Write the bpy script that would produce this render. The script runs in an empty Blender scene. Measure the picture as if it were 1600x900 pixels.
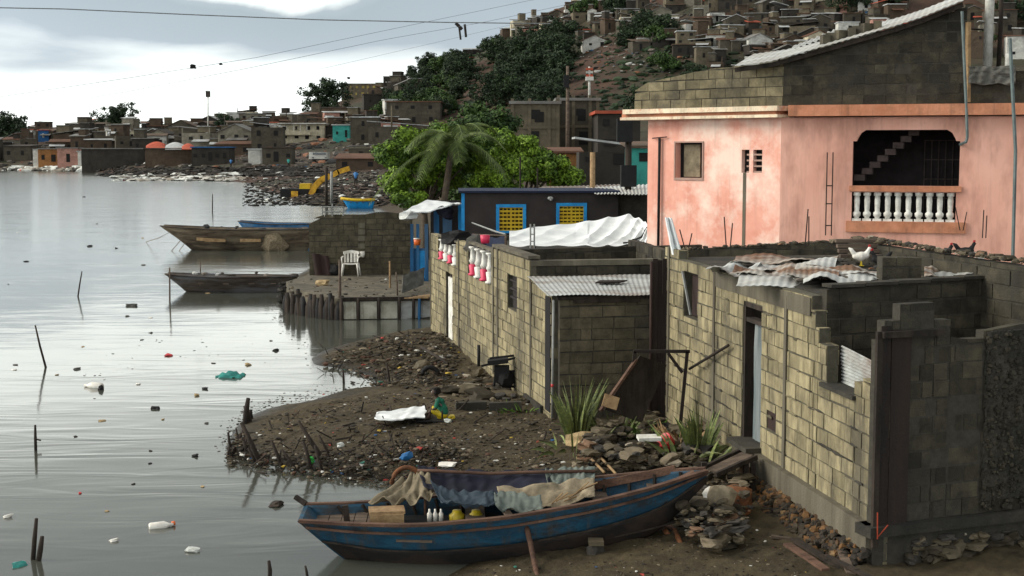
import bpy, math, random
import numpy as np
from mathutils import Vector, Matrix, noise
R = math.radians
rng = random.Random(7)
sc = bpy.context.scene
col = sc.collection
# ------------------------------------------------------------------ camera
F = 2198.0; CAMZ = 5.0; PITCH = math.atan((450 - 235) / F)
cam = bpy.data.cameras.new('camera'); cam.sensor_width = 36.0; cam.lens = 36.0 * F / 1600.0
cam.clip_start = 0.1; cam.clip_end = 9000
co = bpy.data.objects.new('camera', cam); col.objects.link(co)
co.location = (0, 0, CAMZ); co.rotation_euler = (R(90) - PITCH, 0, 0)
sc.camera = co
# ------------------------------------------------------------------ sun and sky
SUN_EL, SUN_AZ = R(30), R(-88)          # azimuth measured from +Y towards +X
sd = Vector((math.sin(SUN_AZ) * math.cos(SUN_EL), math.cos(SUN_AZ) * math.cos(SUN_EL), math.sin(SUN_EL)))
sl = bpy.data.lights.new('sun', 'SUN'); sl.energy = 2.5; sl.angle = R(28); sl.color = (1.0, .94, .82)
so = bpy.data.objects.new('sun', sl); col.objects.link(so); so.location = sd * 100
so.rotation_euler = (-sd).to_track_quat('-Z', 'Y').to_euler()
w = bpy.data.worlds.new('World'); sc.world = w; w.use_nodes = True
nt = w.node_tree; nt.nodes.clear(); N = nt.nodes.new; L = nt.links.new
out = N('ShaderNodeOutputWorld'); bg = N('ShaderNodeBackground'); bg.inputs[1].default_value = .1; L(bg.outputs[0], out.inputs[0])
sky = N('ShaderNodeTexSky'); sky.sky_type = 'NISHITA'; sky.sun_disc = False
sky.sun_elevation = SUN_EL; sky.sun_rotation = SUN_AZ % (2 * math.pi)
tc = N('ShaderNodeTexCoord'); sep = N('ShaderNodeSeparateXYZ'); L(tc.outputs['Generated'], sep.inputs[0])
def vmath(op, a, b=None):
    n = N('ShaderNodeMath'); n.operation = op
    for i, v in enumerate((a, b)):
        if v is None: continue
        if isinstance(v, (int, float)): n.inputs[i].default_value = v
        else: L(v, n.inputs[i])
    return n.outputs[0]
zc = vmath('MAXIMUM', sep.outputs[2], 0.0)
zz = vmath('ADD', zc, 0.22)
cx = vmath('DIVIDE', sep.outputs[0], zz); cy = vmath('DIVIDE', sep.outputs[1], zz)
cmb = N('ShaderNodeCombineXYZ'); L(cx, cmb.inputs[0]); L(cy, cmb.inputs[1]); cmb.inputs[2].default_value = 3.3
ns = N('ShaderNodeTexNoise'); ns.inputs['Scale'].default_value = 1.5; ns.inputs['Detail'].default_value = 7; ns.inputs['Roughness'].default_value = .47
ns.inputs['Distortion'].default_value = .35
L(cmb.outputs[0], ns.inputs['Vector'])
# elevation decides how bright the overcast is: white low down, grey blue above, then a bright band added just over the view to whiten the water; noise breaks it up
el = vmath('ADD', sep.outputs[2], vmath('MULTIPLY', vmath('SUBTRACT', ns.outputs['Fac'], .5), -.085))
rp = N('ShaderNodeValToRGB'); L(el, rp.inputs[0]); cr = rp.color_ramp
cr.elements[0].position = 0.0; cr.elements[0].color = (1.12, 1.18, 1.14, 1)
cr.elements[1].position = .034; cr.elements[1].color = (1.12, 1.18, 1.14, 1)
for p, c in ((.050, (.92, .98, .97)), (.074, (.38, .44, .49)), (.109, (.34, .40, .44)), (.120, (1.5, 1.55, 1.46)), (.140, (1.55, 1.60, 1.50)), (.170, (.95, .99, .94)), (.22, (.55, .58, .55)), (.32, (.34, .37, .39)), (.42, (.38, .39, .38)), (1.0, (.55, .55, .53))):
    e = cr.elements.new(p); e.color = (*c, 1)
# brighter cloud on the side where the sun stands
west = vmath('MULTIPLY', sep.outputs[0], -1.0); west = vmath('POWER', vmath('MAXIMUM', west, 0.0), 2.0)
# unseen sky behind the camera, brightened as added fill for surfaces facing it
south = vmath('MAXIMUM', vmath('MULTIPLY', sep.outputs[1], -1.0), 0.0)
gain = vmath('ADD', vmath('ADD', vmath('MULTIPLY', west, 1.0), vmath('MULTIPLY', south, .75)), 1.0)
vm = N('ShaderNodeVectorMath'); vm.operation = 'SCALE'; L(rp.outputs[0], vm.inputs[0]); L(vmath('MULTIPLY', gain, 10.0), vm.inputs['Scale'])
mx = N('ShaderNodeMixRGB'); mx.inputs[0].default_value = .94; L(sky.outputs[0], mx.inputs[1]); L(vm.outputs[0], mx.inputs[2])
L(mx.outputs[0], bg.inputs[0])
sc.view_settings.view_transform = 'Standard'; sc.view_settings.look = 'None'
sc.view_settings.exposure = .4; sc.view_settings.gamma = 1; sc.view_settings.use_curve_mapping = False
sc.cycles.max_bounces = 5; sc.cycles.use_denoising = True

# ------------------------------------------------------------------ pixel -> world helpers (world points are real places)
def ray(px, py):
    a = (px - 800) / F; b = (450 - py) / F
    c, s = math.cos(PITCH), math.sin(PITCH)
    return Vector((a, c + b * s, -s + b * c))
def P(px, py, z=0.0):
    d = ray(px, py); t = (z - CAMZ) / d.z
    return Vector((d.x * t, d.y * t, z))
def PD(px, py, Y):
    d = ray(px, py); t = Y / d.y
    return Vector((d.x * t, Y, CAMZ + d.z * t))
# ------------------------------------------------------------------ materials
MATS = {}
def mat(name, c, c2=None, sc_=3.0, rough=.85, bump=.3, bs=30.0, isl=0.0, metal=0.0, stain=None, stain_sc=.6, stain_amt=.5, detail=6, spec=.3, streak=False, contrast=(.35, .65), runs=0.0):
    m = bpy.data.materials.new(name); m.use_nodes = True; nt = m.node_tree; nt.nodes.clear()
    N = nt.nodes.new; L = nt.links.new
    o = N('ShaderNodeOutputMaterial'); b = N('ShaderNodeBsdfPrincipled'); L(b.outputs[0], o.inputs[0])
    b.inputs['Roughness'].default_value = rough; b.inputs['Metallic'].default_value = metal
    b.inputs['Specular IOR Level'].default_value = spec
    t = N('ShaderNodeTexCoord'); vec = t.outputs['Object']
    if streak:
        mp = N('ShaderNodeMapping'); mp.inputs['Scale'].default_value = streak if isinstance(streak, tuple) else (1, 1, .15); L(vec, mp.inputs[0]); vec2 = mp.outputs[0]
    else: vec2 = vec
    n1 = N('ShaderNodeTexNoise'); n1.inputs['Scale'].default_value = sc_; n1.inputs['Detail'].default_value = detail; n1.inputs['Roughness'].default_value = .65; L(vec2, n1.inputs['Vector'])
    c2 = c2 or tuple(x * .6 for x in c)
    r = N('ShaderNodeValToRGB'); r.color_ramp.elements[0].position = contrast[0]; r.color_ramp.elements[1].position = contrast[1]
    r.color_ramp.elements[0].color = (*c2, 1); r.color_ramp.elements[1].color = (*c, 1); L(n1.outputs['Fac'], r.inputs[0])
    colr = r.outputs[0]
    if stain:
        n2 = N('ShaderNodeTexNoise'); n2.inputs['Scale'].default_value = stain_sc; n2.inputs['Detail'].default_value = 5; n2.inputs['Roughness'].default_value = .7; L(vec2, n2.inputs['Vector'])
        r2 = N('ShaderNodeValToRGB'); r2.color_ramp.elements[0].position = .46; r2.color_ramp.elements[1].position = .62; L(n2.outputs['Fac'], r2.inputs[0])
        ml = N('ShaderNodeMath'); ml.operation = 'MULTIPLY'; ml.inputs[1].default_value = stain_amt; L(r2.outputs[0], ml.inputs[0])
        x = N('ShaderNodeMixRGB'); L(ml.outputs[0], x.inputs[0]); L(colr, x.inputs[1]); x.inputs[2].default_value = (*stain, 1); colr = x.outputs[0]
    if runs:
        mp2 = N('ShaderNodeMapping'); mp2.inputs['Scale'].default_value = (5, 5, .28); L(vec, mp2.inputs[0])
        n4 = N('ShaderNodeTexNoise'); n4.inputs['Scale'].default_value = 1.6; n4.inputs['Detail'].default_value = 6; n4.inputs['Roughness'].default_value = .7; L(mp2.outputs[0], n4.inputs['Vector'])
        r4 = N('ShaderNodeValToRGB'); r4.color_ramp.elements[0].position = .52; r4.color_ramp.elements[1].position = .70; L(n4.outputs['Fac'], r4.inputs[0])
        m4 = N('ShaderNodeMath'); m4.operation = 'MULTIPLY'; m4.inputs[1].default_value = runs; L(r4.outputs[0], m4.inputs[0])
        x4 = N('ShaderNodeMixRGB'); L(m4.outputs[0], x4.inputs[0]); L(colr, x4.inputs[1]); x4.inputs[2].default_value = (.06, .048, .035, 1); colr = x4.outputs[0]
    if isl:
        g = N('ShaderNodeNewGeometry'); mr = N('ShaderNodeMapRange'); mr.inputs['To Min'].default_value = 1 - isl; mr.inputs['To Max'].default_value = 1 + isl
        L(g.outputs['Random Per Island'], mr.inputs['Value'])
        h = N('ShaderNodeHueSaturation'); L(mr.outputs[0], h.inputs['Value']); L(colr, h.inputs['Color']); colr = h.outputs[0]
    L(colr, b.inputs['Base Color'])
    if bump:
        n3 = N('ShaderNodeTexNoise'); n3.inputs['Scale'].default_value = bs; n3.inputs['Detail'].default_value = 5; L(vec, n3.inputs['Vector'])
        bp = N('ShaderNodeBump'); bp.inputs['Strength'].default_value = bump; bp.inputs['Distance'].default_value = .02; L(n3.outputs['Fac'], bp.inputs['Height']); L(bp.outputs[0], b.inputs['Normal'])
    MATS[name] = m
    return m
def ramp_island(name, cols, rough=.8, spec=.3):
    """one colour per loose piece, picked from a list"""
    m = bpy.data.materials.new(name); m.use_nodes = True; nt = m.node_tree
    b = nt.nodes['Principled BSDF']; b.inputs['Roughness'].default_value = rough; b.inputs['Specular IOR Level'].default_value = spec
    g = nt.nodes.new('ShaderNodeNewGeometry'); r = nt.nodes.new('ShaderNodeValToRGB'); r.color_ramp.interpolation = 'CONSTANT'
    tot = sum(c[3] for c in cols); p = 0; e = r.color_ramp.elements
    for i, c in enumerate(cols):
        x = e[i] if i < 2 else e.new(min(p / tot, .999))
        x.position = min(p / tot, .999); x.color = (*c[:3], 1); p += c[3]
    t = nt.nodes.new('ShaderNodeTexCoord'); n = nt.nodes.new('ShaderNodeTexNoise'); n.inputs['Scale'].default_value = 9; n.inputs['Detail'].default_value = 5
    nt.links.new(t.outputs['Object'], n.inputs['Vector'])
    mr = nt.nodes.new('ShaderNodeMapRange'); mr.inputs['To Min'].default_value = .45; mr.inputs['To Max'].default_value = 1.45; nt.links.new(n.outputs['Fac'], mr.inputs[0])
    h = nt.nodes.new('ShaderNodeHueSaturation'); nt.links.new(mr.outputs[0], h.inputs['Value']); nt.links.new(r.outputs[0], h.inputs['Color'])
    nt.links.new(g.outputs['Random Per Island'], r.inputs[0]); nt.links.new(h.outputs[0], b.inputs['Base Color'])
    bp = nt.nodes.new('ShaderNodeBump'); bp.inputs['Strength'].default_value = .4; nt.links.new(n.outputs['Fac'], bp.inputs['Height']); nt.links.new(bp.outputs[0], b.inputs['Normal'])
    MATS[name] = m; return m

# ------------------------------------------------------------------ mesh collector
_ico = None
def ico():
    global _ico
    if _ico is None:
        import bmesh
        b = bmesh.new(); bmesh.ops.create_icosphere(b, subdivisions=2, radius=1)
        _ico = ([v.co.copy() for v in b.verts], [[v.index for v in f.verts] for f in b.faces]); b.free()
    return _ico
_ico1 = None
def ico1():
    global _ico1
    if _ico1 is None:
        import bmesh
        b = bmesh.new(); bmesh.ops.create_icosphere(b, subdivisions=1, radius=1)
        _ico1 = ([v.co.copy() for v in b.verts], [[v.index for v in f.verts] for f in b.faces]); b.free()
    return _ico1
class MB:
    def __init__(s): s.v = []; s.f = []; s.m = []; s.mi = 0; s.smooth = False; s.sm = []
    def add(s, vs, fs):
        n = len(s.v); s.v += [tuple(v) for v in vs]
        for f in fs: s.f.append([n + i for i in f]); s.m.append(s.mi); s.sm.append(s.smooth)
    def hexa(s, b, t):
        s.add(list(b) + list(t), [(0, 3, 2, 1), (4, 5, 6, 7), (0, 1, 5, 4), (1, 2, 6, 5), (2, 3, 7, 6), (3, 0, 4, 7)]); return s
    def box(s, c, d, rz=0, rx=0, ry=0):
        c = Vector(c); M = Matrix.Rotation(rz, 3, 'Z') @ Matrix.Rotation(ry, 3, 'Y') @ Matrix.Rotation(rx, 3, 'X')
        h = [x / 2 for x in d]
        q = [c + M @ Vector((sx * h[0], sy * h[1], sz * h[2])) for sz in (-1, 1) for sx, sy in ((-1, -1), (1, -1), (1, 1), (-1, 1))]
        return s.hexa(q[:4], q[4:])
    def beam(s, a, b, w, h, up=(0, 0, 1)):
        a, b = Vector(a), Vector(b); d = (b - a).normalized(); u = Vector(up)
        if abs(d.dot(u)) > .97: u = Vector((0, 1, 0))
        x = d.cross(u).normalized(); y = x.cross(d)
        q = [p + x * (i * w / 2) + y * (j * h / 2) for p in (a, b) for i, j in ((-1, -1), (1, -1), (1, 1), (-1, 1))]
        return s.hexa(q[:4], q[4:])
    def tube(s, pts, r, n=8, cap=True):
        pts = [Vector(p) for p in pts]
        if not hasattr(r, '__len__'): r = [r] * len(pts)
        rings = []; prev = None
        for i, p in enumerate(pts):
            d = (pts[min(i + 1, len(pts) - 1)] - pts[max(i - 1, 0)]).normalized()
            u = Vector((0, 0, 1)) if abs(d.z) < .95 else Vector((0, 1, 0))
            x = d.cross(u).normalized(); y = x.cross(d)
            if prev is not None and x.dot(prev) < 0: x, y = -x, -y
            prev = x
            rings.append([p + (x * math.cos(k * 2 * math.pi / n) + y * math.sin(k * 2 * math.pi / n)) * r[i] for k in range(n)])
        vs = [v for g in rings for v in g]; fs = []
        for i in range(len(pts) - 1):
            for k in range(n): fs.append((i * n + k, i * n + (k + 1) % n, (i + 1) * n + (k + 1) % n, (i + 1) * n + k))
        if cap: fs.append(tuple(range(n))[::-1]); fs.append(tuple((len(pts) - 1) * n + k for k in range(n)))
        o = s.smooth; s.smooth = n > 5; s.add(vs, fs); s.smooth = o; return s
    def lathe(s, c, prof, n=14, axis=(0, 0, 1)):
        c = Vector(c); q = Vector((0, 0, 1)).rotation_difference(Vector(axis)); vs = []; fs = []
        for z, r in prof:
            for k in range(n):
                a = k * 2 * math.pi / n; vs.append(c + q @ Vector((r * math.cos(a), r * math.sin(a), z)))
        m = len(prof)
        for i in range(m - 1):
            for k in range(n): fs.append((i * n + k, i * n + (k + 1) % n, (i + 1) * n + (k + 1) % n, (i + 1) * n + k))
        fs.append(tuple(range(n))[::-1]); fs.append(tuple((m - 1) * n + k for k in range(n)))
        o = s.smooth; s.smooth = True; s.add(vs, fs); s.smooth = o; return s
    def rock(s, c, d, seed=None, rough=.3, rz=None, lo=False):
        r = rng if seed is None else random.Random(seed)
        vs, fs = ico1() if lo else ico(); o = Vector((r.random() * 50, r.random() * 50, r.random() * 50)); rot = Matrix.Rotation(r.random() * 6.3 if rz is None else rz, 3, 'Z') @ Matrix.Rotation(r.uniform(-.4, .4), 3, 'X')
        c = Vector(c); q = []
        for v in vs:
            k = 1 + rough * 2 * noise.noise(v * 1.3 + o)
            v = Vector([max(-.72, min(.72, x)) * 1.25 for x in v]) * k
            q.append(c + rot @ Vector((v.x * d[0] / 2, v.y * d[1] / 2, v.z * d[2] / 2)))
        s.add(q, fs); return s
    def grid(s, fn, nu, nv, th=0.0, cu=False):
        """surface fn(u,v)->point, thickened downwards along its normal"""
        g = [[Vector(fn(i / nu, j / nv)) for j in range(nv + 1)] for i in range(nu + 1)]
        top = [p for row in g for p in row]; W = nv + 1
        fs = [(i * W + j, (i + 1) * W + j, (i + 1) * W + j + 1, i * W + j + 1) for i in range(nu) for j in range(nv)]
        if th:
            nor = []
            for i in range(nu + 1):
                for j in range(nv + 1):
                    a = g[min(i + 1, nu)][j] - g[max(i - 1, 0)][j]; b = g[i][min(j + 1, nv)] - g[i][max(j - 1, 0)]
                    n = a.cross(b); nor.append(n.normalized() if n.length > 1e-9 else Vector((0, 0, 1)))
            bot = [p - n * th for p, n in zip(top, nor)]; K = len(top)
            fs += [(K + d, K + c, K + b, K + a) for a, b, c, d in fs]
            rim = [i * W for i in range(nu + 1)] + [nu * W + j for j in range(1, W)] + [i * W + nv for i in range(nu - 1, -1, -1)] + [j for j in range(nv - 1, 0, -1)]
            for k in range(len(rim)):
                a, b = rim[k], rim[(k + 1) % len(rim)]; fs.append((a, a + K, b + K, b))
            top = top + bot
        s.add(top, fs); return s
    def build(s, name, mats, parent=None, loc=None):
        if not isinstance(mats, (list, tuple)): mats = [mats]
        o0 = Vector(parent.get('_o', (0, 0, 0))) if parent is not None else Vector(loc if loc is not None else (sum(v[0] for v in s.v) / len(s.v), sum(v[1] for v in s.v) / len(s.v), min(v[2] for v in s.v)))
        me = bpy.data.meshes.new(name)
        me.from_pydata([(v[0] - o0[0], v[1] - o0[1], v[2] - o0[2]) for v in s.v], [], s.f)
        for m in mats: me.materials.append(MATS[m] if isinstance(m, str) else m)
        me.polygons.foreach_set('material_index', s.m); me.polygons.foreach_set('use_smooth', s.sm); me.update()
        o = bpy.data.objects.new(name, me); col.objects.link(o)
        if parent is not None: o.parent = parent; o['_o'] = tuple(parent.get('_o', (0, 0, 0)))
        else: o.location = o0; o['_o'] = tuple(o0)
        return o
def tag(o, label, cat, group=None):
    o['label'] = label; o['category'] = cat
    if group: o['group'] = group
    return o
def thing(name, loc, label, cat, group=None):
    o = bpy.data.objects.new(name, None); col.objects.link(o); o.location = loc; o['_o'] = tuple(loc); o.empty_display_size = .3
    return tag(o, label, cat, group)
def struct(o, kind='structure'): o['kind'] = kind; return o
def dup(root, loc, rz=0, s=1.0, label=None, group=None):
    def cp(o, par):
        c = o.copy(); col.objects.link(c)
        if par is not None: c.parent = par
        for ch in kids.get(o.name, []): cp(ch, c)
        return c
    kids = {}
    for o in root.children_recursive: kids.setdefault(o.parent.name, []).append(o)
    c = cp(root, None); c.location = loc; c.rotation_euler = (0, 0, rz); c.scale = (s, s, s) if not hasattr(s, '__len__') else s
    if label: c['label'] = label
    if group: c['group'] = group
    return c
def sstep(a, b, x):
    t = np.clip((x - a) / (b - a), 0, 1); return t * t * (3 - 2 * t)
# ------------------------------------------------------------------ materials used
mat('plaster_red', (.35, .05, .02), None, 4, .7, 0)
mat('mud_', (.115, .092, .062), (.05, .04, .028), 1.3, .8, .8, 14, stain=(.03, .026, .02), stain_sc=.5, stain_amt=.75, detail=12)
mat('block_mid', (.20, .172, .105), (.10, .086, .052), 4, .9, .5, 60, isl=.3, stain=(.05, .045, .035), stain_sc=.9, stain_amt=.8)
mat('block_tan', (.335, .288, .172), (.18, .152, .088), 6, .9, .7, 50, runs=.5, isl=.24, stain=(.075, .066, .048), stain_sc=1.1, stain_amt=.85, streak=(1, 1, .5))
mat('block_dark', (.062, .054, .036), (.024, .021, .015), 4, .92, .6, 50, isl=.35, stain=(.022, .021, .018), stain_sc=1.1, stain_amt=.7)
mat('block_grey', (.115, .097, .062), (.055, .046, .030), 4, .92, .5, 50, isl=.22, stain=(.045, .042, .035), stain_sc=.7, stain_amt=.6)
mat('mortar_dark', (.055, .05, .04), None, 8, .95, .4, 40)
mat('mortar_tan', (.10, .092, .066), (.05, .045, .033), 5, .95, .4, 40)
mat('concrete', (.16, .142, .105), (.08, .07, .05), 2.5, .9, .5, 40, runs=.6, stain=(.045, .04, .032), stain_sc=.9, stain_amt=.65, streak=True)
mat('concrete_dark', (.062, .055, .042), (.024, .022, .018), 2.5, .9, .6, 30, stain=(.018, .018, .016), stain_sc=.8, stain_amt=.7)
mat('plaster_pink', (.78, .41, .32), (.66, .28, .21), 1.6, .85, .15, 40, runs=.14, stain=(.86, .72, .62), stain_sc=.7, stain_amt=.7, contrast=(.3, .7))
mat('plaster_salmon', (.80, .45, .355), (.70, .36, .275), 1.3, .85, .15, 40, runs=.16, stain=(.30, .13, .09), stain_sc=.8, stain_amt=.5, streak=(1, 1, .4))
mat('trim_orange', (.60, .26, .15), (.44, .17, .09), 3, .8, .15, 40, runs=.4, stain=(.2, .1, .06), stain_sc=2, stain_amt=.4)
mat('trim_cream', (.80, .68, .50), (.55, .30, .20), 4, .8, .2, 40, runs=.4, contrast=(.35, .5), stain=(.2, .14, .1), stain_sc=2, stain_amt=.4)
mat('plaster_greypink', (.42, .27, .22), (.30, .2, .165), 2, .85, .15, 40)
mat('white_paint', (.78, .77, .72), (.5, .48, .43), 6, .6, .15, 40)
mat('white_plastic', (.82, .80, .74), (.6, .56, .5), 6, .4, 0, spec=.5)
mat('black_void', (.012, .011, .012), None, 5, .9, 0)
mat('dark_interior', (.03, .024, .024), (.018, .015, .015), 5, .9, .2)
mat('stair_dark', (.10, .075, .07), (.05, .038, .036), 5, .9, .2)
mat('rust_dark', (.026, .017, .013), (.011, .008, .007), 4, .8, .4, 30, streak=True)
mat('rust_brown', (.045, .022, .018), (.022, .012, .010), 2.5, .75, .3, 30, streak=True)
mat('rust_orange', (.22, .085, .032), (.075, .035, .02), 5, .85, .3, 30)
mat('zinc', (.50, .52, .51), (.28, .29, .28), 3, .55, .1, 30, metal=.15, stain=(.16, .085, .045), stain_sc=1.2, stain_amt=.6, streak=(.3, 1, 1))
mat('zinc_rusty', (.42, .40, .36), (.17, .10, .06), 2.0, .65, .15, 30, stain=(.13, .05, .02), stain_sc=1.4, stain_amt=.85, contrast=(.42, .55), streak=(.3, 1, 1))
mat('zinc_white', (.56, .58, .57), (.30, .30, .28), 3, .5, .1, 30, stain=(.25, .17, .11), stain_sc=1.0, stain_amt=.35, streak=(.3, 1, 1))
mat('door_steel', (.15, .18, .19), (.08, .10, .105), 3, .6, .15, 30, stain=(.28, .29, .28), stain_sc=1.5, stain_amt=.5, streak=True)
mat('wood_dark', (.040, .029, .022), (.014, .011, .009), 6, .9, .6, 25, streak=(1, 1, .2), isl=.3)
mat('wood_grey', (.135, .10, .075), (.05, .036, .027), 7, .88, .6, 25, streak=(.15, 1, 1), isl=.25)
mat('wood_brown', (.13, .072, .048), (.05, .026, .018), 7, .85, .5, 25, streak=(.15, 1, 1), isl=.2)
mat('wood_tan', (.34, .23, .12), (.18, .11, .055), 6, .85, .4, 25, isl=.2)
mat('hull_blue', (.011, .085, .155), (.006, .038, .07), 3.5, .6, .4, 20, streak=(.25, 1, 1), stain=(.022, .020, .018), stain_sc=3.6, stain_amt=.9, spec=.35, runs=.85, contrast=(.42, .58))
mat('hull_black', (.016, .014, .013), (.008, .007, .007), 3, .7, .4, 18, stain=(.055, .033, .022), stain_sc=3.5, stain_amt=.5, streak=(.3, 1, 1))
mat('hull_grey', (.14, .105, .07), (.035, .026, .019), 4, .9, .6, 20, streak=(.25, 1, 2.0), stain=(.24, .20, .14), stain_sc=1.8, stain_amt=.5)
mat('hull_brown', (.08, .062, .048), (.03, .023, .019), 4, .9, .6, 20, streak=(.25, 1, 2.0), stain=(.14, .15, .17), stain_sc=1.8, stain_amt=.5)
mat('blue_bright', (.02, .30, .68), (.012, .20, .48), 4, .6, .1, 30)
mat('blue_mid', (.02, .13, .30), (.012, .07, .17), 3, .7, .2, 30, stain=(.15, .2, .25), stain_sc=2.5, stain_amt=.4, streak=True)
mat('blue_dark', (.012, .02, .055), None, 4, .7, .1, 30)
mat('charcoal', (.048, .040, .038), (.034, .028, .027), 2, .9, .2, 50)
mat('yellow', (.62, .43, .02), (.45, .28, .015), 4, .6, .1, 30)
mat('yellow_machine', (.62, .36, .025), (.36, .18, .015), 3, .6, .2, 20)
mat('cloth_navy', (.015, .016, .030), (.009, .010, .018), 3, .95, .3, 120)
mat('cloth_teal', (.055, .075, .095), (.025, .038, .05), 4, .95, .3, 120, stain=(.03, .045, .06), stain_sc=2, stain_amt=.5)
mat('cloth_sage', (.19, .21, .18), (.09, .11, .10), 4, .95, .3, 120)
mat('cloth_tan', (.34, .28, .19), (.17, .14, .095), 5, .95, .35, 120, stain=(.1, .08, .06), stain_sc=3, stain_amt=.5)
mat('cloth_beige', (.24, .20, .135), (.11, .09, .06), 5, .95, .35, 120)
mat('tarp_white', (.80, .82, .82), (.62, .65, .66), 1.5, .55, .2, 20, spec=.4)
mat('tarp_grey', (.14, .135, .12), (.07, .068, .06), 3, .9, .3, 20)
mat('plastic_red', (.55, .03, .035), (.4, .02, .025), 4, .45, 0, spec=.5)
mat('plastic_pinkred', (.65, .03, .10), (.5, .02, .07), 4, .5, 0, spec=.5)
mat('plastic_teal', (.01, .25, .21), (.008, .13, .12), 9, .35, .3, 20, spec=.5)
mat('plastic_green', (.03, .45, .06), None, 4, .35, 0, spec=.5)
mat('plastic_blue', (.02, .16, .42), None, 4, .45, 0, spec=.5)
mat('plastic_orange', (.85, .16, .02), None, 4, .45, 0, spec=.5)
mat('plastic_yellow', (.7, .52, .02), None, 4, .45, 0, spec=.5)
mat('plastic_clear', (.55, .57, .53), (.35, .36, .33), 12, .3, .2, 30, spec=.6)
mat('black_matte', (.012, .012, .013), None, 5, .8, .3, 30)
mat('net', (.28, .22, .14), (.10, .08, .055), 14, .95, .8, 60)
mat('foam_tan', (.42, .32, .18), (.26, .18, .09), 6, .9, .6, 30)
mat('skin', (.06, .033, .022), None, 4, .6, 0)
mat('hair', (.01, .008, .007), None, 4, .9, .3)
mat('shirt_green', (.02, .16, .10), None, 4, .9, .1)
mat('shirt_pink', (.22, .13, .14), None, 4, .9, .1)
mat('sansevieria', (.21, .23, .075), (.07, .10, .04), 9, .55, .1, 30, isl=.45, streak=(1, 1, 3))
mat('grass_leaf', (.12, .21, .03), (.06, .12, .02), 6, .7, 0, isl=.4)
mat('bark', (.09, .07, .05), (.04, .03, .022), 6, .95, .6, 20)
mat('board_white', (.52, .50, .42), (.36, .34, .28), 3, .8, .3, 20, runs=.5, stain=(.16, .14, .1), stain_sc=2, stain_amt=.5)
mat('leaf_bright', (.16, .26, .016), (.04, .085, .010), 1.1, .6, 0, isl=.5, detail=3)
mat('leaf_mid', (.045, .085, .014), (.018, .042, .009), .8, .65, 0, isl=.45, detail=3)
mat('leaf_dark', (.024, .044, .015), (.010, .021, .009), .35, .75, 0, isl=.5, detail=3)
mat('leaf_palm', (.12, .16, .04), (.05, .08, .022), 2, .55, 0, isl=.4)
mat('steel_grey', (.28, .29, .28), (.17, .17, .16), 5, .6, .1, 30)
mat('pipe_teal', (.13, .17, .17), (.08, .1, .1), 5, .6, .1, 30)
mat('glass_dark', (.04, .05, .055), (.02, .025, .03), 3, .15, 0, spec=.6)
mat('wire', (.20, .21, .22), None, 5, .7, 0)
ramp_island('litter', [(.058, .046, .029, 34), (.022, .018, .012, 34), (.10, .078, .05, 14), (.2, .16, .11, 5), (.55, .54, .5, 2.6), (.09, .045, .028, 5), (.02, .08, .2, .5), (.35, .05, .04, .4), (.4, .28, .04, .5), (.04, .16, .12, .4)])
ramp_island('rubble_stone', [(.095, .076, .048, 30), (.045, .036, .024, 28), (.15, .12, .08, 10), (.045, .04, .035, 15), (.30, .26, .2, 5), (.17, .10, .06, 4)])
ramp_island('rubble_orange', [(.13, .066, .024, 20), (.075, .042, .02, 22), (.05, .038, .025, 28), (.19, .12, .055, 4), (.025, .02, .015, 28)])
ramp_island('rubble_black', [(.010, .009, .007, 40), (.02, .016, .012, 24), (.04, .032, .024, 7), (.35, .35, .33, .9)])
ramp_island('litter_white', [(.65, .66, .62, 30), (.42, .40, .36, 18), (.25, .22, .18, 14), (.5, .12, .1, 2), (.1, .09, .08, 20)])
ramp_island('junk_far', [(.07, .06, .05, 30), (.14, .12, .1, 18), (.45, .45, .42, 6), (.20, .09, .05, 6), (.03, .03, .03, 18), (.03, .1, .2, 2)])
# ------------------------------------------------------------------ terrain
shore_px = [(640, 1400), (668, 960), (690, 905), (735, 880), (700, 845), (668, 800), (652, 772), (636, 750), (600, 748), (560, 746), (520, 741), (480, 734), (440, 728), (400, 722), (362, 716), (352, 700),
            (366, 672), (384, 652), (420, 638), (480, 628), (530, 612), (575, 607), (604, 604), (590, 592), (560, 582), (525, 574), (492, 570), (486, 560), (506, 548),
            (540, 538), (580, 528), (628, 519), (672, 511), (676, 499), (600, 498), (535, 499), (475, 492), (448, 480), (440, 462), (446, 440), (486, 418), (500, 395),
            (545, 372), (600, 350), (605, 335), (590, 327), (560, 323), (520, 322), (485, 321), (458, 316), (432, 303), (405, 297), (392, 287), (360, 284), (290, 281), (230, 277), (170, 271), (150, 268), (0, 266.0)]
shore = [tuple(P(a, b, 0).xy) for a, b in shore_px] + [(-400, 400), (-900, 480), (-2500, 900), (-2500, 4000), (4000, 4000), (4000, -200), (-.6, -200)]
SH = np.array(shore)
def sdist(x, y):
    """signed distance to the shoreline, land positive"""
    x = np.asarray(x, float); y = np.asarray(y, float); best = np.full(x.shape, 1e9); ins = np.zeros(x.shape, bool)
    n = len(SH)
    for i in range(n):
        ax, ay = SH[i]; bx, by = SH[(i + 1) % n]; dx, dy = bx - ax, by - ay
        t = np.clip(((x - ax) * dx + (y - ay) * dy) / (dx * dx + dy * dy + 1e-9), 0, 1)
        best = np.minimum(best, (x - ax - t * dx) ** 2 + (y - ay - t * dy) ** 2)
        if ay != by:
            c = ((ay > y) != (by > y)) & (x < (bx - ax) * (y - ay) / (by - ay) + ax); ins ^= c
    d = np.sqrt(best); return np.where(ins, d, -d)
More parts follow.
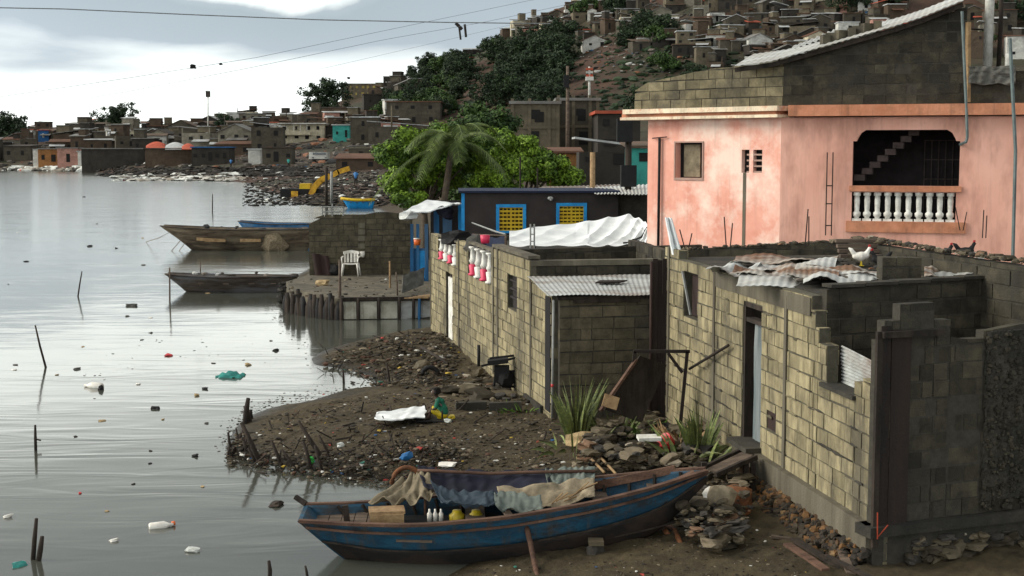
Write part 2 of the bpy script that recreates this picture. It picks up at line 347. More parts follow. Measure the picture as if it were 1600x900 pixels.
_rg = [(-600, 204), (0, 202), (330, 190), (400, 184), (470, 172), (530, 158), (600, 138), (640, 125), (700, 100), (740, 78), (800, 50), (850, 25), (880, 12), (950, -30), (1100, -90), (1300, -140), (1600, -180), (2400, -200), (4000, -200)]
RY = 600.0
_rx = np.array([(a - 800) / F * RY for a, b in _rg]); _rz = np.array([(235 - b) / F * RY + 5 for a, b in _rg])
def wav(x, y, s, k):
    return (np.sin(x * s + k) * np.cos(y * s * 1.17 - k * 2) + .6 * np.sin(x * s * 2.3 - y * s * 1.7 + k * 3) + .35 * np.cos(x * s * 4.1 + y * s * 3.7 + k)) / 1.95
def height(x, y):
    x = np.asarray(x, float); y = np.asarray(y, float); s = sdist(x, y)
    near = np.clip(1 - (y - 55) / 60, 0, 1)
    pos = np.maximum(s, 0)
    h = .10 * (1 - np.exp(-pos / .35)) + .36 * (1 - np.exp(-pos / 5.0))
    h = np.where(s < 0, np.maximum(s * .35, -1.5), h)
    rough = (wav(x, y, 1.9, 1.0) * .05 + wav(x, y, 6.1, 2.0) * .026 + wav(x, y, 14, 3.) * .014 + wav(y, x, 27, 5.) * .007) * near * np.clip(pos / .6, 0, 1)
    h = h + rough
    # spit bank heaped a bit higher near its tip and along the middle
    far = np.clip((y - 60) / 60, 0, 1)
    g = far * np.minimum(pos * .075, 1.6 + pos * .034)
    g = np.where(s > 0, 11 * (1 - np.exp(-g / 11)), 0)
    xr = x * RY / np.maximum(y, 200)
    rz = np.interp(xr, _rx, _rz)
    hill = np.maximum(rz - 9.5, 0) * sstep(235, RY, y) * (y / RY) ** .0
    fadeb = 1 - .5 * sstep(900, 1600, y)
    h = h + g + hill * fadeb + np.where(y > 230, wav(x, y, .045, .5) * 2.2 * sstep(230, 420, y) * np.clip(pos / 60, 0, 1), 0)
    return h
TER = {}
def terrain():
    ys = np.concatenate([np.linspace(-30, 8, 12)[:-1], np.geomspace(8, 60, 330)[:-1], np.geomspace(60, 700, 230)[:-1], np.geomspace(700, 3200, 30)])
    us = np.concatenate([np.linspace(-1.6, -.5, 22)[:-1], np.linspace(-.5, .5, 400)[:-1], np.linspace(.5, 1.6, 22)])
    U, Y = np.meshgrid(us, ys); sc_ = np.maximum(Y, 12.0); X = U * sc_
    Z = height(X, Y); TER.update(us=us, ys=ys, Z=Z); nv = Z.size; h_, w_ = Z.shape
    me = bpy.data.meshes.new('ground'); co_ = np.stack([X.ravel(), Y.ravel(), Z.ravel()], 1)
    i = np.arange(nv).reshape(h_, w_); q = np.stack([i[:-1, :-1], i[:-1, 1:], i[1:, 1:], i[1:, :-1]], -1).reshape(-1, 4)
    me.vertices.add(nv); me.vertices.foreach_set('co', co_.astype(np.float32).ravel())
    me.loops.add(q.size); me.loops.foreach_set('vertex_index', q.ravel().astype(np.int32))
    me.polygons.add(len(q)); me.polygons.foreach_set('loop_start', (np.arange(len(q)) * 4).astype(np.int32))
    me.polygons.foreach_set('use_smooth', np.ones(len(q), bool))
    me.update(calc_edges=True); me.validate()
    return me
me = terrain()
def height(x, y):
    # the built ground itself, read back from its mesh grid
    x = np.asarray(x, float); y = np.asarray(y, float); us, ys, Z = TER['us'], TER['ys'], TER['Z']
    u = x / np.maximum(y, 12.0); i = np.clip(np.searchsorted(ys, y) - 1, 0, len(ys) - 2); j = np.clip(np.searchsorted(us, u) - 1, 0, len(us) - 2)
    fy = np.clip((y - ys[i]) / (ys[i + 1] - ys[i]), 0, 1); fu = np.clip((u - us[j]) / (us[j + 1] - us[j]), 0, 1)
    return (Z[i, j] * (1 - fu) + Z[i, j + 1] * fu) * (1 - fy) + (Z[i + 1, j] * (1 - fu) + Z[i + 1, j + 1] * fu) * fy
def H(x, y): return float(height(np.array([x]), np.array([y]))[0])
_ts = np.geomspace(9, 1100, 240)
def G(px, py, default=430.0):
    """where the sight line meets the land or water"""
    d = ray(px, py); xs = d.x / d.y * _ts; zs = CAMZ + d.z / d.y * _ts
    hh = np.maximum(height(xs, _ts), 0.0); k = np.nonzero(hh >= zs)[0]
    if len(k) == 0: Y = default
    elif k[0] == 0: Y = _ts[0]
    else:
        i = k[0]; e0 = zs[i - 1] - hh[i - 1]; e1 = zs[i] - hh[i]; f = e0 / (e0 - e1 + 1e-9); Y = _ts[i - 1] + (_ts[i] - _ts[i - 1]) * f
    x = d.x / d.y * Y; return Vector((x, Y, max(H(x, Y), 0)))
def onland(px, py):
    """near ground, robust to small bumps"""
    p = P(px, py, .35)
    for _ in range(4): p = P(px, py, max(H(p.x, p.y), 0))
    return p
g = bpy.data.objects.new('ground', me); col.objects.link(g); struct(g); g['label'] = 'muddy shore, littered spit and brown hillside'
def ground_mat():
    m = bpy.data.materials.new('ground_mud'); m.use_nodes = True; nt = m.node_tree; N = nt.nodes.new; L = nt.links.new
    b = nt.nodes['Principled BSDF']; b.inputs['Specular IOR Level'].default_value = .25
    t = N('ShaderNodeTexCoord'); o = t.outputs['Object']
    def nz(s, d=8, r=.6):
        n = N('ShaderNodeTexNoise'); n.inputs['Scale'].default_value = s; n.inputs['Detail'].default_value = d; n.inputs['Roughness'].default_value = r; L(o, n.inputs['Vector']); return n.outputs['Fac']
    def rp(f, a, b_, ca, cb):
        r = N('ShaderNodeValToRGB'); e = r.color_ramp.elements; e[0].position = a; e[1].position = b_; e[0].color = (*ca, 1); e[1].color = (*cb, 1); L(f, r.inputs[0]); return r.outputs[0]
    def mixc(f, a, c):
        x = N('ShaderNodeMixRGB'); L(f, x.inputs[0]); L(a, x.inputs[1]); L(c, x.inputs[2]); return x.outputs[0]
    near = mixc(rp(nz(.55, 10), .44, .6, (0, 0, 0), (1, 1, 1)), rp(nz(4, 12, .7), .32, .7, (.030, .023, .013), (.100, .076, .040)), rp(nz(9, 12, .8), .36, .66, (.020, .016, .010), (.092, .071, .040)))
    far = mixc(rp(nz(.02, 8, .7), .46, .56, (0, 0, 0), (1, 1, 1)), rp(nz(.15, 10, .75), .35, .65, (.026, .016, .011), (.085, .046, .030)), rp(nz(.12, 10, .75), .4, .62, (.020, .022, .012), (.055, .05, .03)))
    sp = N('ShaderNodeSeparateXYZ'); L(o, sp.inputs[0]); mr = N('ShaderNodeMapRange'); mr.inputs['From Min'].default_value = 70; mr.inputs['From Max'].default_value = 150; L(sp.outputs[1], mr.inputs[0])
    c = mixc(mr.outputs[0], near, far)
    # wet dark edge at the waterline (real wet mud)
    wz = N('ShaderNodeMapRange'); wz.inputs['From Min'].default_value = .02; wz.inputs['From Max'].default_value = .14; L(sp.outputs[2], wz.inputs[0])
    wet = N('ShaderNodeMixRGB'); wet.blend_type = 'MULTIPLY'; wet.inputs[0].default_value = 1; L(c, wet.inputs[1])
    wr = rp(wz.outputs[0], 0, 1, (.38, .38, .40), (1, 1, 1)); L(wr, wet.inputs[2]); L(wet.outputs[0], b.inputs['Base Color'])
    rr = rp(wz.outputs[0], 0, 1, (.35, .35, .35), (.85, .85, .85)); L(rr, b.inputs['Roughness'])
    bp = N('ShaderNodeBump'); bp.inputs['Strength'].default_value = .9; bp.inputs['Distance'].default_value = .05; L(nz(7, 12, .75), bp.inputs['Height']); L(bp.outputs[0], b.inputs['Normal'])
    return m
me.materials.append(ground_mat())
# ------------------------------------------------------------------ water
def water_mat():
    m = bpy.data.materials.new('harbour_water'); m.use_nodes = True; nt = m.node_tree; N = nt.nodes.new; L = nt.links.new
    b = nt.nodes['Principled BSDF']; b.inputs['Base Color'].default_value = (.062, .066, .054, 1);  b.inputs['IOR'].default_value = 1.45; b.inputs['Specular IOR Level'].default_value = .6
    t = N('ShaderNodeTexCoord'); o = t.outputs['Object']
    mp = N('ShaderNodeMapping'); mp.inputs['Scale'].default_value = (.30, 1.25, 1); mp.inputs['Rotation'].default_value = (0, 0, R(-10)); L(o, mp.inputs[0])
    a = N('ShaderNodeTexNoise'); a.inputs['Scale'].default_value = 1.15; a.inputs['Detail'].default_value = 2.5; a.inputs['Distortion'].default_value = .8; L(mp.outputs[0], a.inputs['Vector'])
    c = N('ShaderNodeTexNoise'); c.inputs['Scale'].default_value = .28; c.inputs['Detail'].default_value = 2; L(o, c.inputs['Vector'])
    mr = N('ShaderNodeMapRange'); mr.inputs['From Min'].default_value = .38; mr.inputs['From Max'].default_value = .62; mr.inputs['To Min'].default_value = .25; L(c.outputs['Fac'], mr.inputs[0])
    mu = N('ShaderNodeMath'); mu.operation = 'MULTIPLY'; L(a.outputs['Fac'], mu.inputs[0]); L(mr.outputs[0], mu.inputs[1])
    bp = N('ShaderNodeBump'); bp.inputs['Strength'].default_value = .42; bp.inputs['Distance'].default_value = .03; L(mu.outputs[0], bp.inputs['Height'])
    # the open reach farther out is ruffled by wind, the inlets near the houses are calm
    sp = N('ShaderNodeSeparateXYZ'); L(o, sp.inputs[0])
    for inp, lo, hi in ((b.inputs['Roughness'], .10, .16), (bp.inputs['Strength'], .4, .8)):
        q = N('ShaderNodeMapRange'); q.inputs['From Min'].default_value = 45; q.inputs['From Max'].default_value = 130; q.inputs['To Min'].default_value = lo; q.inputs['To Max'].default_value = hi; L(sp.outputs[1], q.inputs[0]); L(q.outputs[0], inp); L(bp.outputs[0], b.inputs['Normal'])
    return m
wm = MB(); wm.add([(-3000, -200, 0), (3000, -200, 0), (3000, 4000, 0), (-3000, 4000, 0)], [(0, 1, 2, 3)])
wt = wm.build('water', water_mat(), loc=(0, 0, 0)); struct(wt); wt['label'] = 'calm grey harbour water'
# ------------------------------------------------------------------ block walls laid course by course
class Wall:
    """a wall plane from p0 to p1 (left to right as seen from outside); s runs along it, outside is -n"""
    def __init__(s, p0, p1):
        s.p0 = Vector((p0[0], p0[1], 0)); d = Vector((p1[0] - p0[0], p1[1] - p0[1], 0)); s.len = d.length; s.u = d.normalized(); s.n = Vector((-s.u.y, s.u.x, 0))
    def pt(s, a, z, o=0.0):
        """o>0 stands proud of the outer face"""
        p = s.p0 + s.u * a - s.n * o; return Vector((p.x, p.y, z))
    def hit(s, px, py):
        d = ray(px, py); k = (s.p0.x * s.n.x + s.p0.y * s.n.y) / (d.x * s.n.x + d.y * s.n.y)
        q = Vector((d.x * k, d.y * k, 0)) - s.p0; return q.dot(s.u), CAMZ + d.z * k
    def S(s, px, py=300): return s.hit(px, py)[0]
    def slab(s, mb, a0, a1, z0, z1, o0, o1):
        """box on the wall from outward offset o0 to o1"""
        b = [s.pt(a0, z0, o1), s.pt(a1, z0, o1), s.pt(a1, z0, o0), s.pt(a0, z0, o0)]; t = [Vector((p.x, p.y, z1)) for p in b]
        mb.hexa(b, t); return mb
def const(v): return lambda s: v
def prof(pts):
    xs = [p[0] for p in pts]; zs = [p[1] for p in pts]
    return lambda s: float(np.interp(s, xs, zs))
def steps(pts):
    """stepped top: (from s, height)"""
    def f(s):
        z = pts[0][1]
        for a, b in pts:
            if s >= a: z = b
        return z
    return f
def block_wall(W, name, mblock, mcore, parent, z0, top, th=.15, holes=(), bl=.40, ch=.20, joint=.011, bed=.02, depth=.012, s0=0.0, s1=None, seed=1, chip=.0, zmax=None, brk=()):
    s1 = W.len if s1 is None else s1; r = random.Random(seed)
    zt = zmax or max(top(a) for a in np.linspace(s0, s1, 80)); mb = MB()
    zs = {round(z0 + ch * i, 4) for i in range(int((zt - z0) / ch) + 2)}
    nat = sorted(zs)
    def inhole(a, z): return any(h[0] < a < h[1] and h[2] < z < h[3] for h in holes)
    # blocks
    for i in range(len(nat) - 1):
        za, zb = nat[i], nat[i + 1]
        cov = [h for h in holes if h[2] < zb - .02 and h[3] > za + .02]
        x = s0 - (bl / 2 if i % 2 else 0) - r.random() * .03; edges = []
        while x < s1 + bl: edges.append(x); x += bl * r.uniform(.93, 1.07) if r.random() > .12 else bl / 2
        ee = sorted({min(max(e, s0), s1) for e in edges} | {min(max(h[k], s0), s1) for h in cov for k in (0, 1)} | {b for b in brk if s0 < b < s1})
        for a, b in zip(ee[:-1], ee[1:]):
            if b - a < .03: continue
            am = (a + b) / 2; segs = [(za, zb)]
            for h in cov:
                if h[0] < am < h[1]: segs = [g_ for (u_, v_) in segs for g_ in ((u_, min(v_, h[2])), (max(u_, h[3]), v_)) if g_[1] - g_[0] > .03]
            for ca, cb in segs:
                e_ = .002
                ta, tb = min(cb, top(a + e_)), min(cb, top(b - e_))
                if max(ta, tb) - ca < .04: continue
                if chip and r.random() < chip and top(am) - cb < ch: continue
                ta = max(ta, ca + .03); tb = max(tb, ca + .03); j = joint / 2 * r.uniform(.5, 1.9); jb = bed / 2 * r.uniform(.6, 1.35); wv = .006 * math.sin(a * 2.1 + i * 1.7) + .004 * r.uniform(-1, 1); wv2 = .006 * math.sin(b * 2.1 + i * 1.7) + .004 * r.uniform(-1, 1); w = r.uniform(-.008, .008)
                q = [W.pt(a + j, ca + jb + wv, w), W.pt(b - j, ca + jb + wv2, w + r.uniform(-.002, .002)), W.pt(b - j, ca + jb, -th - w), W.pt(a + j, ca + jb, -th - w)]
                mb.hexa(q, [Vector((q[0].x, q[0].y, ta - jb + wv)), Vector((q[1].x, q[1].y, tb - jb + wv2)), Vector((q[2].x, q[2].y, tb - jb)), Vector((q[3].x, q[3].y, ta - jb))])
    # mortar core, in strips between all breakpoints
    mb.mi = 1
    ss = sorted({s0 + .004, s1 - .004} | {min(max(h[k], s0 + .004), s1 - .004) for h in holes for k in (0, 1)} | {min(max(float(v) + e, s0 + .004), s1 - .004) for v in np.arange(s0, s1, .4) for e in (0,)} | {b for b in brk if s0 < b < s1})
    for a, b in zip(ss[:-1], ss[1:]):
        if b - a < .004: continue
        am = (a + b) / 2; segs = [(z0 + .003, None)]
        hz = sorted([(h[2], h[3]) for h in holes if h[0] < am < h[1]])
        z = z0 + .003; parts = []
        for h0, h1 in hz:
            if h0 > z: parts.append((z, h0, h0))
            z = max(z, h1)
        ta, tb = top(a + .002) - .012, top(b - .002) - .012
        if min(ta, tb) > z: parts.append((z, ta, tb))
        for za, ta, tb in parts:
            q = [W.pt(a, za, -depth), W.pt(b, za, -depth), W.pt(b, za, -th + depth), W.pt(a, za, -th + depth)]
            mb.hexa(q, [Vector((q[0].x, q[0].y, ta)), Vector((q[1].x, q[1].y, tb)), Vector((q[2].x, q[2].y, tb)), Vector((q[3].x, q[3].y, ta))])
    return mb.build(name, [mblock, mcore], parent)
def corr(mb, c0, c1, c2, c3, n=22, amp=.011, th=.003, along=True, wob=.02, seed=0):
    """corrugated sheet over the quad c0 c1 c2 c3; ridges run from the c0-c1 edge to the c3-c2 edge"""
    c0, c1, c2, c3 = map(Vector, (c0, c1, c2, c3)); nn = (c1 - c0).cross(c3 - c0).normalized()
    def f(u, v):
        p = (c0 * (1 - u) + c1 * u) * (1 - v) + (c3 * (1 - u) + c2 * u) * v
        return p + nn * (amp * math.sin(u * n * 2 * math.pi) + wob * noise.noise(Vector((u * 2 + seed, v * 2, seed * 3.3))))
    mb.grid(f, n * 6, 5, th); return mb
def rubble(name, pts_fn, n, size, m, seed=1, lo=True, flat=.7, sink=.3, parent=None):
    r = random.Random(seed); mb = MB(); global rng
    for k in range(n):
        p = pts_fn(r); s = size[0] + (size[1] - size[0]) * r.random() ** 2.2
        d = (s * r.uniform(.7, 1.4), s * r.uniform(.6, 1.1), s * r.uniform(.4, 1) * flat)
        mb.rock((p[0], p[1], p[2] + d[2] * (.5 - sink)), d, seed=seed * 7919 + k, lo=lo, rough=.28)
    return mb.build(name, m, parent)

# ================================================================== near block house on the right
WB = Wall((2.65, 24.3), (4.08, 15.5))
hz = WB.hit
bh = thing('block_house', (4.0, 19.0, .3), 'tan block house nearest the camera with rusty roof sheets and jagged broken wall', 'house')
def rect(W, x0, x1, ya, yb, xr=None):
    """hole in a wall from picture bounds: left and right x, top y at right edge, bottom y at left edge"""
    s0, s1 = W.S(x0), W.S(x1); zt = W.hit(x0, ya)[1]; zb = W.hit(x0, yb)[1]; return [s0, s1, zb, zt]
win1 = rect(WB, 1070, 1092, 424, 494)
door = rect(WB, 1164, 1194, 471, 684); door[2] = .86
gap = rect(WB, 1297, 1343, 440, 604); gap[3] = 4
plate = rect(WB, 1204, 1218, 644, 672)
sa, sb_, sc2, sd2 = WB.S(1062), WB.S(1272), WB.S(1284), WB.S(1343)
topB = steps([(-1, 3.34), (sa, 3.2), (sa + .9, 3.2), (sb_, 3.02), (sb_ + .12, 2.82), (sc2, 2.64), (sd2, 2.34), (WB.S(1356), 2.42), (WB.S(1366), 2.34)])
block_wall(WB, 'front_wall', 'block_tan', 'mortar_tan', bh, .18, topB, .16, [win1, door, gap, [plate[0], plate[1], plate[2], plate[3]]], seed=3, brk=(sa, sb_, sb_ + .12, sc2, sd2, WB.S(1356)))
# pilaster strips
for px, zt in ((1046, 3.36), (1118, 3.14), (1231, 3.1)):
    m = MB(); a = WB.S(px); WB.slab(m, a, a + .09, .5, zt, .002, .022); m.build('pilaster', 'concrete', bh)
m = MB(); a = WB.S(1118) + .1; WB.slab(m, a, sb_ - .02, 2.93, 3.16, .002, .018); m.build('lintel', 'concrete', bh)
m = MB(); a = WB.S(1160); WB.slab(m, a, WB.len + .0, .50, .80, .004, .10); m.build('footing', 'concrete', bh)
m = MB(); WB.slab(m, gap[0] - .1, gap[1] + .05, gap[2] - .03, gap[2] + .02, -.2, .05); m.build('window_sill', 'concrete_dark', bh)
# left opening: brown sheet and dark room
m = MB(); WB.slab(m, win1[0] + .1, win1[1] + .02, win1[2] + .02, win1[3] + .05, -.14, -.12); m.build('shutter', 'rust_brown', bh)
m = MB(); m.beam(WB.pt(win1[0] + .02, win1[3], .03), WB.pt(win1[0] + .35, win1[2] + .05, -.02), .03, .03); m.build('shutter_brace', 'steel_grey', bh)
# door
m = MB(); dz = WB.hit(1180, 520)[1]
corr(m, WB.pt(door[0] + .22, .88, -.10), WB.pt(door[1] - .01, .88, -.10), WB.pt(door[1] - .01, 2.55, -.11), WB.pt(door[0] + .22, 2.55, -.11), 5, .006)
dr = m.build('door', 'door_steel', bh)
m = MB()
for a, b in ((door[0], door[0] + .06), (door[1] - .04, door[1])): WB.slab(m, a, b, .86, door[3], -.17, -.02)
WB.slab(m, door[0], door[1], door[3] - .07, door[3], -.17, -.02); WB.slab(m, door[0], door[1], 2.56, 2.62, -.16, -.03); m.build('door_frame', 'wood_dark', dr)
m = MB(); WB.slab(m, door[0] + .0, door[1] + .05, .80, .87, -.2, .22); m.build('doorstep', 'concrete_dark', bh)
m = MB(); WB.slab(m, plate[0], plate[1], plate[2], plate[3], -.1, -.02); m.build('hatch', 'rust_brown', bh)
# corrugated sheet standing in the broken window
m = MB(); q = [WB.pt(gap[0] - .05, gap[2] - .05, -.22), WB.pt(gap[0] - .05, 2.62, -.22), WB.pt(gap[1] + .1, 2.56, -.22), WB.pt(gap[1] + .1, gap[2] - .05, -.22)]
corr(m, q[0], q[1], q[2], q[3], 12, .012); m.build('window_sheet', 'zinc', bh)
# corner: rusty sheet pillar, then the dark side wall
WC = Wall((4.08, 15.5), (4.08 + 1.79 * 2, 15.5 + .69 * 2))
m = MB(); a = WC.S(1428)
for k in range(3):
    WC.slab(m, .01 + k * a / 3, .01 + (k + 1) * a / 3 - .006, .80 if k else .72, 3.06 - .05 * k, .012 + .008 * (k % 2), .030 + .008 * (k % 2))
m.build('rusty_sheet', 'rust_dark', bh)
m = MB(); WC.slab(m, -.05, .02, .55, 3.0, .0, .045); WC.slab(m, 0, WC.S(1475), 2.93, 3.0, .045, .09); m.build('sheet_frame', 'wood_dark', bh)
c = lambda px: WC.S(px)
topC = steps([(-1, 2.9), (c(1388), 3.12), (c(1412), 3.30), (c(1466), 3.10), (c(1492), 2.9), (c(1510), 2.86), (c(1545), 2.95), (c(1600), 3.0)])
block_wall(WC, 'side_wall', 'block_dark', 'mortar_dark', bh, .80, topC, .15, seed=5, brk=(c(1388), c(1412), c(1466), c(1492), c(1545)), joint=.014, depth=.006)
m = MB(); a0, a1 = c(1548), c(1640)
m.grid(lambda u, v: WC.pt(a0 + (a1 - a0) * u, .95 + 1.98 * v, .03 + .03 * noise.noise(Vector((u * 9, v * 14, 1))) + .02 * noise.noise(Vector((u * 31, v * 45, 4)))), 50, 70, .03); m.build('rough_render', 'concrete_dark', bh)
m = MB(); WC.slab(m, -.12, WC.len, .68, .80, -.2, .10); m.build('side_footing', 'concrete_dark', bh)
m = MB(); WC.slab(m, -.04, WC.len, -.3, .68, -.2, .02); WB.slab(m, WB.S(1166), WB.len + .02, -.3, .50, -.1, .035); m.build('foundation', 'concrete_dark', bh)
rr = rubble('foundation_stone', lambda r: WC.pt(r.uniform(.35, 3.2), r.uniform(-.15, .58), r.uniform(.0, .05)), 260, (.05, .30), 'rubble_stone', 21, lo=False, sink=.5, parent=bh); rr['kind'] = 'stuff'
# orange triangle mark by the corner: bent red rod
m = MB(); a = WC.pt(-.02, .80, .13); m.tube([WC.pt(-.05, .98, .12), WC.pt(-.05, .68, .13)], .008, 5); m.tube([WC.pt(-.05, .70, .13), WC.pt(.08, .83, .14)], .007, 5)
tag(m.build('red_rod', 'plaster_red'), 'thin bent red rod at the foot of the block house corner', 'rod')
# inner cross wall, back walls and roof
WE = Wall((3.92, 17.42), (8.2, 17.42 + 4.28 * .38))
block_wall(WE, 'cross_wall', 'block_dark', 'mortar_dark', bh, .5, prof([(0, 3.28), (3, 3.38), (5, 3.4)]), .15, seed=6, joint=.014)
m = MB()
for k in range(6):
    a = k * .5; WE.slab(m, a + .03, a + .52, 3.30 + .01 * k, 3.34 + .01 * k, -.16, .05)
m.build('wall_cap', 'concrete_dark', bh)
m = MB(); a = WE.S(1583); WE.slab(m, a, a + .2, .5, 3.45, .01, .2); m.build('post', 'concrete', bh)
m = MB(); q = PD(1597, 420, 17.6); m.box((q.x + .12, 17.6, 2), (.25, .25, 3)); m.build('post', 'concrete', bh)
pn0, pn1 = Vector((2.85, 24.6, 0)), Vector((5.75, 23.9, 0)); WN = Wall(pn0, pn1)
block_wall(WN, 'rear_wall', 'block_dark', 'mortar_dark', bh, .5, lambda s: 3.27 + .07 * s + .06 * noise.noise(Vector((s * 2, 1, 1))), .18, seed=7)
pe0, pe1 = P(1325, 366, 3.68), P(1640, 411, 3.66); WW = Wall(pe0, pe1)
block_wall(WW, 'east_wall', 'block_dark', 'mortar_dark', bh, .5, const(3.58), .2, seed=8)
rr = rubble('wall_top_stone', lambda r: (lambda a: WW.pt(a, 3.60 + .04 * r.random(), -r.uniform(0, .2)))(r.uniform(0, WW.len)), 420, (.03, .13), 'rubble_stone', 22, parent=bh); rr['kind'] = 'stuff'
rr = rubble('rear_wall_stone', lambda r: (lambda a: WN.pt(a, 3.26 + .07 * a, -r.uniform(0, .15)))(r.uniform(0, WN.len)), 160, (.03, .12), 'rubble_stone', 23, parent=bh); rr['kind'] = 'stuff'
# dark roof deck under the loose sheets
m = MB(); q = [WB.pt(sa - .3, 3.20, -.17), WB.pt(sb_ - .1, 3.20, -.17), Vector((6.9, 18.6, 3.26)), Vector((5.6, 23.0, 3.30))]
m.hexa([Vector((p.x, p.y, p.z - .05)) for p in q], q); m.build('roof_deck', 'concrete_dark', bh)
def sheet(px0, px1, y0, y1, z, mt, n=12, sk=0, seed=0, lab=None, amp=.0045):
    """a loose roof sheet given by its near-left/near-right and far edge"""
    a, b = P(px0, y1, z), P(px1, y1, z); c_, d = P(px1 + sk, y0, z + .03), P(px0 + sk, y0, z + .03)
    m = MB(); corr(m, a, b, c_, d, n, amp, .004, wob=.16, seed=seed)
    return m.build('roof_sheet', mt, bh)
sheet(1150, 1262, 424, 441, 3.26, 'zinc_white', 9, 12, 1); sheet(1102, 1180, 412, 425, 3.25, 'zinc', 8, 14, 2); sheet(1175, 1300, 410, 424, 3.28, 'zinc_white', 12, 10, 3)
sheet(1140, 1235, 417, 431, 3.30, 'zinc_rusty', 10, 10, 4); sheet(1228, 1310, 416, 431, 3.32, 'zinc_rusty', 9, 4, 5); sheet(1255, 1372, 428, 441, 3.29, 'zinc_white', 10, 0, 6)
sheet(1140, 1300, 401, 411, 3.30, 'zinc_rusty', 12, 10, 7, amp=.005); sheet(1285, 1372, 418, 431, 3.3, 'zinc_rusty', 8, 0, 8)
sheet(1444, 1500, 412, 436, 3.34, 'zinc_rusty', 6, 0, 9); sheet(1496, 1556, 408, 431, 3.36, 'zinc_white', 6, 0, 10); sheet(1455, 1560, 416, 434, 3.33, 'zinc', 8, 4, 11)
m = MB(); p0, p1 = P(1378, 437, 3.30), P(1440, 437, 3.30); WP = Wall(p0, p1)
block_wall(WP, 'roof_parapet', 'block_dark', 'mortar_dark', bh, 3.27, prof([(0, 3.60), (2, 3.56)]), .3, seed=9)
m = MB(); p0, p1 = P(1312, 402, 3.4), P(1376, 402, 3.4)
for k in range(4): m.beam((p0.x, p0.y + .1 * k, 3.42 + .07 * k), (p1.x, p1.y + .1 * k, 3.42 + .07 * k), .12, .05)
tag(m.build('board_stack', 'wood_grey'), 'stack of weathered boards lying on the tin roof near the rear wall', 'boards')
rr = rubble('roof_junk', lambda r: (lambda q: (q.x, q.y, 3.26))(P(r.uniform(1240, 1560), r.uniform(398, 434), 3.3)), 170, (.03, .2), 'junk_far', 24, parent=bh); rr['kind'] = 'stuff'

def smears(W, parent, n, seed, z1, s1, mt='concrete', holes=()):
    r = random.Random(seed); m = MB(); k = 0
    while k < n:
        a, z = r.uniform(.1, s1), r.uniform(.7, z1)
        if any(h[0] - .2 < a < h[1] + .2 and h[2] - .2 < z < h[3] + .2 for h in holes): continue
        k += 1; w_ = r.uniform(.05, .2); h_ = r.uniform(.008, .022); z = .18 + round((z - .18) / .2) * .2 + r.uniform(-.01, .01); pts = [W.pt(a + w_ * math.cos(t) * r.uniform(.6, 1.1), z + h_ * math.sin(t) * r.uniform(.6, 1.1), .007) for t in np.linspace(0, 6.28, 12)[:-1]]
        c_ = W.pt(a, z, .013); b_ = [p + W.n * .012 for p in pts]; m.add([c_] + pts + b_, [(0, 1 + i, 1 + (i + 1) % 11) for i in range(11)] + [(1 + i, 12 + i, 12 + (i + 1) % 11, 1 + (i + 1) % 11) for i in range(11)])
    o = m.build('mortar_smear', mt, parent); o['kind'] = 'stuff'
smears(WB, bh, 90, 5, 2.9, WB.S(1260), 'block_mid', [win1, door, gap]); smears(WB, bh, 60, 6, 2.1, WB.len - .2, 'concrete_dark', [win1, door, gap, plate])
r_ = random.Random(77); m = MB()
for k in range(900):
    s_ = .015 + .05 * r_.random() ** 2; m.rock(WC.pt(r_.uniform(a0, a1), r_.uniform(.85, 2.9), .035), (s_, s_, s_), 7700 + k, lo=True)
o = m.build('pebble_dash', 'block_dark', bh); o['kind'] = 'stuff'
# ================================================================== middle block house (wall running away along the water)
WA = Wall((-2.2, 37.8), (.69, 24.4))
mh = thing('block_house', (.3, 30, .3), 'long block house along the mud bank with red and white balusters in its parapet', 'house')
sA = WA.S
def rectA(x0, x1, yt, yb): return [sA(x0), sA(x1), WA.hit(x0, yb)[1], WA.hit(x0, yt)[1]]
b1 = rectA(684, 712, 373, 403); b2 = rectA(731, 767, 387, 428)
d1 = rectA(696, 706, 423, 512); d1[2] = .3
w1 = rectA(793, 808, 428, 480)
b1[3] = 9; b2[3] = 9
sR = sA(828)
topA = steps([(-1, 2.80), (sA(715), 2.86), (sA(768), 2.98), (sR, 2.62)])
def topA2(s): return topA(s) if s < sR else 2.66 - (s - sR) / (WA.len - sR) * .16
block_wall(WA, 'long_wall', 'block_tan', 'mortar_tan', mh, .16, topA2, .16, [b1, b2, d1, w1], seed=13, s1=WA.len, brk=(sR,))
for px in (672, 716, 770, 777, 829):
    m = MB(); a = sA(px); WA.slab(m, a, a + .10, .3, topA2(a) + (.03 if px < 800 else -.02), .002, .02); m.build('pilaster', 'concrete', mh)
m = MB()
for a0, a1, zt in ((b1[0] - .1, b1[1] + .1, 2.82), (b2[0] - .1, b2[1] + .1, 2.92)): WA.slab(m, a0, a1, zt - .05, zt, -.14, -.01)
m.build('top_rail', 'concrete', mh)
def baluster(W, a, z0, z1, r, mts, parent, o=-.08, base=.35):
    m = MB(); c_ = W.pt(a, z0, o); h = z1 - z0
    m.lathe(c_, [(0, r * 1.15), (h * .06, r * 1.15), (h * .08, r * .8), (h * base, r * 1.0), (h * (base + .02), r * .75)], 10)
    m.mi = 1
    m.lathe(c_ + Vector((0, 0, h * (base + .02))), [(0, r * .6), (h * .12, r * .95), (h * .2, r * .7), (h * .5, r * .55), (h * .56, r * 1.0), (h * .60, r * 1.0)], 10)
    return m.build('baluster', mts, parent)
k = 0
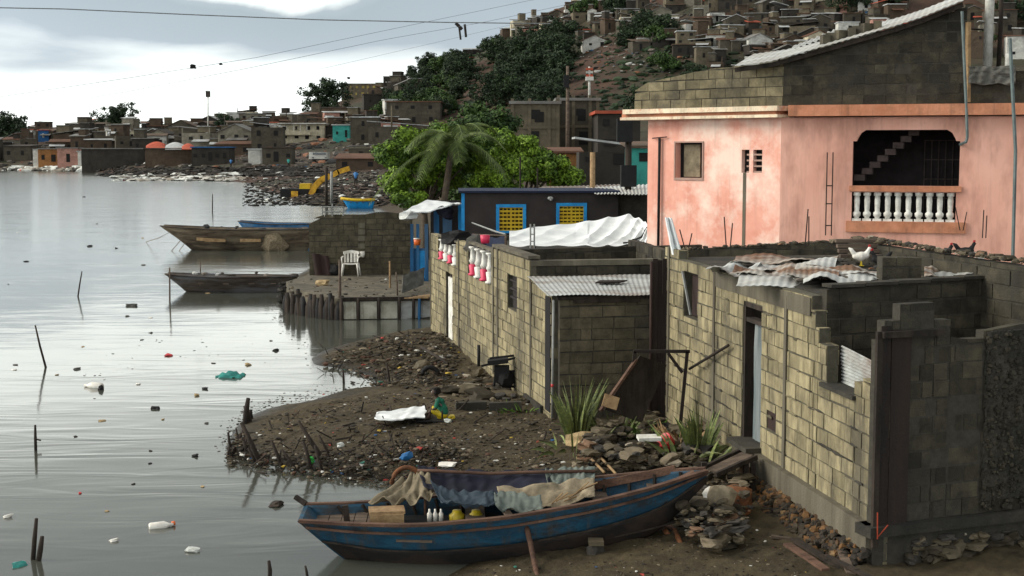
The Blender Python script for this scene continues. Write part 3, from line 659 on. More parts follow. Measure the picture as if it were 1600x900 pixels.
for bb, n, zt in ((b1, 4, 2.78), (b2, 4, 2.88)):
    for i in range(n):
        a = bb[0] + (bb[1] - bb[0]) * (i + .5) / n; mt = ('plastic_pinkred', 'white_paint')[i % 2]
        baluster(WA, a, bb[2] + .0, zt - .04, .095 * (1.1 if n == 4 else 1), [mt, 'white_paint'], mh, -.06)
m = MB(); WA.slab(m, d1[0] + .25, d1[1] - .01, .32, d1[3] - .12, -.06, -.02); m.build('door', 'white_paint', mh)
m = MB(); WA.slab(m, d1[0] - .02, d1[0] + .25, .3, d1[3], -.16, -.1); m.build('door_frame', 'rust_brown', mh)
m = MB(); WA.slab(m, w1[0] + .02, w1[1] - .02, w1[2], w1[3], -.14, -.10)
for t in (.3, .55, .8): WA.slab(m, w1[0], w1[1], w1[2] + (w1[3] - w1[2]) * t, w1[2] + (w1[3] - w1[2]) * t + .04, -.1, -.05)
m.build('window', 'dark_interior', mh)
smears(WA, mh, 110, 8, 2.5, WA.len - .7, 'block_mid', [b1, b2, d1, w1])
# south wall top beam of the room, with the inner walls behind
WS = Wall(WA.pt(sR, 0, -.02).xy, (2.83, 26.5))
block_wall(WS, 'south_wall', 'block_dark', 'mortar_dark', mh, .3, const(2.86), .16, seed=14, s0=.1)
m = MB(); WS.slab(m, 0, WS.len, 2.86, 2.96, -.2, .03); m.build('ring_beam', 'concrete', mh)
m = MB(); WA.slab(m, sA(771), sR, 2.99, 3.05, -.2, .03); m.build('ring_beam', 'concrete', mh)
WX = Wall(WA.pt(sA(780), 0, -.2).xy, (WA.pt(sA(780), 0).x + 4.3, WA.pt(sA(780), 0).y + .95))
block_wall(WX, 'inner_wall', 'block_dark', 'mortar_dark', mh, .3, prof([(0, 2.98), (4.4, 3.02)]), .16, seed=15)
WY = Wall((2.5, 30.2), (2.95, 26.6)); block_wall(WY, 'east_wall', 'block_dark', 'mortar_dark', mh, .3, const(3.1), .16, seed=16)
WZ = Wall((-2.05, 37.9), (2.4, 38.6)); block_wall(WZ, 'rear_wall', 'block_dark', 'mortar_dark', mh, .3, const(2.7), .16, seed=17)
m = MB(); q = [WA.pt(.1, 2.55, -.18), WA.pt(sA(775), 2.55, -.18), Vector((2.3, 29.9, 2.6)), Vector((2.0, 38.3, 2.6))]; m.hexa([Vector((p.x, p.y, p.z - .08)) for p in q], q); m.build('roof_slab', 'concrete_dark', mh)
# lean-to shed against it, facing the camera
sh = thing('block_shed', (1.6, 24.8, .4), 'low dark block shed with a pale tin roof between the two block houses', 'shed')
WD = Wall((.77, 24.25), (2.70, 24.64))
block_wall(WD, 'front_wall', 'block_grey', 'mortar_dark', sh, .1, const(2.42), .15, seed=18, s0=.06)
m = MB(); rz = 2.5
q = [Vector((.62, 24.15, 2.50)), Vector((2.62, 24.50, 2.50)), Vector((2.75, 26.3, 2.68)), Vector((.28, 25.95, 2.68))]
corr(m, q[0], q[1], q[2], q[3], 26, .005, .004, wob=.03); m.build('tin_roof', 'zinc', sh)
m = MB(); WD.slab(m, .02, WD.len, 2.42, 2.475, -.1, .03); WD.slab(m, .3, 1.5, 2.36, 2.42, .0, .05); m.build('roof_beam', 'wood_dark', sh)
m = MB(); m.hexa([Vector((1.5, 25.2, 2.615)), Vector((1.95, 25.3, 2.615)), Vector((2.1, 25.5, 2.63)), Vector((1.6, 25.45, 2.63))], [Vector((1.5, 25.2, 2.64)), Vector((1.95, 25.3, 2.64)), Vector((2.1, 25.5, 2.655)), Vector((1.6, 25.45, 2.655))])
m.build('roof_patch', 'rust_dark', sh)
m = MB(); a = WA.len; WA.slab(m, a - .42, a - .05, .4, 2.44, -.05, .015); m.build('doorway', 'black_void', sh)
m = MB(); m.tube([(.70, 24.22, .35), (.72, 24.24, 2.42)], .022, 6); m.build('door_post', 'steel_grey', sh)
m = MB(); m.tube([(.70, 24.225, .9), (.703, 24.225, .95)], .026, 6); m.build('post_band', 'plastic_red', sh)
# tall rusty sheet between shed and near house
m = MB()
for k in range(4): m.box((2.47 + .085 * k, 24.18 + .02 * (k % 2), 1.72), (.082, .02, 2.85 - .06 * (k % 2)), rx=.01)
pl = m.build('sheet', 'rust_dark', None); tag(pl, 'tall dark rusty metal sheet standing between shed and near house', 'metal sheet')
m = MB(); m.tube([(2.40, 24.14, .2), (2.40, 24.14, 3.1)], .025, 6); m.build('edge_post', 'rust_brown', pl)
m = MB(); WA.slab(m, sR - .3, WA.len - .6, .1, .42, .005, .06); m.build('footing', 'concrete_dark', mh)

# ================================================================== pink house
ph = thing('pink_house', (6.5, 30, .3), 'salmon pink two storey house with white balusters under a stepped arched loggia', 'house')
cA = (2.98, 31.0); cM = (5.44, 28.6); cE = (13.5, 26.1)
WL = Wall(cA, cM); WR = Wall(cM, cE)
zb, ze = .3, 5.66
def pwall(W, name, m_, holes, s0, s1, z0, z1, th=.2):
    """plain wall with rectangular holes, as a grid of cells"""
    mb = MB(); ss = sorted({s0, s1} | {h[k] for h in holes for k in (0, 1)}); zs = sorted({z0, z1} | {h[k] for h in holes for k in (2, 3)})
    ok = lambda i, j: 0 <= i < len(ss) - 1 and 0 <= j < len(zs) - 1 and not any(h[0] < (ss[i] + ss[i + 1]) / 2 < h[1] and h[2] < (zs[j] + zs[j + 1]) / 2 < h[3] for h in holes)
    for i in range(len(ss) - 1):
        for j in range(len(zs) - 1):
            if not ok(i, j): continue
            a, b, c_, d = ss[i], ss[i + 1], zs[j], zs[j + 1]
            f = lambda *p: mb.add(p, [(0, 1, 2, 3)])
            f(W.pt(a, c_), W.pt(b, c_), W.pt(b, d), W.pt(a, d)); f(W.pt(b, c_, -th), W.pt(a, c_, -th), W.pt(a, d, -th), W.pt(b, d, -th))
            if not ok(i - 1, j): f(W.pt(a, c_, -th), W.pt(a, c_), W.pt(a, d), W.pt(a, d, -th))
            if not ok(i + 1, j): f(W.pt(b, c_), W.pt(b, c_, -th), W.pt(b, d, -th), W.pt(b, d))
            if not ok(i, j - 1): f(W.pt(a, c_, -th), W.pt(b, c_, -th), W.pt(b, c_), W.pt(a, c_))
            if not ok(i, j + 1): f(W.pt(a, d), W.pt(b, d), W.pt(b, d, -th), W.pt(a, d, -th))
    return mb.build(name, m_, parent=ph)
def rectL(W, x0, x1, yt, yb): return [W.S(x0), W.S(x1), W.hit((x0 + x1) / 2, yb)[1], W.hit((x0 + x1) / 2, yt)[1]]
wl = rectL(WL, 1055, 1097, 223, 278); v1 = rectL(WL, 1158, 1170, 234, 270); v2 = rectL(WL, 1176, 1190, 234, 270)
pwall(WL, 'left_wall', 'plaster_pink', [wl, v1, v2], 0, WL.len, zb, ze)
ar = rectL(WR, 1331, 1498, 203, 288); br = rectL(WR, 1331, 1494, 300, 344)
ar[2] = 3.3 + 1.05
zr = lambda px, py: WR.hit(px, py)[1]
ar = [WR.S(1331), WR.S(1498), zr(1331, 290), zr(1400, 203)]
br = [WR.S(1331), WR.S(1494), zr(1331, 345), zr(1331, 300)]
pwall(WR, 'right_wall', 'plaster_salmon', [ar, br], 0, WR.len, zb, ze)
# stepped arch corners
for side in (0, 1):
    m = MB(); h = ar[3]; x = ar[0] if side == 0 else ar[1]; sg = 1 if side == 0 else -1; wdt = (ar[1] - ar[0])
    prof_ = [(0, 0), (0, -.22), (.035 * wdt, -.22), (.05 * wdt, -.15), (.075 * wdt, -.06), (.12 * wdt, 0)]
    pts = [(x + sg * a, h + b) for a, b in prof_]
    o_, t_ = -.003, .195
    fr = [WR.pt(a, z, o_) for a, z in pts]; bk = [WR.pt(a, z, -t_) for a, z in pts]; n = len(pts)
    m.add(fr + bk, [tuple(range(n)), tuple(range(n, 2 * n))[::-1]] + [(i, (i + 1) % n, n + (i + 1) % n, n + i) for i in range(n)]); m.build('arch_corner', 'plaster_salmon', ph)
m = MB(); WR.slab(m, ar[0] - .05, ar[1] + .05, ar[2] - .11, ar[2] + .0, .003, .05); m.build('rail', 'trim_orange', ph)
m = MB(); WR.slab(m, ar[0] - .1, ar[1] + .15, br[2] - .22, br[2] - .0, .003, .04); m.build('balcony_kerb', 'trim_orange', ph)
n = 10
for i in range(n):
    a = br[0] + (br[1] - br[0]) * (i + .5) / n; z0, z1 = br[2], br[3] - .0
    m = MB(); c_ = WR.pt(a, z0, -.08); h = z1 - z0
    m.box(c_ + Vector((0, 0, h * .04)), (.17, .15, h * .08), rz=math.atan2(WR.u.y, WR.u.x)); m.lathe(c_ + Vector((0, 0, h * .08)), [(0, .05), (h * .06, .05), (h * .1, .075), (h * .2, .08), (h * .26, .045), (h * .32, .05), (h * .62, .058), (h * .78, .05), (h * .8, .075), (h * .92, .075)], 12)
    m.build('baluster', 'white_paint', ph)
# loggia room: back wall, stairs, door, grille
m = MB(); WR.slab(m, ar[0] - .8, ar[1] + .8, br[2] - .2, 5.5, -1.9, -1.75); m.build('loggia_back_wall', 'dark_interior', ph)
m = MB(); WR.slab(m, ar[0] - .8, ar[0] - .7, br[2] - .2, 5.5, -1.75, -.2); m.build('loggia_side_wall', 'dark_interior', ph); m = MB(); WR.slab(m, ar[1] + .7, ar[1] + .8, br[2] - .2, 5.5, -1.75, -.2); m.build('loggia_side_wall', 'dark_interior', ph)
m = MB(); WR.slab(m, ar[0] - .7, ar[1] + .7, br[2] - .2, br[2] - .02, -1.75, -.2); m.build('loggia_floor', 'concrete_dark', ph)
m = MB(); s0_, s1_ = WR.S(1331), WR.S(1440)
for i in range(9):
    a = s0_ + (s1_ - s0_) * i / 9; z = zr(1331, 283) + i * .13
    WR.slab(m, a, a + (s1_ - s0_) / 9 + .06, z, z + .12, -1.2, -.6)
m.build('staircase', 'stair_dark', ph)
m = MB(); a = WR.S(1465)
for i in range(7): WR.slab(m, WR.S(1440) + i * .14, WR.S(1440) + i * .14 + .02, br[2], 5.2, -1.735, -1.70)
for i in range(5): WR.slab(m, WR.S(1440), WR.S(1440) + .9, br[2] + .4 * i, br[2] + .4 * i + .02, -1.735, -1.705)
m.build('door_grille', 'stair_dark', ph)
# left window with inner board, vents
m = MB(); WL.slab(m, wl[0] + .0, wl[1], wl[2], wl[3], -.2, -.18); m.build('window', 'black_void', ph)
m = MB(); WL.slab(m, wl[0] + .12, wl[0] + .55, wl[2] + .02, wl[3] - .04, -.17, -.14); m.build('curtain', 'cloth_beige', ph)
m = MB()
for a, b, c_, d in ((wl[0], wl[1], wl[2] - .05, wl[2]), (wl[0], wl[1], wl[3], wl[3] + .03), (wl[0] - .03, wl[0], wl[2] - .05, wl[3] + .03), (wl[1], wl[1] + .03, wl[2] - .05, wl[3] + .03)): WL.slab(m, a, b, c_, d, .002, .02)
m.build('window_frame', 'plaster_greypink', ph)
for v in (v1, v2):
    m = MB(); WL.slab(m, v[0], v[1], v[2], v[3], -.19, -.12); vb = m.build('vent', 'black_void', ph)
    m = MB(); h = v[3] - v[2]
    for i in range(4): WL.slab(m, v[0] if v is v2 else v[1] - .07, v[1], v[2] + h * i / 4, v[2] + h * i / 4 + .035, -.1, -.01)
    m.build('vent_slat', 'plaster_greypink', vb)
m = MB(); a = WL.S(1161); WL.slab(m, a, a + .07, zb, v1[2], .002, .012); m.build('rust_streak', 'concrete', ph)
m = MB(); a = WL.S(1032)
m.tube([WL.pt(a, 2.9, .06), WL.pt(a, zr(1032, 215), .05)], .03, 6); m.tube([WL.pt(a - .2, WL.hit(1032, 216)[1], .05), WL.pt(a + .2, WL.hit(1032, 214)[1], .05)], .012, 5)
m.build('drain_pipe', 'black_matte', ph)
# eaves slab: cream on the left face, orange on the right
def eave(W, a0, a1, z0, z1, o, mt, nm):
    m = MB(); W.slab(m, a0, a1, z0, z1, -.3, o); return m.build(nm, mt, ph)
eave(WL, -.55, WL.len + .10, 5.66, 5.72, .30, 'trim_cream', 'eave'); eave(WL, -.55, WL.len + .02, 5.72, 5.79, .24, 'trim_orange', 'eave_band'); eave(WL, -.45, WL.len + .12, 5.79, 5.89, .34, 'trim_cream', 'eave_cap')
eave(WR, .16, WR.len, 5.68, 5.90, .26, 'trim_orange', 'eave')
# upper block storey
WL2 = Wall((cA[0] - .32 + .05, cA[1] + .35), (cM[0] + .05, cM[1] + .12))
zt = lambda px, py: WL2.hit(px, py)[1]
block_wall(WL2, 'upper_left_wall', 'block_mid', 'mortar_dark', ph, 5.89, prof([(0, zt(990, 146)), (WL2.S(1008), zt(1008, 128)), (WL2.S(1040), zt(1040, 122)), (WL2.S(1110), zt(1110, 106)), (WL2.len, zt(1208, 99))]), .15, seed=31)
WR2 = Wall((cM[0] + .05, cM[1] + .12), (cE[0] + .05, cE[1] + .12))
zt2 = lambda px, py: WR2.hit(px, py)[1]
sg = WR2.S(1503)
gtop = prof([(0, zt2(1208, 96)), (WR2.S(1300), zt2(1300, 72)), (WR2.S(1400), zt2(1400, 44)), (sg, zt2(1500, 10)), (sg + .001, zt2(1510, 110)), (WR2.len, zt2(1600, 112))])
block_wall(WR2, 'gable_wall', 'block_dark', 'mortar_dark', ph, 5.905, gtop, .15, seed=32, joint=.012, s1=WR2.len, brk=(sg,), depth=.007)
m = MB()
def gp(px, py, o, dz=.0): a, z = WR2.hit(px, py); return WR2.pt(a, z + dz, o)
path = [(1150, 104), (1208, 96), (1300, 70), (1400, 41), (1440, 28), (1505, 2)]
for (x0, y0), (x1, y1) in zip(path[:-1], path[1:]):
    a, b = gp(x0, y0, .25), gp(x1, y1, .25); c_, d = gp(x1, y1, -2.6, .42), gp(x0, y0, -2.6, .42)
    corr(m, a, b, c_, d, max(2, int((b - a).length / .12)), .006, .012, wob=0)
m.build('tin_roof', 'zinc_white', ph)
m = MB()
for (x0, y0), (x1, y1) in zip(path[:-1], path[1:]): m.beam(gp(x0, y0, .14, -.075), gp(x1, y1, .14, -.075), .06, .09)
m.build('fascia', 'wood_dark', ph)
m = MB()
for x0, y0, x1, y1, o0, o1 in ((1215, 78, 1290, 48, -2.0, -3.2), (1300, 58, 1385, 32, -1.6, -3.0)):
    corr(m, gp(x0, y0, o0, .1), gp(x1, y1, o0, .1), gp(x1, y1 - 8, o1, .2), gp(x0, y0 - 8, o1, .2), 8, .02, .01)
m.build('raised_sheet', 'zinc_white', ph)
m = MB()
for i in range(7):
    p = gp(1285 + i * 14, 66 - i * 3.6, -.6, .1); m.box(p, (.15, .3, .18), rz=i)
m.build('roof_block', 'block_grey', ph)
m = MB(); WR2.slab(m, sg + .02, WR2.len, zt2(1550, 112), zt2(1550, 106), -.3, .05); m.build('wall_cap', 'concrete', ph)
# rear body so the house is closed
m = MB(); q = [Vector((cA[0], cA[1], zb)), Vector((cM[0], cM[1] + .3, zb)), Vector((cE[0], cE[1] + .3, zb)), Vector((cE[0] + 1, 38, zb)), Vector((4.5, 38, zb))]
p0, p1, p2, p3 = Vector((5.0, 38, zb)), Vector((3.15, 31.2, zb)), Vector((14.5, 38, zb)), Vector((13.5, 26.4, zb))
for a, b in ((p0, p1), (p2, p0), (p3, p2)): m.beam(Vector((a.x, a.y, 2.95)), Vector((b.x, b.y, 2.95)), .2, 5.3)
m.build('rear_wall', 'concrete', ph)
m = MB(); t = [Vector((p.x, p.y, 5.62)) for p in (Vector((3.1, 31.1, 0)), Vector((5.5, 28.75, 0)), Vector((13.5, 26.4, 0)), Vector((14.5, 38, 0)))]; t5 = [Vector((3.1, 31.1, 5.62)), Vector((5.5, 28.85, 5.62)), Vector((13.4, 26.4, 5.62)), Vector((14.4, 38, 5.62)), Vector((5, 38, 5.62))]
m.add(t5 + [p + Vector((0, 0, .2)) for p in t5], [(0, 1, 2, 3, 4)[::-1], (5, 6, 7, 8, 9)] + [(i, (i + 1) % 5, 5 + (i + 1) % 5, 5 + i) for i in range(5)]); m.build('roof_slab', 'concrete', ph)
# rebar, conduits and poles
rod = 0
def rods(lst, r, mt, label, cat, name, grp=None, n=5):
    m = MB()
    for pts in lst: m.tube(pts, r, n)
    return tag(m.build(name, mt), label, cat, grp)
rl = []
for px in (1292, 1301): rl.append([WR.pt(WR.S(px), 3.3, .10), WR.pt(WR.S(px), zr(px, 238), .10)])
for py in (352, 318, 290): rl.append([WR.pt(WR.S(1291), zr(1291, py), .10), WR.pt(WR.S(1302), zr(1302, py), .10)])
rods(rl, .012, 'rust_dark', 'tall tied rebar rising before the pink wall left of the loggia', 'rebar', 'rebar')
p = PD(1583, 395, 23.5); q = PD(1578, 60, 23.5)
rods([[(p.x, 23.5, 2.9), (p.x - .02, 23.5, 5), q]], .03, 'pipe_teal', 'long thin grey conduit pole at the far right before the pink house', 'pole', 'conduit_pole')
rods([[gp(1509, 222, .4), gp(1511, 215, .4), gp(1510, 180, .38), gp(1507, 110, .35), gp(1503, 20, .3)], [gp(1500, 226, .1), gp(1509, 222, .4)]], .03, 'pipe_teal', 'thin hooked pipe hanging down at the right end of the gable', 'pipe', 'hooked_pipe')
rods([[gp(1512, 160, .1), gp(1513, 35, .05)]], .055, 'wood_tan', 'pale wooden post beside the gable end', 'post', 'wooden_post')
mm = MB(); p = gp(1545, 118, -1.5); mm.tube([p, (p.x + .02, p.y, p.z + 4)], [.10, .09], 10); tag(mm.build('utility_pole', 'white_paint'), 'thick pale pole standing behind the roof wall at upper right', 'pole')
mm = MB(); p = gp(1563, 118, -1.4); mm.tube([p, (p.x + .02, p.y, p.z + 1.2), (p.x - .02, p.y, p.z + 4)], [.05, .045, .04], 7); tag(mm.build('utility_pole', 'wood_dark'), 'thin dark pole right of the thick pale one behind the roof wall', 'pole')
mm = MB(); p = gp(1574, 112, -.1); mm.tube([p, (p.x, p.y, p.z + .35)], .05, 8); tag(mm.build('vent_pipe', 'white_paint'), 'short white pipe stub on the roof wall at upper right', 'pipe')
mm = MB(); a, b = WR2.S(1506), WR2.S(1580)
def tarpf(u, v):
    s = a + (b - a) * u; sag = .12 * math.sin(math.pi * u) + .05 * noise.noise(Vector((u * 6, v * 3, 0)))
    return WR2.pt(s, zt2(1545, 106) - v * (.34 + .07 * noise.noise(Vector((u * 4, 1, 1)))) - sag * .2 + .04, .10 + .06 * noise.noise(Vector((u * 8, v * 4, 5))))
mm.grid(tarpf, 40, 10, .012); tag(mm.build('tarpaulin', 'tarp_grey'), 'grey tarpaulin slung over the roof wall at upper right', 'tarpaulin')
for px, py, h in ((1135, 388, .5), (1070, 388, .3), (1258, 384, .6), (1500, 360, .45), (1535, 372, .5), (1565, 285, 1.6), (1545, 350, .7)):
    p = P(px, py, 3.45); m = MB(); l = rng.uniform(-.12, .12); m.tube([p, (p.x + l, p.y, p.z + h)], .010, 5); m.tube([(p.x + .06, p.y, p.z), (p.x + .07 - l * .5, p.y, p.z + h * .8)], .010, 5)
    tag(m.build('rebar', 'rust_dark'), 'rusty rebar pair sticking up from the walls before the pink house', 'rebar', 'rebar stubs before the pink house')
# white cloth hanging at the wall corner
m = MB()
def fc(u, v):
    p = PD(1044 + 14 * v, 340 + 58 * v, 23.9 - .1 * v); return Vector((p.x + (u - .5) * (.10 + .06 * v), p.y - .05 * math.sin(u * 9), p.z + .03 * noise.noise(Vector((u * 5, v * 5, 3)))))
m.grid(fc, 8, 14, .01); tag(m.build('hanging_cloth', 'tarp_white'), 'white rag hanging over the wall corner left of the pink house', 'cloth')
# ================================================================== platform, boundary wall, shack, dark house
dk = thing('dock_platform', (-4.5, 44, .3), 'packed earth platform held by white boards and black logs at the water', 'platform')
zp = .60
edge = [P(676, 466, zp), P(600, 467, zp), P(534, 468, zp), P(500, 462, zp), P(458, 452, zp), P(447, 440, zp), P(478, 431, zp), P(484, 426, zp)]
top = [Vector(e) for e in edge] + [Vector((-6.3, 51, zp)), Vector((-1.8, 51, zp))]
m = MB(); n = len(top)
m.add([(p.x, p.y, -.5) for p in top] + [tuple(p) for p in top], [tuple(range(n))[::-1] if False else tuple(range(n)), tuple(range(2 * n - 1, n - 1, -1))] + [(i, i + n, (i + 1) % n + n, (i + 1) % n) for i in range(n)])
m.build('earth_fill', 'concrete', dk)
m = MB(); m.beam(edge[2] + Vector((-.05, -.09, .02)), edge[0] + Vector((0, -.09, .02)), .14, .10); m.build('edge_beam', 'wood_dark', dk)
bs = [(537, 556), (565, 588), (597, 620)]
def edgeY(px):
    a, b = edge[2], edge[0]; d = ray(px, 480); t = d.x / d.y; k = (b.x - a.x) / (b.y - a.y + 1e-6)
    # intersection of view line with edge line in plan
    den = (b.x - a.x) - t * (b.y - a.y); u = (t * a.y - a.x) / den; return a.y + u * (b.y - a.y), a.x + u * (b.x - a.x)
for x0, x1 in ((536, 557), (563, 589), (595, 621)):
    y0, X0 = edgeY(x0); y1, X1 = edgeY(x1); m = MB(); m.beam((X0, y0 - .07, .28), (X1, y1 - .07, .28), .03, .52); m.build('board', 'board_white', dk)
for x0, x1 in ((626, 645), (647, 672)):
    y0, X0 = edgeY(x0); y1, X1 = edgeY(x1); m = MB(); m.beam((X0, y0 - .07, .26), (X1, y1 - .07, .26), .03, .56); m.build('board', 'zinc', dk)
for px, mt in ((534, 'wood_dark'), (560, 'wood_dark'), (592, 'wood_dark'), (624, 'wood_dark'), (646, 'wood_dark'), (655, 'blue_mid')):
    y0, X0 = edgeY(px); m = MB(); m.tube([(X0, y0 - .15, -.6), (X0 + .02, y0 - .16, .66)], .045, 7); m.build('stake', mt, dk)
for i in range(26):
    t = i / 25; px = 446 + (532 - 446) * t; py = 487 + 13 * math.sin(t * 1.5); p = P(px, py, 0); m = MB(); lx = rng.uniform(-.12, .12)
    m.tube([(p.x, p.y, -.6), (p.x + lx * .4, p.y + .02, .3), (p.x + lx, p.y + .12, rng.uniform(.48, .78))], [.10, .09, .06], 7); m.build('log', ('wood_dark', 'black_matte')[i % 3 == 0], dk)
rr = rubble('platform_debris', lambda r: (lambda q: (q.x, q.y, zp))(P(r.uniform(452, 668), r.uniform(434, 466), zp)), 160, (.03, .14), 'litter', 41, parent=dk); rr['kind'] = 'stuff'
rr = rubble('shore_junk', lambda r: (lambda q: (q.x, q.y, r.uniform(0, .45)))(P(r.uniform(438, 478), r.uniform(440, 476), .2)), 120, (.06, .3), 'rubble_black', 42, parent=dk); rr['kind'] = 'stuff'
# tall post in front of the platform, other posts
def post(px, pyb, pyt, r, mt, label, z=0, name='wooden_post', grp=None, lean=0, n=7, Y=None):
    b = P(px, pyb, z); t = PD(px + lean, pyt, b.y); m = MB(); mid = (Vector(b) + t) / 2 + Vector((rng.uniform(-.01, .01), 0, 0)); m.tube([Vector((b.x, b.y, min(z, 0) - .3)), mid, t], [r, r * .9, r * .8], n)
    return tag(m.build(name, mt), label, 'post', grp)
post(531, 497, 406, .05, 'wood_grey', 'tall thin wooden post before the white plastic chair on the platform')
post(609, 450, 408, .035, 'wood_tan', 'short tan stick standing on the earth platform', zp, 'stick')
post(622, 462, 425, .03, 'wood_grey', 'bent grey stick at the right side of the platform', zp, 'stick', lean=-3)
# corrugated dark board leaning, pile at the right end
m = MB(); a, b = P(628, 458, .65), P(662, 445, .8); m.grid(lambda u, v: a.lerp(b, u) + Vector((0, .6 * v, .5 * v + .04 * noise.noise(Vector((u * 4, v * 4, 1))))), 8, 6, .02); tag(m.build('bent_sheet', 'tarp_grey'), 'dark bent sheet lying at the right end of the earth platform', 'sheet')
m = MB()
for i in range(5): p = P(632 + i * 7, 466 - i, .66); m.beam(p, p + Vector((.7, .1, .02 * i)), .08, .03)
tag(m.build('plank_pile', 'wood_tan'), 'small pile of tan planks at the platform edge by the block wall', 'planks')
m = MB(); p = P(504, 446, zp); m.rock(p + Vector((0, 0, .08)), (.42, .3, .2), 5); tag(m.build('sack', 'foam_tan'), 'small orange tan sack on the platform left of the post', 'sack')
# block boundary wall with chair before it
bw = thing('boundary_wall', (-5.3, 49.5, .5), 'dark block wall standing across the platform behind the white chair', 'wall')
WG = Wall(tuple(PD(483, 400, 49.6).xy), tuple(PD(645, 400, 50.0).xy))
gz = lambda px, py: WG.hit(px, py)[1]
topG = steps([(-1, gz(484, 350)), (WG.S(492), gz(495, 341)), (WG.S(502), gz(520, 335)), (WG.S(576), gz(600, 331)), (WG.S(620), gz(620, 333))])
block_wall(WG, 'wall', 'block_grey', 'mortar_dark', bw, .4, topG, .2, seed=43, joint=.014)
m = MB()
for i, py in enumerate((352, 362, 372, 384, 395)): a, z = WG.hit(565, py); WG.slab(m, a - .12, a + .12, z - .1, z + .08, .004, .02)
m.build('mortar_patch', 'concrete', bw)
m = MB(); f = lambda px, py: WG.pt(WG.S(px), gz(px, py), .06)
for a, b in (((503, 337), (503, 322)), ((536, 337), (536, 322)), ((503, 323), (536, 323)), ((519, 338), (519, 318)), ((503, 331), (536, 331))): m.tube([f(*a), f(*b)], .025, 5)
tag(m.build('gate_rail', 'steel_grey'), 'grey pipe rail on top of the dark block boundary wall', 'railing')
m = MB(); a = WG.S(487); m.grid(lambda u, v: WG.pt(a + .55 * u + .1 * v, .62 + .78 * (1 - v) * (1 - .15 * u), .10 + .05 * math.sin(u * 9) + .08 * v), 14, 10, .03); tag(m.build('hung_cloth', 'rust_brown'), 'dull purple brown cloth leaning at the left end of the boundary wall', 'cloth')
m = MB(); p = P(520, 431, zp); m.rock(p + Vector((0, .2, .18)), (.6, .4, .42), 9); tag(m.build('black_bag', 'black_matte'), 'black bag at the foot of the boundary wall left of the chair', 'bag')
m = MB(); p = P(566, 405, 1.3); a, z = WG.hit(566, 397); m.lathe(WG.pt(a, z - .1, .12), [(0, .08), (.2, .1)], 10); tag(m.build('white_pot', 'white_plastic'), 'small white pot fixed on the boundary wall right of the chair', 'pot')
# white plastic chair
ch = thing('plastic_chair', P(547, 432, zp), 'white plastic armchair on the earth platform before the block wall', 'chair')
o = P(547, 432, zp); W_ = .30
def cp(x, y, z): return Vector((o.x + x, o.y + y, o.z + z))
m = MB(); m.grid(lambda u, v: cp((u - .5) * .5, .02 + .42 * v, .43 - .02 * math.sin(u * math.pi)), 8, 6, -.02); m.build('seat', 'white_plastic', ch)
m = MB()
def cb(u, v): th = (u - .5) * 2.2; return cp(math.sin(th) * .30, .32 + math.cos(th) * .16, .46 + v * (.40 - .08 * abs(u - .5)))
for k in range(5): m.grid(lambda u, v, k=k: cb(.06 + k * .185 + u * .12, v), 3, 4, .015)
m.grid(lambda u, v: cb(u, .82 + .26 * v), 14, 3, .022); m.build('backrest', 'white_plastic', ch)
for sx in (-1, 1):
    m = MB(); m.beam(cp(sx * .29, -.02, .66), cp(sx * .29, .40, .68), .06, .025); m.tube([cp(sx * .29, 0, .66), cp(sx * .27, .02, .43)], .022, 6); m.build('armrest', 'white_plastic', ch)
    for y, dx in ((0, .02), (.42, .05)):
        m = MB(); m.tube([cp(sx * .25, y, .44), cp(sx * (.27 + dx), y - (.02 if y < .1 else -.05), 0)], [.032, .022], 6); m.build('leg', 'white_plastic', ch)
# ---- blue timber shack with awning
bk = thing('blue_shack', (-3.1, 48.5, .6), 'small blue timber shack with a white sheet awning beside the dark house', 'shack')
for x0, x1 in ((642, 646), (651, 655), (664, 669)):
    a, b = PD(x0, 434, 47.4), PD(x1, 350, 47.4); m = MB(); m.box(((a.x + b.x) / 2, 47.4, (.6 + b.z) / 2), (b.x - a.x, .08, b.z - .6)); m.build('post', 'blue_mid', bk)
m = MB(); a, b = PD(641, 434, 47.5), PD(668, 388, 47.5); m.box(((a.x + b.x) / 2, 47.5, (.6 + b.z) / 2), (b.x - a.x, .05, b.z - .6)); m.build('front_panel', 'blue_mid', bk)
m = MB(); a, b = PD(655, 430, 47.3), PD(664, 392, 47.3); m.box(((a.x + b.x) / 2, 47.42, (.7 + b.z) / 2), (b.x - a.x, .05, b.z - .7)); m.build('door', 'blue_bright', bk)
m = MB(); a, b = PD(668, 380, 49.2), PD(724, 335, 49.2); m.box(((a.x + b.x) / 2 + .1, 49.4, 2.0), (b.x - a.x, .1, 2.5)); m.build('back_wall', 'dark_interior', bk)
for x0, x1, mt in ((678, 686, 'blue_mid'), (692, 706, 'blue_mid'), (716, 722, 'blue_bright')):
    a, b = PD(x0, 380, 48.6), PD(x1, 338, 48.6); m = MB(); m.box(((a.x + b.x) / 2, 48.6, 1.9), (b.x - a.x, .06, 2.5)); m.build('panel', mt, bk)
m = MB()
def aw(u, v):
    a = PD(630 + 76 * u, 330 - 12 * u, 46.6).lerp(PD(668 + 54 * u, 312 + 6 * u, 49.2), v)
    return a + Vector((0, 0, .05 * noise.noise(Vector((u * 5, v * 4, 2))) - .12 * (1 - v) * math.sin(u * 3.1)))
m.grid(aw, 22, 12, .04); m.build('awning', 'tarp_white', bk)
m = MB(); a = PD(634, 343, 46.7); m.rock((a.x + .1, 46.8, a.z + .12), (.5, .5, .3), 3); m.build('awning_fold', 'zinc_white', bk)
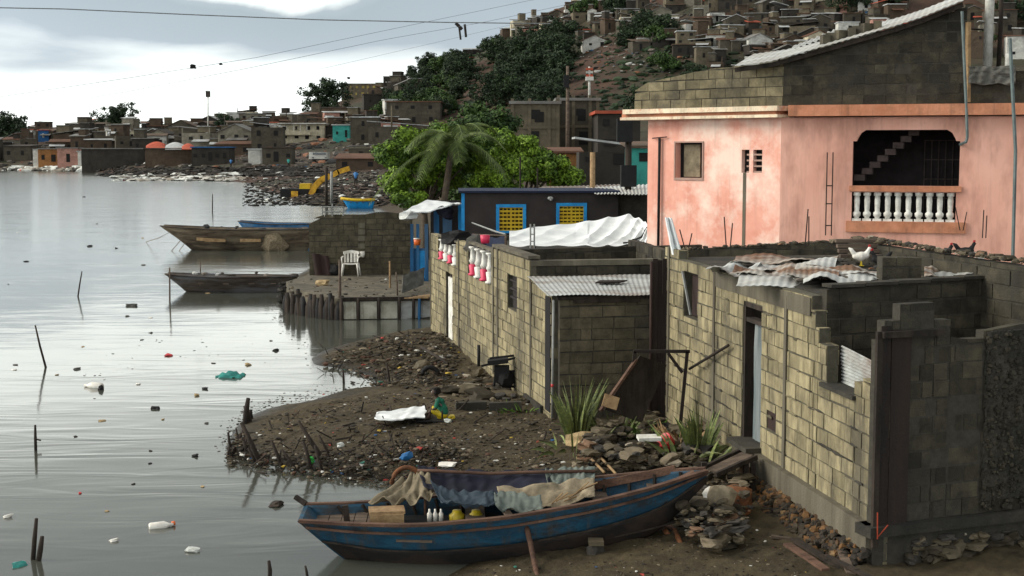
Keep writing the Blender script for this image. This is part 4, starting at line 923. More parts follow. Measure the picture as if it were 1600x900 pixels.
m = MB(); p = PD(697, 333, 46.9); m.rock(p, (.45, .5, .4), 13); tag(m.build('cloth_bundle', 'cloth_navy'), 'dark blue bundle stuffed under the white awning', 'bundle')
m = MB(); p = PD(652, 383, 46.9); m.lathe(p, [(0, .10), (.2, .12)], 10); b_ = m.build('bucket', 'plastic_orange'); tag(b_, 'small orange bucket hanging on the blue shack', 'bucket')
m = MB(); m.lathe(p + Vector((0, 0, .2)), [(0, .125), (.03, .125)], 10); m.build('lid', 'white_plastic', b_)
# ---- dark charcoal house with yellow grilles
dh = thing('charcoal_house', (1, 44, .5), 'charcoal painted house with two yellow window grilles in bright blue frames', 'house')
Y = 44.0
WH = Wall(tuple(PD(724, 330, Y).xy), tuple(PD(966, 330, Y + .2).xy))
hzz = lambda px, py: WH.hit(px, py)[1]
hd = [[WH.S(775), WH.S(822), hzz(798, 364), hzz(798, 319)], [WH.S(869), WH.S(917), hzz(893, 358), hzz(893, 317)]]
mb = MB()
ss = sorted({0, WH.len} | {h[k] for h in hd for k in (0, 1)})
for a, b in zip(ss[:-1], ss[1:]):
    am = (a + b) / 2; hh = [h for h in hd if h[0] < am < h[1]]; zt = hzz(850, 301)
    if hh: WH.slab(mb, a, b, .3, hh[0][2], -.2, 0); WH.slab(mb, a, b, hh[0][3], zt, -.2, 0)
    else: WH.slab(mb, a, b, .3, zt, -.2, 0)
mb.build('front_wall', 'charcoal', dh)
for h in hd:
    m = MB(); w_ = .10; WH.slab(m, h[0], h[0] + w_, h[2], h[3], -.05, .05); WH.slab(m, h[1] - w_, h[1], h[2], h[3], -.05, .05); WH.slab(m, h[0] + w_, h[1] - w_, h[3] - w_, h[3], -.05, .048); WH.slab(m, h[0] + w_, h[1] - w_, h[2], h[2] + w_ * .7, -.05, .048)
    wf = m.build('window_frame', 'blue_bright', dh)
    m = MB(); WH.slab(m, h[0] + w_, h[1] - w_, h[2] + .02, h[3] - w_, -.16, -.12); m.build('window_glass', 'dark_interior', wf)
    m = MB(); x0, x1, z0, z1 = h[0] + w_, h[1] - w_, h[2] + w_ * .7, h[3] - w_
    for i in range(7): a = x0 + (x1 - x0) * i / 6; t = .06 if i == 3 else .028; WH.slab(m, max(a - t / 2, x0), min(a + t / 2, x1), z0, z1, -.04, .0)
    nb = 6
    for i in range(nb + 1): z = z0 + (z1 - z0) * i / nb; WH.slab(m, x0, x1, z - .032, z + .032, -.044, .004)
    m.build('grille', 'yellow', wf)
m = MB(); WH.slab(m, -.06, .04, .3, hzz(724, 302), -.1, .03); m.build('corner_trim', 'blue_bright', dh)
m = MB(); WH.slab(m, -.15, WH.len + .05, hzz(850, 301), hzz(850, 298), -3.4, .12); m.build('roof', 'blue_dark', dh)
m = MB(); m.box((WH.pt(0, 0).x + .1, Y + 1.9, 1.95), (.2, 3.4, 3.2)); m.box((WH.pt(WH.len, 0).x - .1, Y + 1.9, 1.95), (.2, 3.0, 3.2)); m.box((WH.pt(WH.len / 2, 0).x, Y + 3.5, 1.95), (WH.len, .2, 3.2)); m.build('side_walls', 'charcoal', dh)
m = MB(); a, z = WH.hit(860, 310); m.tube([WH.pt(a, z, .0), WH.pt(a, z + .02, .15)], .05, 7); m.rock(WH.pt(a, z, .18), (.25, .14, .12), 8); m.build('wall_lamp', 'steel_grey', dh)
m = MB(); WH.slab(m, WH.len + .02, WH.len + 1.15, .3, hzz(990, 306), -2.8, -.2)
lw = m.build('low_annex', 'concrete_dark', None); tag(lw, 'low dark annex with a pale tin roof between charcoal house and pink house', 'annex')
m = MB()
corr(m, PD(930, 303, 43.6), PD(1016, 303, 42.8), PD(1016, 288, 48.5), PD(915, 293, 48.5), 16, .02, .01); m.build('tin_roof', 'zinc_white', lw)
m = MB(); corr(m, PD(830, 297, 48.2), PD(960, 297, 48.2), PD(985, 288, 54), PD(850, 292, 54), 20, .02, .01); tag(m.build('tin_roof_sheet', 'zinc_rusty'), 'rust stained roof sheet just behind the charcoal house', 'roof sheet')
for px, yb, yt, Yp in ((982, 290, 180, 46), (926, 297, 238, 48)):
    p, q = PD(px, yb, Yp), PD(px, yt, Yp); m = MB(); m.tube([(p.x, Yp, .5), q], .11 if px == 982 else .09, 8); o_ = m.build('utility_pole', 'wood_dark' if px == 982 else 'wood_tan')
    tag(o_, 'black utility pole left of the pink house corner' if px == 982 else 'pale short pole behind the low tin roof', 'pole')
    if px == 982: m = MB(); m.box(PD(980, 204, Yp) + Vector((-.1, -.2, 0)), (.5, .3, .75)); m.build('transformer', 'black_matte', o_); m = MB(); m.box(PD(982, 275, Yp), (.5, .4, .7)); m.build('transformer', 'black_matte', o_)
# ---- white tarp over a frame
tp = thing('tarp_shelter', (2.5, 33, .5), 'large white tarpaulin stretched to a peak between the block house and pink house', 'tarpaulin')
m = MB()
tpk = [(796, 362, 34.5), (840, 354, 35), (900, 349, 35.5), (945, 341, 35.5), (985, 336, 35.5), (1004, 344, 34.5), (1014, 352, 33)]
bpk = [(796, 384, 32.5), (840, 384, 32), (900, 384, 31.5), (945, 384, 31.2), (985, 383, 31), (1004, 382, 31), (1014, 380, 31)]
def tf(u, v):
    x = u * 6; i = min(int(x), 5); f = x - i
    a = PD(*tpk[i]).lerp(PD(*tpk[i + 1]), f); b = PD(*bpk[i]).lerp(PD(*bpk[i + 1]), f)
    p = a.lerp(b, v); fold = .045 * (1 - 2 * abs(math.sin((u * 6 + v * 1.6) * 4))) * (1 - abs(v - .5)) * (1.2 if u > .4 else .5)
    return p + Vector((0, 0, fold - .18 * math.sin(math.pi * v) * math.sin(math.pi * min(1, u * 1.1)) + .03 * noise.noise(Vector((u * 9, v * 9, 1)))))
m.grid(tf, 90, 26, .01); m.build('sheet', 'tarp_white', tp)
m = MB(); pts = [tf(.62 + .36 * t, .86 - .72 * t ** 1.6) + Vector((0, -.02, .03)) for t in np.linspace(0, 1, 14)]; m.tube(pts, .022, 5); m.build('rope', 'black_matte', tp)
for px, y0, y1, Yp in ((985, 420, 338, 35.5), (835, 400, 355, 34.9)):
    q = PD(px, y1, Yp); m = MB(); m.tube([(q.x, Yp, .5), (q.x, Yp, q.z - .02)], .04, 6); m.build('prop', 'wood_grey', tp)
for px in (828, 835):
    p, q = PD(px, 386, 30), PD(px - 1, 352, 30); 
m = MB(); m.tube([PD(829, 388, 31), PD(829, 350, 31)], .02, 5); m.tube([PD(835, 388, 31), PD(835, 350, 31)], .02, 5); [m.tube([PD(829, y, 31), PD(835, y, 31)], .012, 5) for y in (355, 366, 377)]
tag(m.build('tower_frame', 'steel_grey'), 'slim grey lattice stub before the left side of the white tarpaulin', 'frame')
# laundry and clutter on the long block house
def lump(px, py, D, d, mt, name, label, cat, seed=0):
    m = MB(); m.rock(PD(px, py, D), d, seed); return tag(m.build(name, mt), label, cat)
m = MB(); a, b = PD(738, 367, 33), PD(790, 369, 31.5)
m.grid(lambda u, v: a.lerp(b, u) + Vector((0, .02 * math.sin(u * 20), -.28 * v - .05 * math.sin(u * 3.1) + .05 * noise.noise(Vector((u * 6, v * 3, 0))))), 24, 8, .03); tag(m.build('laundry', 'blue_dark'), 'dark blue cloth draped over the long block house roof', 'cloth')
m = MB(); m.tube([PD(738, 366, 33), PD(790, 368, 31.5)], .012, 5); m.tube([PD(738, 366, 33), (PD(738, 366, 33).x, 33, 2.6)], .03, 5); m.tube([PD(790, 368, 31.5), (PD(790, 368, 31.5).x, 31.5, 2.6)], .03, 5); tag(m.build('washing_line', 'wood_grey'), 'low washing line carrying a dark blue cloth over the block house', 'line')
m = MB(); p = PD(758, 396, 31.2); m.lathe((p.x, p.y, 2.95), [(0, .09), (.18, .11)], 12); tag(m.build('red_cup', 'plastic_pinkred'), 'pinkish red pot standing on the long block house roof', 'pot')
lump(715, 372, 34.5, (.7, .5, .35), 'black_matte', 'black_bundle', 'black bundle behind the red and white balusters', 'bundle', 3)
lump(742, 383, 32.5, (.5, .4, .45), 'tarp_grey', 'grey_bundle', 'grey bundle between the two rows of balusters', 'bundle', 4)
for px, py, D in ((730, 372, 34), (692, 365, 36)):
    pass
m = MB(); m.tube([PD(735, 347, 44.5), PD(775, 362, 38), PD(790, 366, 36)], .025, 5); tag(m.build('awning_pole', 'steel_grey'), 'slanting grey pole before the charcoal house', 'pole')
# ================================================================== moored boats on the left
def canoe(name, x0, x1, yr, D, wl, free, mt, label, beam=.9, bowr=.55, depth_tilt=0.0, inner='wood_dark', flip=False, bowpx=None):
    """double ended plank boat, bow at the left; returns thing. x0,x1 pixels at distance D; free = freeboard mid"""
    a, b = PD(x0, 300, D), PD(x1, 300, D + depth_tilt); A = Vector((a.x, a.y, 0)); B = Vector((b.x, b.y, 0)); ax = (B - A); L_ = ax.length; ax.normalize(); nn = Vector((-ax.y, ax.x, 0))
    t = thing(name, A.lerp(B, .5), label, 'boat')
    def sec(u, v):
        # v 0..1 port gunwale -> keel -> starboard
        w = math.sin(math.pi * min(1, max(0, .04 + .92 * u)) ** .8) ** .6 * beam / 2; s = v * 2 - 1
        zg = free * (1 + (.16 if u < .5 else .0) * (2 * u - 1) ** 2); k = -.15 + (zg + .1) * max(0, (abs(u - .5) - .42) / .08) ** 1.5 * .8
        y = s * w; z = k + (zg - k) * abs(s) ** 2.2
        sh = -bowr * (z / free) * max(0, 1 - u * 5) * 1.0
        return A + ax * (u * L_ + sh * .8 + (.6 * bowr if u < .2 else 0) * (1 - u * 5)) + nn * y + Vector((0, 0, z))
    m = MB(); m.smooth = True; m.grid(sec, 40, 20, -.035); m.build('hull', mt, t)
    for s in (0, 1):
        m = MB(); m.tube([sec(u, s) + Vector((0, 0, .01)) for u in np.linspace(0, 1, 26)], .035, 6); m.build('gunwale', 'hull_brown', t)
    for u in (.25, .45, .65, .82):
        m = MB(); p, q = sec(u, .06), sec(u, .94); m.beam(p - Vector((0, 0, .06)), q - Vector((0, 0, .06)), .2, .04); m.build('thwart', 'wood_grey', t)
    t['_sec'] = 0; return t, sec
bA, secA = canoe('wooden_boat', 266, 492, 0, 71, 0, 1.05, 'hull_grey', 'long weathered grey plank boat moored with a net heap aboard', 1.9, 1.4)
m = MB(); m.rock(secA(.735, .3) + Vector((0, 0, .35)), (1.35, 1.1, 1.15), 4, .25)
for k in range(14):
    c = secA(.735, .3) + Vector((0, 0, .3)); r_ = .56 + .02 * (k % 3); an = k * .45
    m.tube([c + Vector((r_ * math.cos(t) * math.cos(an * .2), r_ * .8 * math.sin(an) * math.cos(t), r_ * math.sin(t))) for t in np.linspace(-.1, 3.3, 14)], .035, 5)
tag(m.build('net_heap', 'net'), 'rounded heap of brown netting on the long grey boat', 'net')
rr = rubble('boat_clutter', lambda r: secA(r.uniform(.1, .95), r.uniform(.2, .8)) + Vector((0, 0, .5 + .5 * r.random())), 190, (.08, .42), 'junk_far', 51); rr['label'] = 'scraps and gear lying in the long grey boat'; rr['kind'] = 'stuff'
m = MB()
for u, dz in ((.2, .0), (.26, .05), (.5, .02)): p = secA(u, .05); m.beam(p + Vector((0, -.06, -.25 - dz)), secA(u + .14, .05) + Vector((0, -.06, -.28)), .03, .16)
m.build('repair_plank', 'wood_tan', bA)
m = MB()
for u, h in ((.16, 1.0), (.28, .75), (.44, .8), (.56, .5)): p = secA(u, .9); m.tube([p, p + Vector((.02, 0, h * .35))], .03, 5)
m.build('tholes', 'wood_dark', bA)
bC, secC = canoe('wooden_boat', 378, 500, 0, 78, 0, .95, 'blue_mid', 'blue boat moored just behind the long grey boat', 1.6, .6)
bB, secB = canoe('wooden_boat', 266, 462, 0, 49.8, 0, .55, 'hull_brown', 'low dark wooden boat moored left of the earth platform', 1.1, .6)
rr = rubble('boat_clutter', lambda r: secB(r.uniform(.12, .94), r.uniform(.2, .8)) + Vector((0, 0, .3 + .28 * r.random())), 160, (.05, .3), 'junk_far', 52); rr['label'] = 'scraps and gear lying in the low dark boat'; rr['kind'] = 'stuff'
post(265, 470, 418, .03, 'wood_grey', 'thin pale mooring stake at the bow of the low dark boat', 0, 'mooring_stake')
post(313, 432, 408, .025, 'wood_grey', 'thin mooring stake rising behind the low dark boat', 0, 'mooring_stake')
m = MB(); m.tube([secA(.01, .5) + Vector((0, 0, .3)), PD(248, 372, 70.5), P(228, 378, 0.0)], .015, 4); tag(m.build('mooring_rope', 'net'), 'slack mooring rope from the bow of the long grey boat', 'rope')
for dx, y0, y1, x0, x1 in ((0, 367, 398, 290, 268), (0, 370, 398, 296, 280)):
    p, q = PD(x0, y0, 71), P(x1, y1 - 6, 0); m = MB(); m.tube([p, q], .02, 4); tag(m.build('mooring_rope', 'net'), 'taut mooring line below the bow of the long grey boat', 'rope', 'taut mooring lines')
# blue and yellow boat beyond
yb, secY = canoe('wooden_boat', 537, 585, 0, 122, 0, .8, 'blue_bright', 'blue boat with a yellow rim on the water behind the boundary wall', 1.5, .5)
m = MB(); m.tube([secY(u, 0) + Vector((0, -.05, -.05)) for u in np.linspace(0, 1, 20)], .14, 6); m.build('rim', 'yellow', yb)
# ================================================================== trees
def leaf_cloud(mb, cents, n, size, r, seed=0, up=.5):
    for (c, rad) in cents:
        for k in range(n):
            d = Vector((r.gauss(0, 1), r.gauss(0, 1), r.gauss(0, 1))); d.normalize(); d *= rad * r.random() ** .45
            p = Vector(c) + Vector((d.x, d.y, d.z * .75))
            nrm = (d.normalized() + Vector((r.gauss(0, .5), r.gauss(0, .5), r.gauss(up, .5)))).normalized()
            a = nrm.orthogonal().normalized(); a = Matrix.Rotation(r.random() * 6.28, 3, nrm) @ a; b = nrm.cross(a); s = size * r.uniform(.6, 1.3)
            mb.add([p - a * s * .5, p - b * s * .28, p + a * s * .5, p + b * s * .28], [(0, 1, 2, 3)])
def tree(name, base, crown_blobs, label, leafm, cat='tree', nper=110, size=.2, trunk_r=.2, seed=1, group=None, crad=None, ncl=60):
    """crown_blobs: list of (centre, (rx,ry,rz)) world ellipsoids; clusters are scattered through them"""
    r = random.Random(seed); t = thing(name, base, label, cat, group); base = Vector(base)
    cents = []; tot = sum(b[1][0] * b[1][2] for b in crown_blobs)
    for c, rad in crown_blobs:
        k = max(3, int(ncl * rad[0] * rad[2] / tot))
        for _ in range(k):
            d = Vector((r.gauss(0, 1), r.gauss(0, 1), r.gauss(0, 1))).normalized() * (r.random() ** .35)
            cents.append((Vector(c) + Vector((d.x * rad[0], d.y * rad[1], d.z * rad[2])), (crad or min(rad) * .33) * r.uniform(.6, 1.25)))
    mb = MB(); leaf_cloud(mb, cents, nper, size, r); mb.build('crown', leafm, t)
    mb = MB(); ctr = sum((Vector(c) for c, _ in crown_blobs), Vector()) / len(crown_blobs); fork = base.lerp(Vector((base.x * .5 + ctr.x * .5, base.y * .5 + ctr.y * .5, ctr.z)), .45)
    mb.tube([base - Vector((0, 0, .2)), base.lerp(fork, .5) + Vector((r.uniform(-.1, .1), 0, 0)), fork], [trunk_r, trunk_r * .8, trunk_r * .65], 8)
    for c, rad in cents[::max(1, len(cents) // 16)]: mb.tube([fork, fork.lerp(c, .5) + Vector((0, 0, rad * .3)), c], [trunk_r * .5, trunk_r * .25, trunk_r * .08], 5)
    mb.build('trunk', 'bark', t); return t
def B(px, py, D, wx, wz, dy=None): return (PD(px, py, D), (wx * D / F, dy or wx * D / F * .8, wz * D / F))
tree('leafy_tree', (PD(665, 300, 60).x, 60, .6), [B(645, 228, 60, 42, 28), B(618, 238, 59, 28, 24), B(690, 215, 61, 38, 22), B(660, 262, 60, 48, 30), B(628, 290, 58, 26, 20), B(700, 250, 62, 40, 40), B(640, 312, 57, 30, 12)], 'bright green broad leafy tree just left of the palm', 'leaf_bright', nper=400, size=.145, seed=3, crad=.42, ncl=130)
tree('leafy_tree', (PD(815, 300, 60).x, 60, .6), [B(775, 225, 61, 36, 22), B(812, 240, 60, 38, 26), B(850, 262, 60, 40, 24), B(885, 280, 60, 26, 16), B(790, 275, 59, 50, 26), B(755, 250, 62, 30, 34)], 'bright green leafy tree spreading right of the palm behind the charcoal house', 'leaf_bright', nper=400, size=.145, seed=4, crad=.42, ncl=130)
tree('leafy_tree', (PD(740, 300, 78).x, 78, 1.2), [B(735, 205, 78, 36, 30), B(770, 195, 80, 34, 26), B(750, 175, 80, 22, 18), B(720, 240, 76, 40, 30)], 'olive green tree rising behind the palm', 'leaf_mid', nper=200, size=.24, seed=5, crad=.6, ncl=70)
tree('leafy_tree', (PD(712, 300, 66).x, 66, .6), [B(705, 235, 66, 48, 36), B(735, 270, 66, 50, 34), B(690, 290, 65, 46, 24), B(745, 300, 64, 40, 18)], 'dark olive tree filling the gap behind the palm fronds', 'leaf_mid', nper=220, size=.2, seed=6, crad=.5, ncl=80)
pm = thing('palm_tree', (PD(700, 310, 57).x, 57, .5), 'coconut palm with drooping fronds in the middle of the green trees', 'palm')
top_ = PD(706, 228, 58); base_ = Vector((PD(692, 310, 57).x, 57, .4))
m = MB(); m.tube([base_, base_.lerp(top_, .5) + Vector((-.15, 0, 0)), top_], [.18, .14, .12], 8); m.build('trunk', 'bark', pm)
pr = random.Random(5)
for k in range(20):
    an = k * 2 * math.pi / 20 * 1.0 + pr.uniform(-.2, .2); Lf = pr.uniform(2.2, 3.5); lift = pr.choice((1.7, 1.4, 1.0, .6, .1)); m = MB()
    pts = []; 
    for t in np.linspace(0, 1, 12): pts.append(top_ + Vector((math.cos(an) * Lf * t * (1 - .15 * max(lift, 0)), math.sin(an) * Lf * .7 * t, lift * Lf * .62 * t - (1.35 + .3 * lift) * t * t * Lf * .52)))
    m.tube(pts, [.035 * (1 - .8 * i / 11) for i in range(12)], 5)
    for i in range(1, 12):
        for q in (0, .33, .66):
            if i == 11 and q: continue
            p = pts[i].lerp(pts[min(i + 1, 11)], q); d = (pts[i] - pts[i - 1]).normalized(); sd_ = d.cross(Vector((0, 0, 1))).normalized(); ll = .55 * math.sin(math.pi * (.12 + .85 * i / 12)) + .08
            for sg_ in (-1, 1):
                e = p + sd_ * sg_ * ll * .75 + d * ll * .55 - Vector((0, 0, ll * .45)); mid = p.lerp(e, .5) + Vector((0, 0, .04)); wv = d * .022
                m.add([p - wv, p + wv, mid + wv * .9, e, mid - wv * .9], [(0, 1, 2, 3, 4)])
    m.build('frond', 'leaf_palm', pm)
# ================================================================== the blue boat in the foreground
fb = thing('wooden_boat', (0, 17.3, .1), 'large worn blue and black plank boat beached in the foreground under patched cloths', 'boat')
A0 = Vector((-2.60, 17.10, 0)); B0 = Vector((2.43, 17.30, 0)); LB = (B0 - A0).length; bx = (B0 - A0).normalized(); by = Vector((-bx.y, bx.x, 0))
_hb = [(0, .38), (.08, .45), (.25, .63), (.5, .72), (.7, .62), (.85, .40), (.94, .20), (1.0, .025)]
_zg = [(0, .52), (.12, .50), (.3, .52), (.5, .62), (.7, .76), (.85, .88), (1.0, 1.02)]
_zk = [(0, -.06), (.15, -.24), (.35, -.26), (.55, -.18), (.75, .02), (.86, .20), (.93, .45), (1.0, .92)]
def itp(t, T): return float(np.interp(t, [a for a, _ in T], [b for _, b in T]))
def smo(t, T): return (itp(max(0, t - .04), T) + itp(t, T) * 2 + itp(min(1, t + .04), T)) / 4
def hull(u, s, inset=0.0):
    """u stern->bow, s -1..1 across (near side is -1)"""
    b = smo(u, _hb) - inset; zg = smo(u, _zg); zk = smo(u, _zk) + inset; a = abs(s)
    yy = b * (a ** .45 if a > 0 else 0); z = zk + (zg - zk) * a ** 1.9
    rk = .62 * (1 - (z - zk) / max(zg - zk, .01)) * max(0, 1 - u * 2.2)
    return A0 + bx * (u * LB + rk) + by * (yy * (1 if s > 0 else -1)) + Vector((0, 0, z))
for s0_, s1_, mt, nm in ((-1, -.74, 'hull_blue', 'near_strake'), (.74, 1, 'hull_blue', 'far_strake'), (-.74, .74, 'hull_black', 'bottom')):
    m = MB(); m.smooth = True
    m.grid(lambda u, v: hull(u, s0_ + (s1_ - s0_) * v), 60, 8 if nm != 'bottom' else 24, -.028); m.build(nm, mt, fb)
m = MB()
m.smooth = True
m.grid(lambda u, v: hull(0, -1 + 2 * v) * 1.0 + Vector((.0, 0, 0)) if u > .5 else Vector((*hull(0, -1 + 2 * v).xy, 0)) + Vector((0, 0, hull(0, -1 + 2 * v).z)) - bx * .03, 1, 20, 0.0)
tr = [hull(0, -1 + 2 * v / 16) for v in range(17)]; m = MB(); m.add([p - bx * .02 for p in tr] + [p + bx * .03 for p in tr], [tuple(range(17)), tuple(range(33, 16, -1))] + [(i, i + 17, i + 18, i + 1) for i in range(16)] + [(16, 33, 17, 0)]); m.build('transom', 'hull_blue', fb)
def offs(u, s, o, dz): p = hull(u, s); sg = 1 if s > 0 else -1; return p + by * sg * o + Vector((0, 0, dz))
for s in (-1, 1):
    m = MB(); us = np.linspace(0, 1, 34)
    for a, b in zip(us[:-1], us[1:]): m.beam(offs(a, s, .015, .012), offs(b, s, .015, .012), .075, .035)
    m.build('gunwale', 'wood_brown', fb)
    m = MB()
    for a, b in zip(us[:-1], us[1:]): m.beam(offs(a, s * .93, .022, 0), offs(b, s * .93, .022, 0), .02, .03)
    m.build('rub_rail', 'wood_brown', fb)
    m = MB()
    for a, b in zip(us[:-1], us[1:]): m.beam(offs(a, s * .74, .012, -.005), offs(b, s * .74, .012, -.005), .014, .02)
    m.build('strake_seam', 'wood_dark', fb)
def ins(u, s, z): p = hull(u, s, .03); return Vector((p.x, p.y, z))
for u in np.linspace(.08, .94, 15):
    for s in (-1, 1):
        m = MB(); pts = [hull(u, s * a, .05) for a in (1, .85, .6, .35)]; m.tube(pts, .022, 5); m.build('rib', 'wood_dark', fb)
# inner floor, stern deck, thwarts
m = MB(); m.grid(lambda u, v: ins(.04 + .88 * u, (-.62 + 1.24 * v), .16 + .25 * u ** 3), 20, 6, .02); m.build('floor_board', 'wood_dark', fb)
for i in range(6):
    u0 = .015 + i * .033; m = MB(); q = [ins(u0, -.93, 0), ins(u0 + .031, -.93, 0), ins(u0 + .031, .93, 0), ins(u0, .93, 0)]; z = .40 + rng.uniform(-.006, .006)
    m.hexa([Vector((p.x, p.y, z - .025)) for p in q], [Vector((p.x, p.y, z)) for p in q]); m.build('deck_plank', 'wood_grey', fb)
m = MB(); q = [hull(.235 + .0 * k, -.9) for k in range(1)]
for u0, w_, z in ((.40, .05, .47), (.555, .04, .52), (.72, .04, .64), (.86, .04, .78)):
    m = MB(); q = [ins(u0, -.96, 0), ins(u0 + w_, -.96, 0), ins(u0 + w_, .96, 0), ins(u0, .96, 0)]; m.hexa([Vector((p.x, p.y, z - .03)) for p in q], [Vector((p.x, p.y, z)) for p in q]); m.build('thwart', 'wood_grey', fb)
m = MB()
for i in range(4): m.beam(hull(.215, -.8) + by * (.06 + .22 * i) + Vector((0, 0, .07)), hull(.31, -.8) + by * (.06 + .22 * i) + Vector((0, 0, .06)), .20, .03)
m.build('hatch_board', 'wood_grey', fb)
m = MB(); m.beam(offs(.93, 1, .0, .03), offs(.70, 1, -.05, -.10), .04, .10); m.beam(offs(.97, 0, 0, 0) + Vector((0, 0, .3)), offs(.88, 0, 0, 0) + Vector((0, 0, .5)), .1, .03); m.build('bow_cheek', 'wood_brown', fb)
m = MB(); p = hull(.0, 0); m.beam(Vector((p.x - .04, p.y + .05, .1)), Vector((p.x - .10, p.y + .05, .60)), .07, .05); m.build('sternpost', 'wood_dark', fb); m = MB(); m.beam(hull(0, 1) + Vector((0, 0, .02)), hull(0, 1) + Vector((-.14, .05, .10)), .06, .05); m.build('tiller_stub', 'wood_dark', fb)
# things lying in the boat
def btag(m, mt, name, label, cat, parent=None): return tag(m.build(name, mt), label, cat)
m = MB(); p = hull(.13, 0); m.box((p.x - .05, p.y - .05, .475), (.42, .34, .14), rz=.1); m.box((p.x - .05, p.y - .05, .56), (.44, .30, .035), rz=.14); btag(m, 'wood_tan', 'wooden_crate', 'flat pale wooden box on the stern deck of the blue boat', 'box')
for k, (px, py) in enumerate(((671, 800), (680, 802), (689, 801))):
    q = PD(px, py, 17.15); m = MB(); m.lathe((q.x, q.y, .40), [(0, .028), (.10, .03), (.13, .012), (.16, .013)], 8); tag(m.build('bottle', 'white_plastic'), 'small white bottle standing in a row of three inside the blue boat', 'bottle', 'white bottles in the blue boat')
m = MB(); m.box((PD(680, 806, 17.2).x, 17.25, .33), (.9, .5, .12)); btag(m, 'black_matte', 'black_tray', 'dark tray in the blue boat holding white bottles', 'tray')
for px, lb in ((714, 'yellow plastic drum in the boat beside the small white bottles'), (744, 'yellow plastic drum in the boat farther from the white bottles')):
    q = PD(px, 800, 17.25); m = MB(); m.lathe((q.x, q.y, .30), [(0, .09), (.16, .10), (.19, .06), (.22, .055)], 12); tag(m.build('plastic_drum', 'plastic_yellow'), lb, 'drum')
m = MB(); q = hull(.335, -.3)
q0 = PD(783, 788, 17.2); m.beam(q0, PD(796, 806, 16.9), .09, .03); btag(m, 'wood_grey', 'loose_plank', 'short grey plank leaning on the near gunwale of the blue boat', 'plank')
# cloths draped over a ridge pole
ridge = [(652, 740, 17.7), (690, 741, 17.7), (760, 745, 17.7), (815, 743, 17.7), (858, 742, 17.7), (930, 741, 17.7)]
def curve(pts, u):
    x = u * (len(pts) - 1); i = min(int(x), len(pts) - 2); f = x - i; return PD(*pts[i]).lerp(PD(*pts[i + 1]), f)
def drape(name, mt, label, top, bot, seed, nu=60, nv=26, fold=.02, sag=.06, fr=7):
    m = MB(); m.smooth = True
    def f(u, v):
        p = (curve(top, u) + Vector((0, 0, .07))).lerp(curve(bot, u) - Vector((0, 0, .03)), v); n1 = noise.noise(Vector((u * 6 + seed, v * 2.2, seed))); n2 = noise.noise(Vector((u * 16, v * 9 + seed, 3)))
        return p + Vector((.01 * n2, -.04 * math.sin(math.pi * v) - .02 * n1, -sag * math.sin(math.pi * v) * (.6 + .6 * math.sin(math.pi * u)) + fold * math.sin(u * fr * 2 + v * 4 + seed) * (.3 + v) + .03 * n1 + .012 * n2 + .022 * (1 - 3 * abs(noise.noise(Vector((u * 8 + seed * 3, v * 3 + u * 2, 7)))))))
    m.grid(f, nu, nv, .008); return tag(m.build(name, mt), label, 'cloth')
drape('boat_cloth', 'cloth_navy', 'dark navy cloth spread along the top of the blue boat cover', [(652, 738, 17.85), (700, 743, 17.85), (770, 746, 17.85), (858, 743, 17.85)], [(664, 756, 17.25), (700, 776, 17.2), (760, 780, 17.15), (862, 766, 17.25)], 1)
drape('boat_cloth', 'cloth_teal', 'faded blue cloth hanging in the middle of the boat below the navy cloth', [(672, 762, 17.3), (700, 775, 17.24), (750, 777, 17.2), (785, 779, 17.2)], [(694, 784, 17.05), (720, 784, 17.0), (750, 788, 16.98), (776, 784, 17.0)], 2, fold=.015)
drape('boat_cloth', 'cloth_sage', 'pale grey green cloth at the right end of the boat cover', [(852, 742, 17.8), (880, 741, 17.8), (905, 740, 17.8), (930, 740, 17.8)], [(858, 766, 17.35), (880, 764, 17.35), (905, 760, 17.35), (928, 758, 17.35)], 3)
drape('boat_cloth', 'cloth_tan', 'tan sacking over the boat right of its middle with bamboo scraps on it', [(776, 771, 17.25), (830, 769, 17.3), (890, 760, 17.35), (928, 757, 17.4)], [(790, 795, 16.98), (840, 795, 17.0), (880, 790, 17.05), (930, 775, 17.1)], 4)
drape('boat_cloth', 'cloth_sage', 'narrow pale cloth edge hanging low at the middle of the blue boat', [(772, 780, 17.04), (790, 777, 17.06), (812, 780, 17.02), (845, 784, 17.0)], [(775, 789, 16.96), (795, 794, 16.9), (820, 797, 16.9), (850, 797, 16.9)], 5, nu=30, nv=8)
drape('boat_cloth', 'cloth_beige', 'crumpled beige cloth at the stern side of the boat cover', [(625, 761, 17.75), (640, 752, 17.75), (655, 746, 17.7), (672, 752, 17.6)], [(575, 780, 17.45), (615, 782, 17.3), (650, 782, 17.2), (678, 772, 17.2)], 6, fold=.035, fr=11)
m = MB(); m.tube([curve(ridge, u) + Vector((0, 0, .04)) for u in np.linspace(0, 1, 8)], .022, 6)
for px in (664, 862, 926): a = PD(px, 744, 17.7); m.tube([a, (a.x, a.y, .3)], .02, 5)
btag(m, 'wood_brown', 'ridge_pole', 'ridge pole on short props carrying the cloths of the blue boat', 'pole')
r_ = random.Random(8)
for k in range(9):
    q = PD(862 + k * 6.5, 789 - k * 3.0 + r_.uniform(-3, 3), 17.05); an = r_.uniform(-.5, .6); m = MB(); m.tube([q, q + Vector((.16 * math.cos(an), .03, .08 + .1 * math.sin(an)))], .010, 5)
    tag(m.build('bamboo_scrap', 'wood_tan'), 'short bamboo scrap lying on the tan sacking of the blue boat', 'stick', 'bamboo scraps on the boat cover')
m = MB(); m.tube([PD(820, 812, 16.62), PD(829, 850, 16.45), P(842, 915, .1)], [.035, .033, .03], 7); btag(m, 'wood_brown', 'boat_prop', 'leaning wooden pole propping the near side of the blue boat', 'pole')
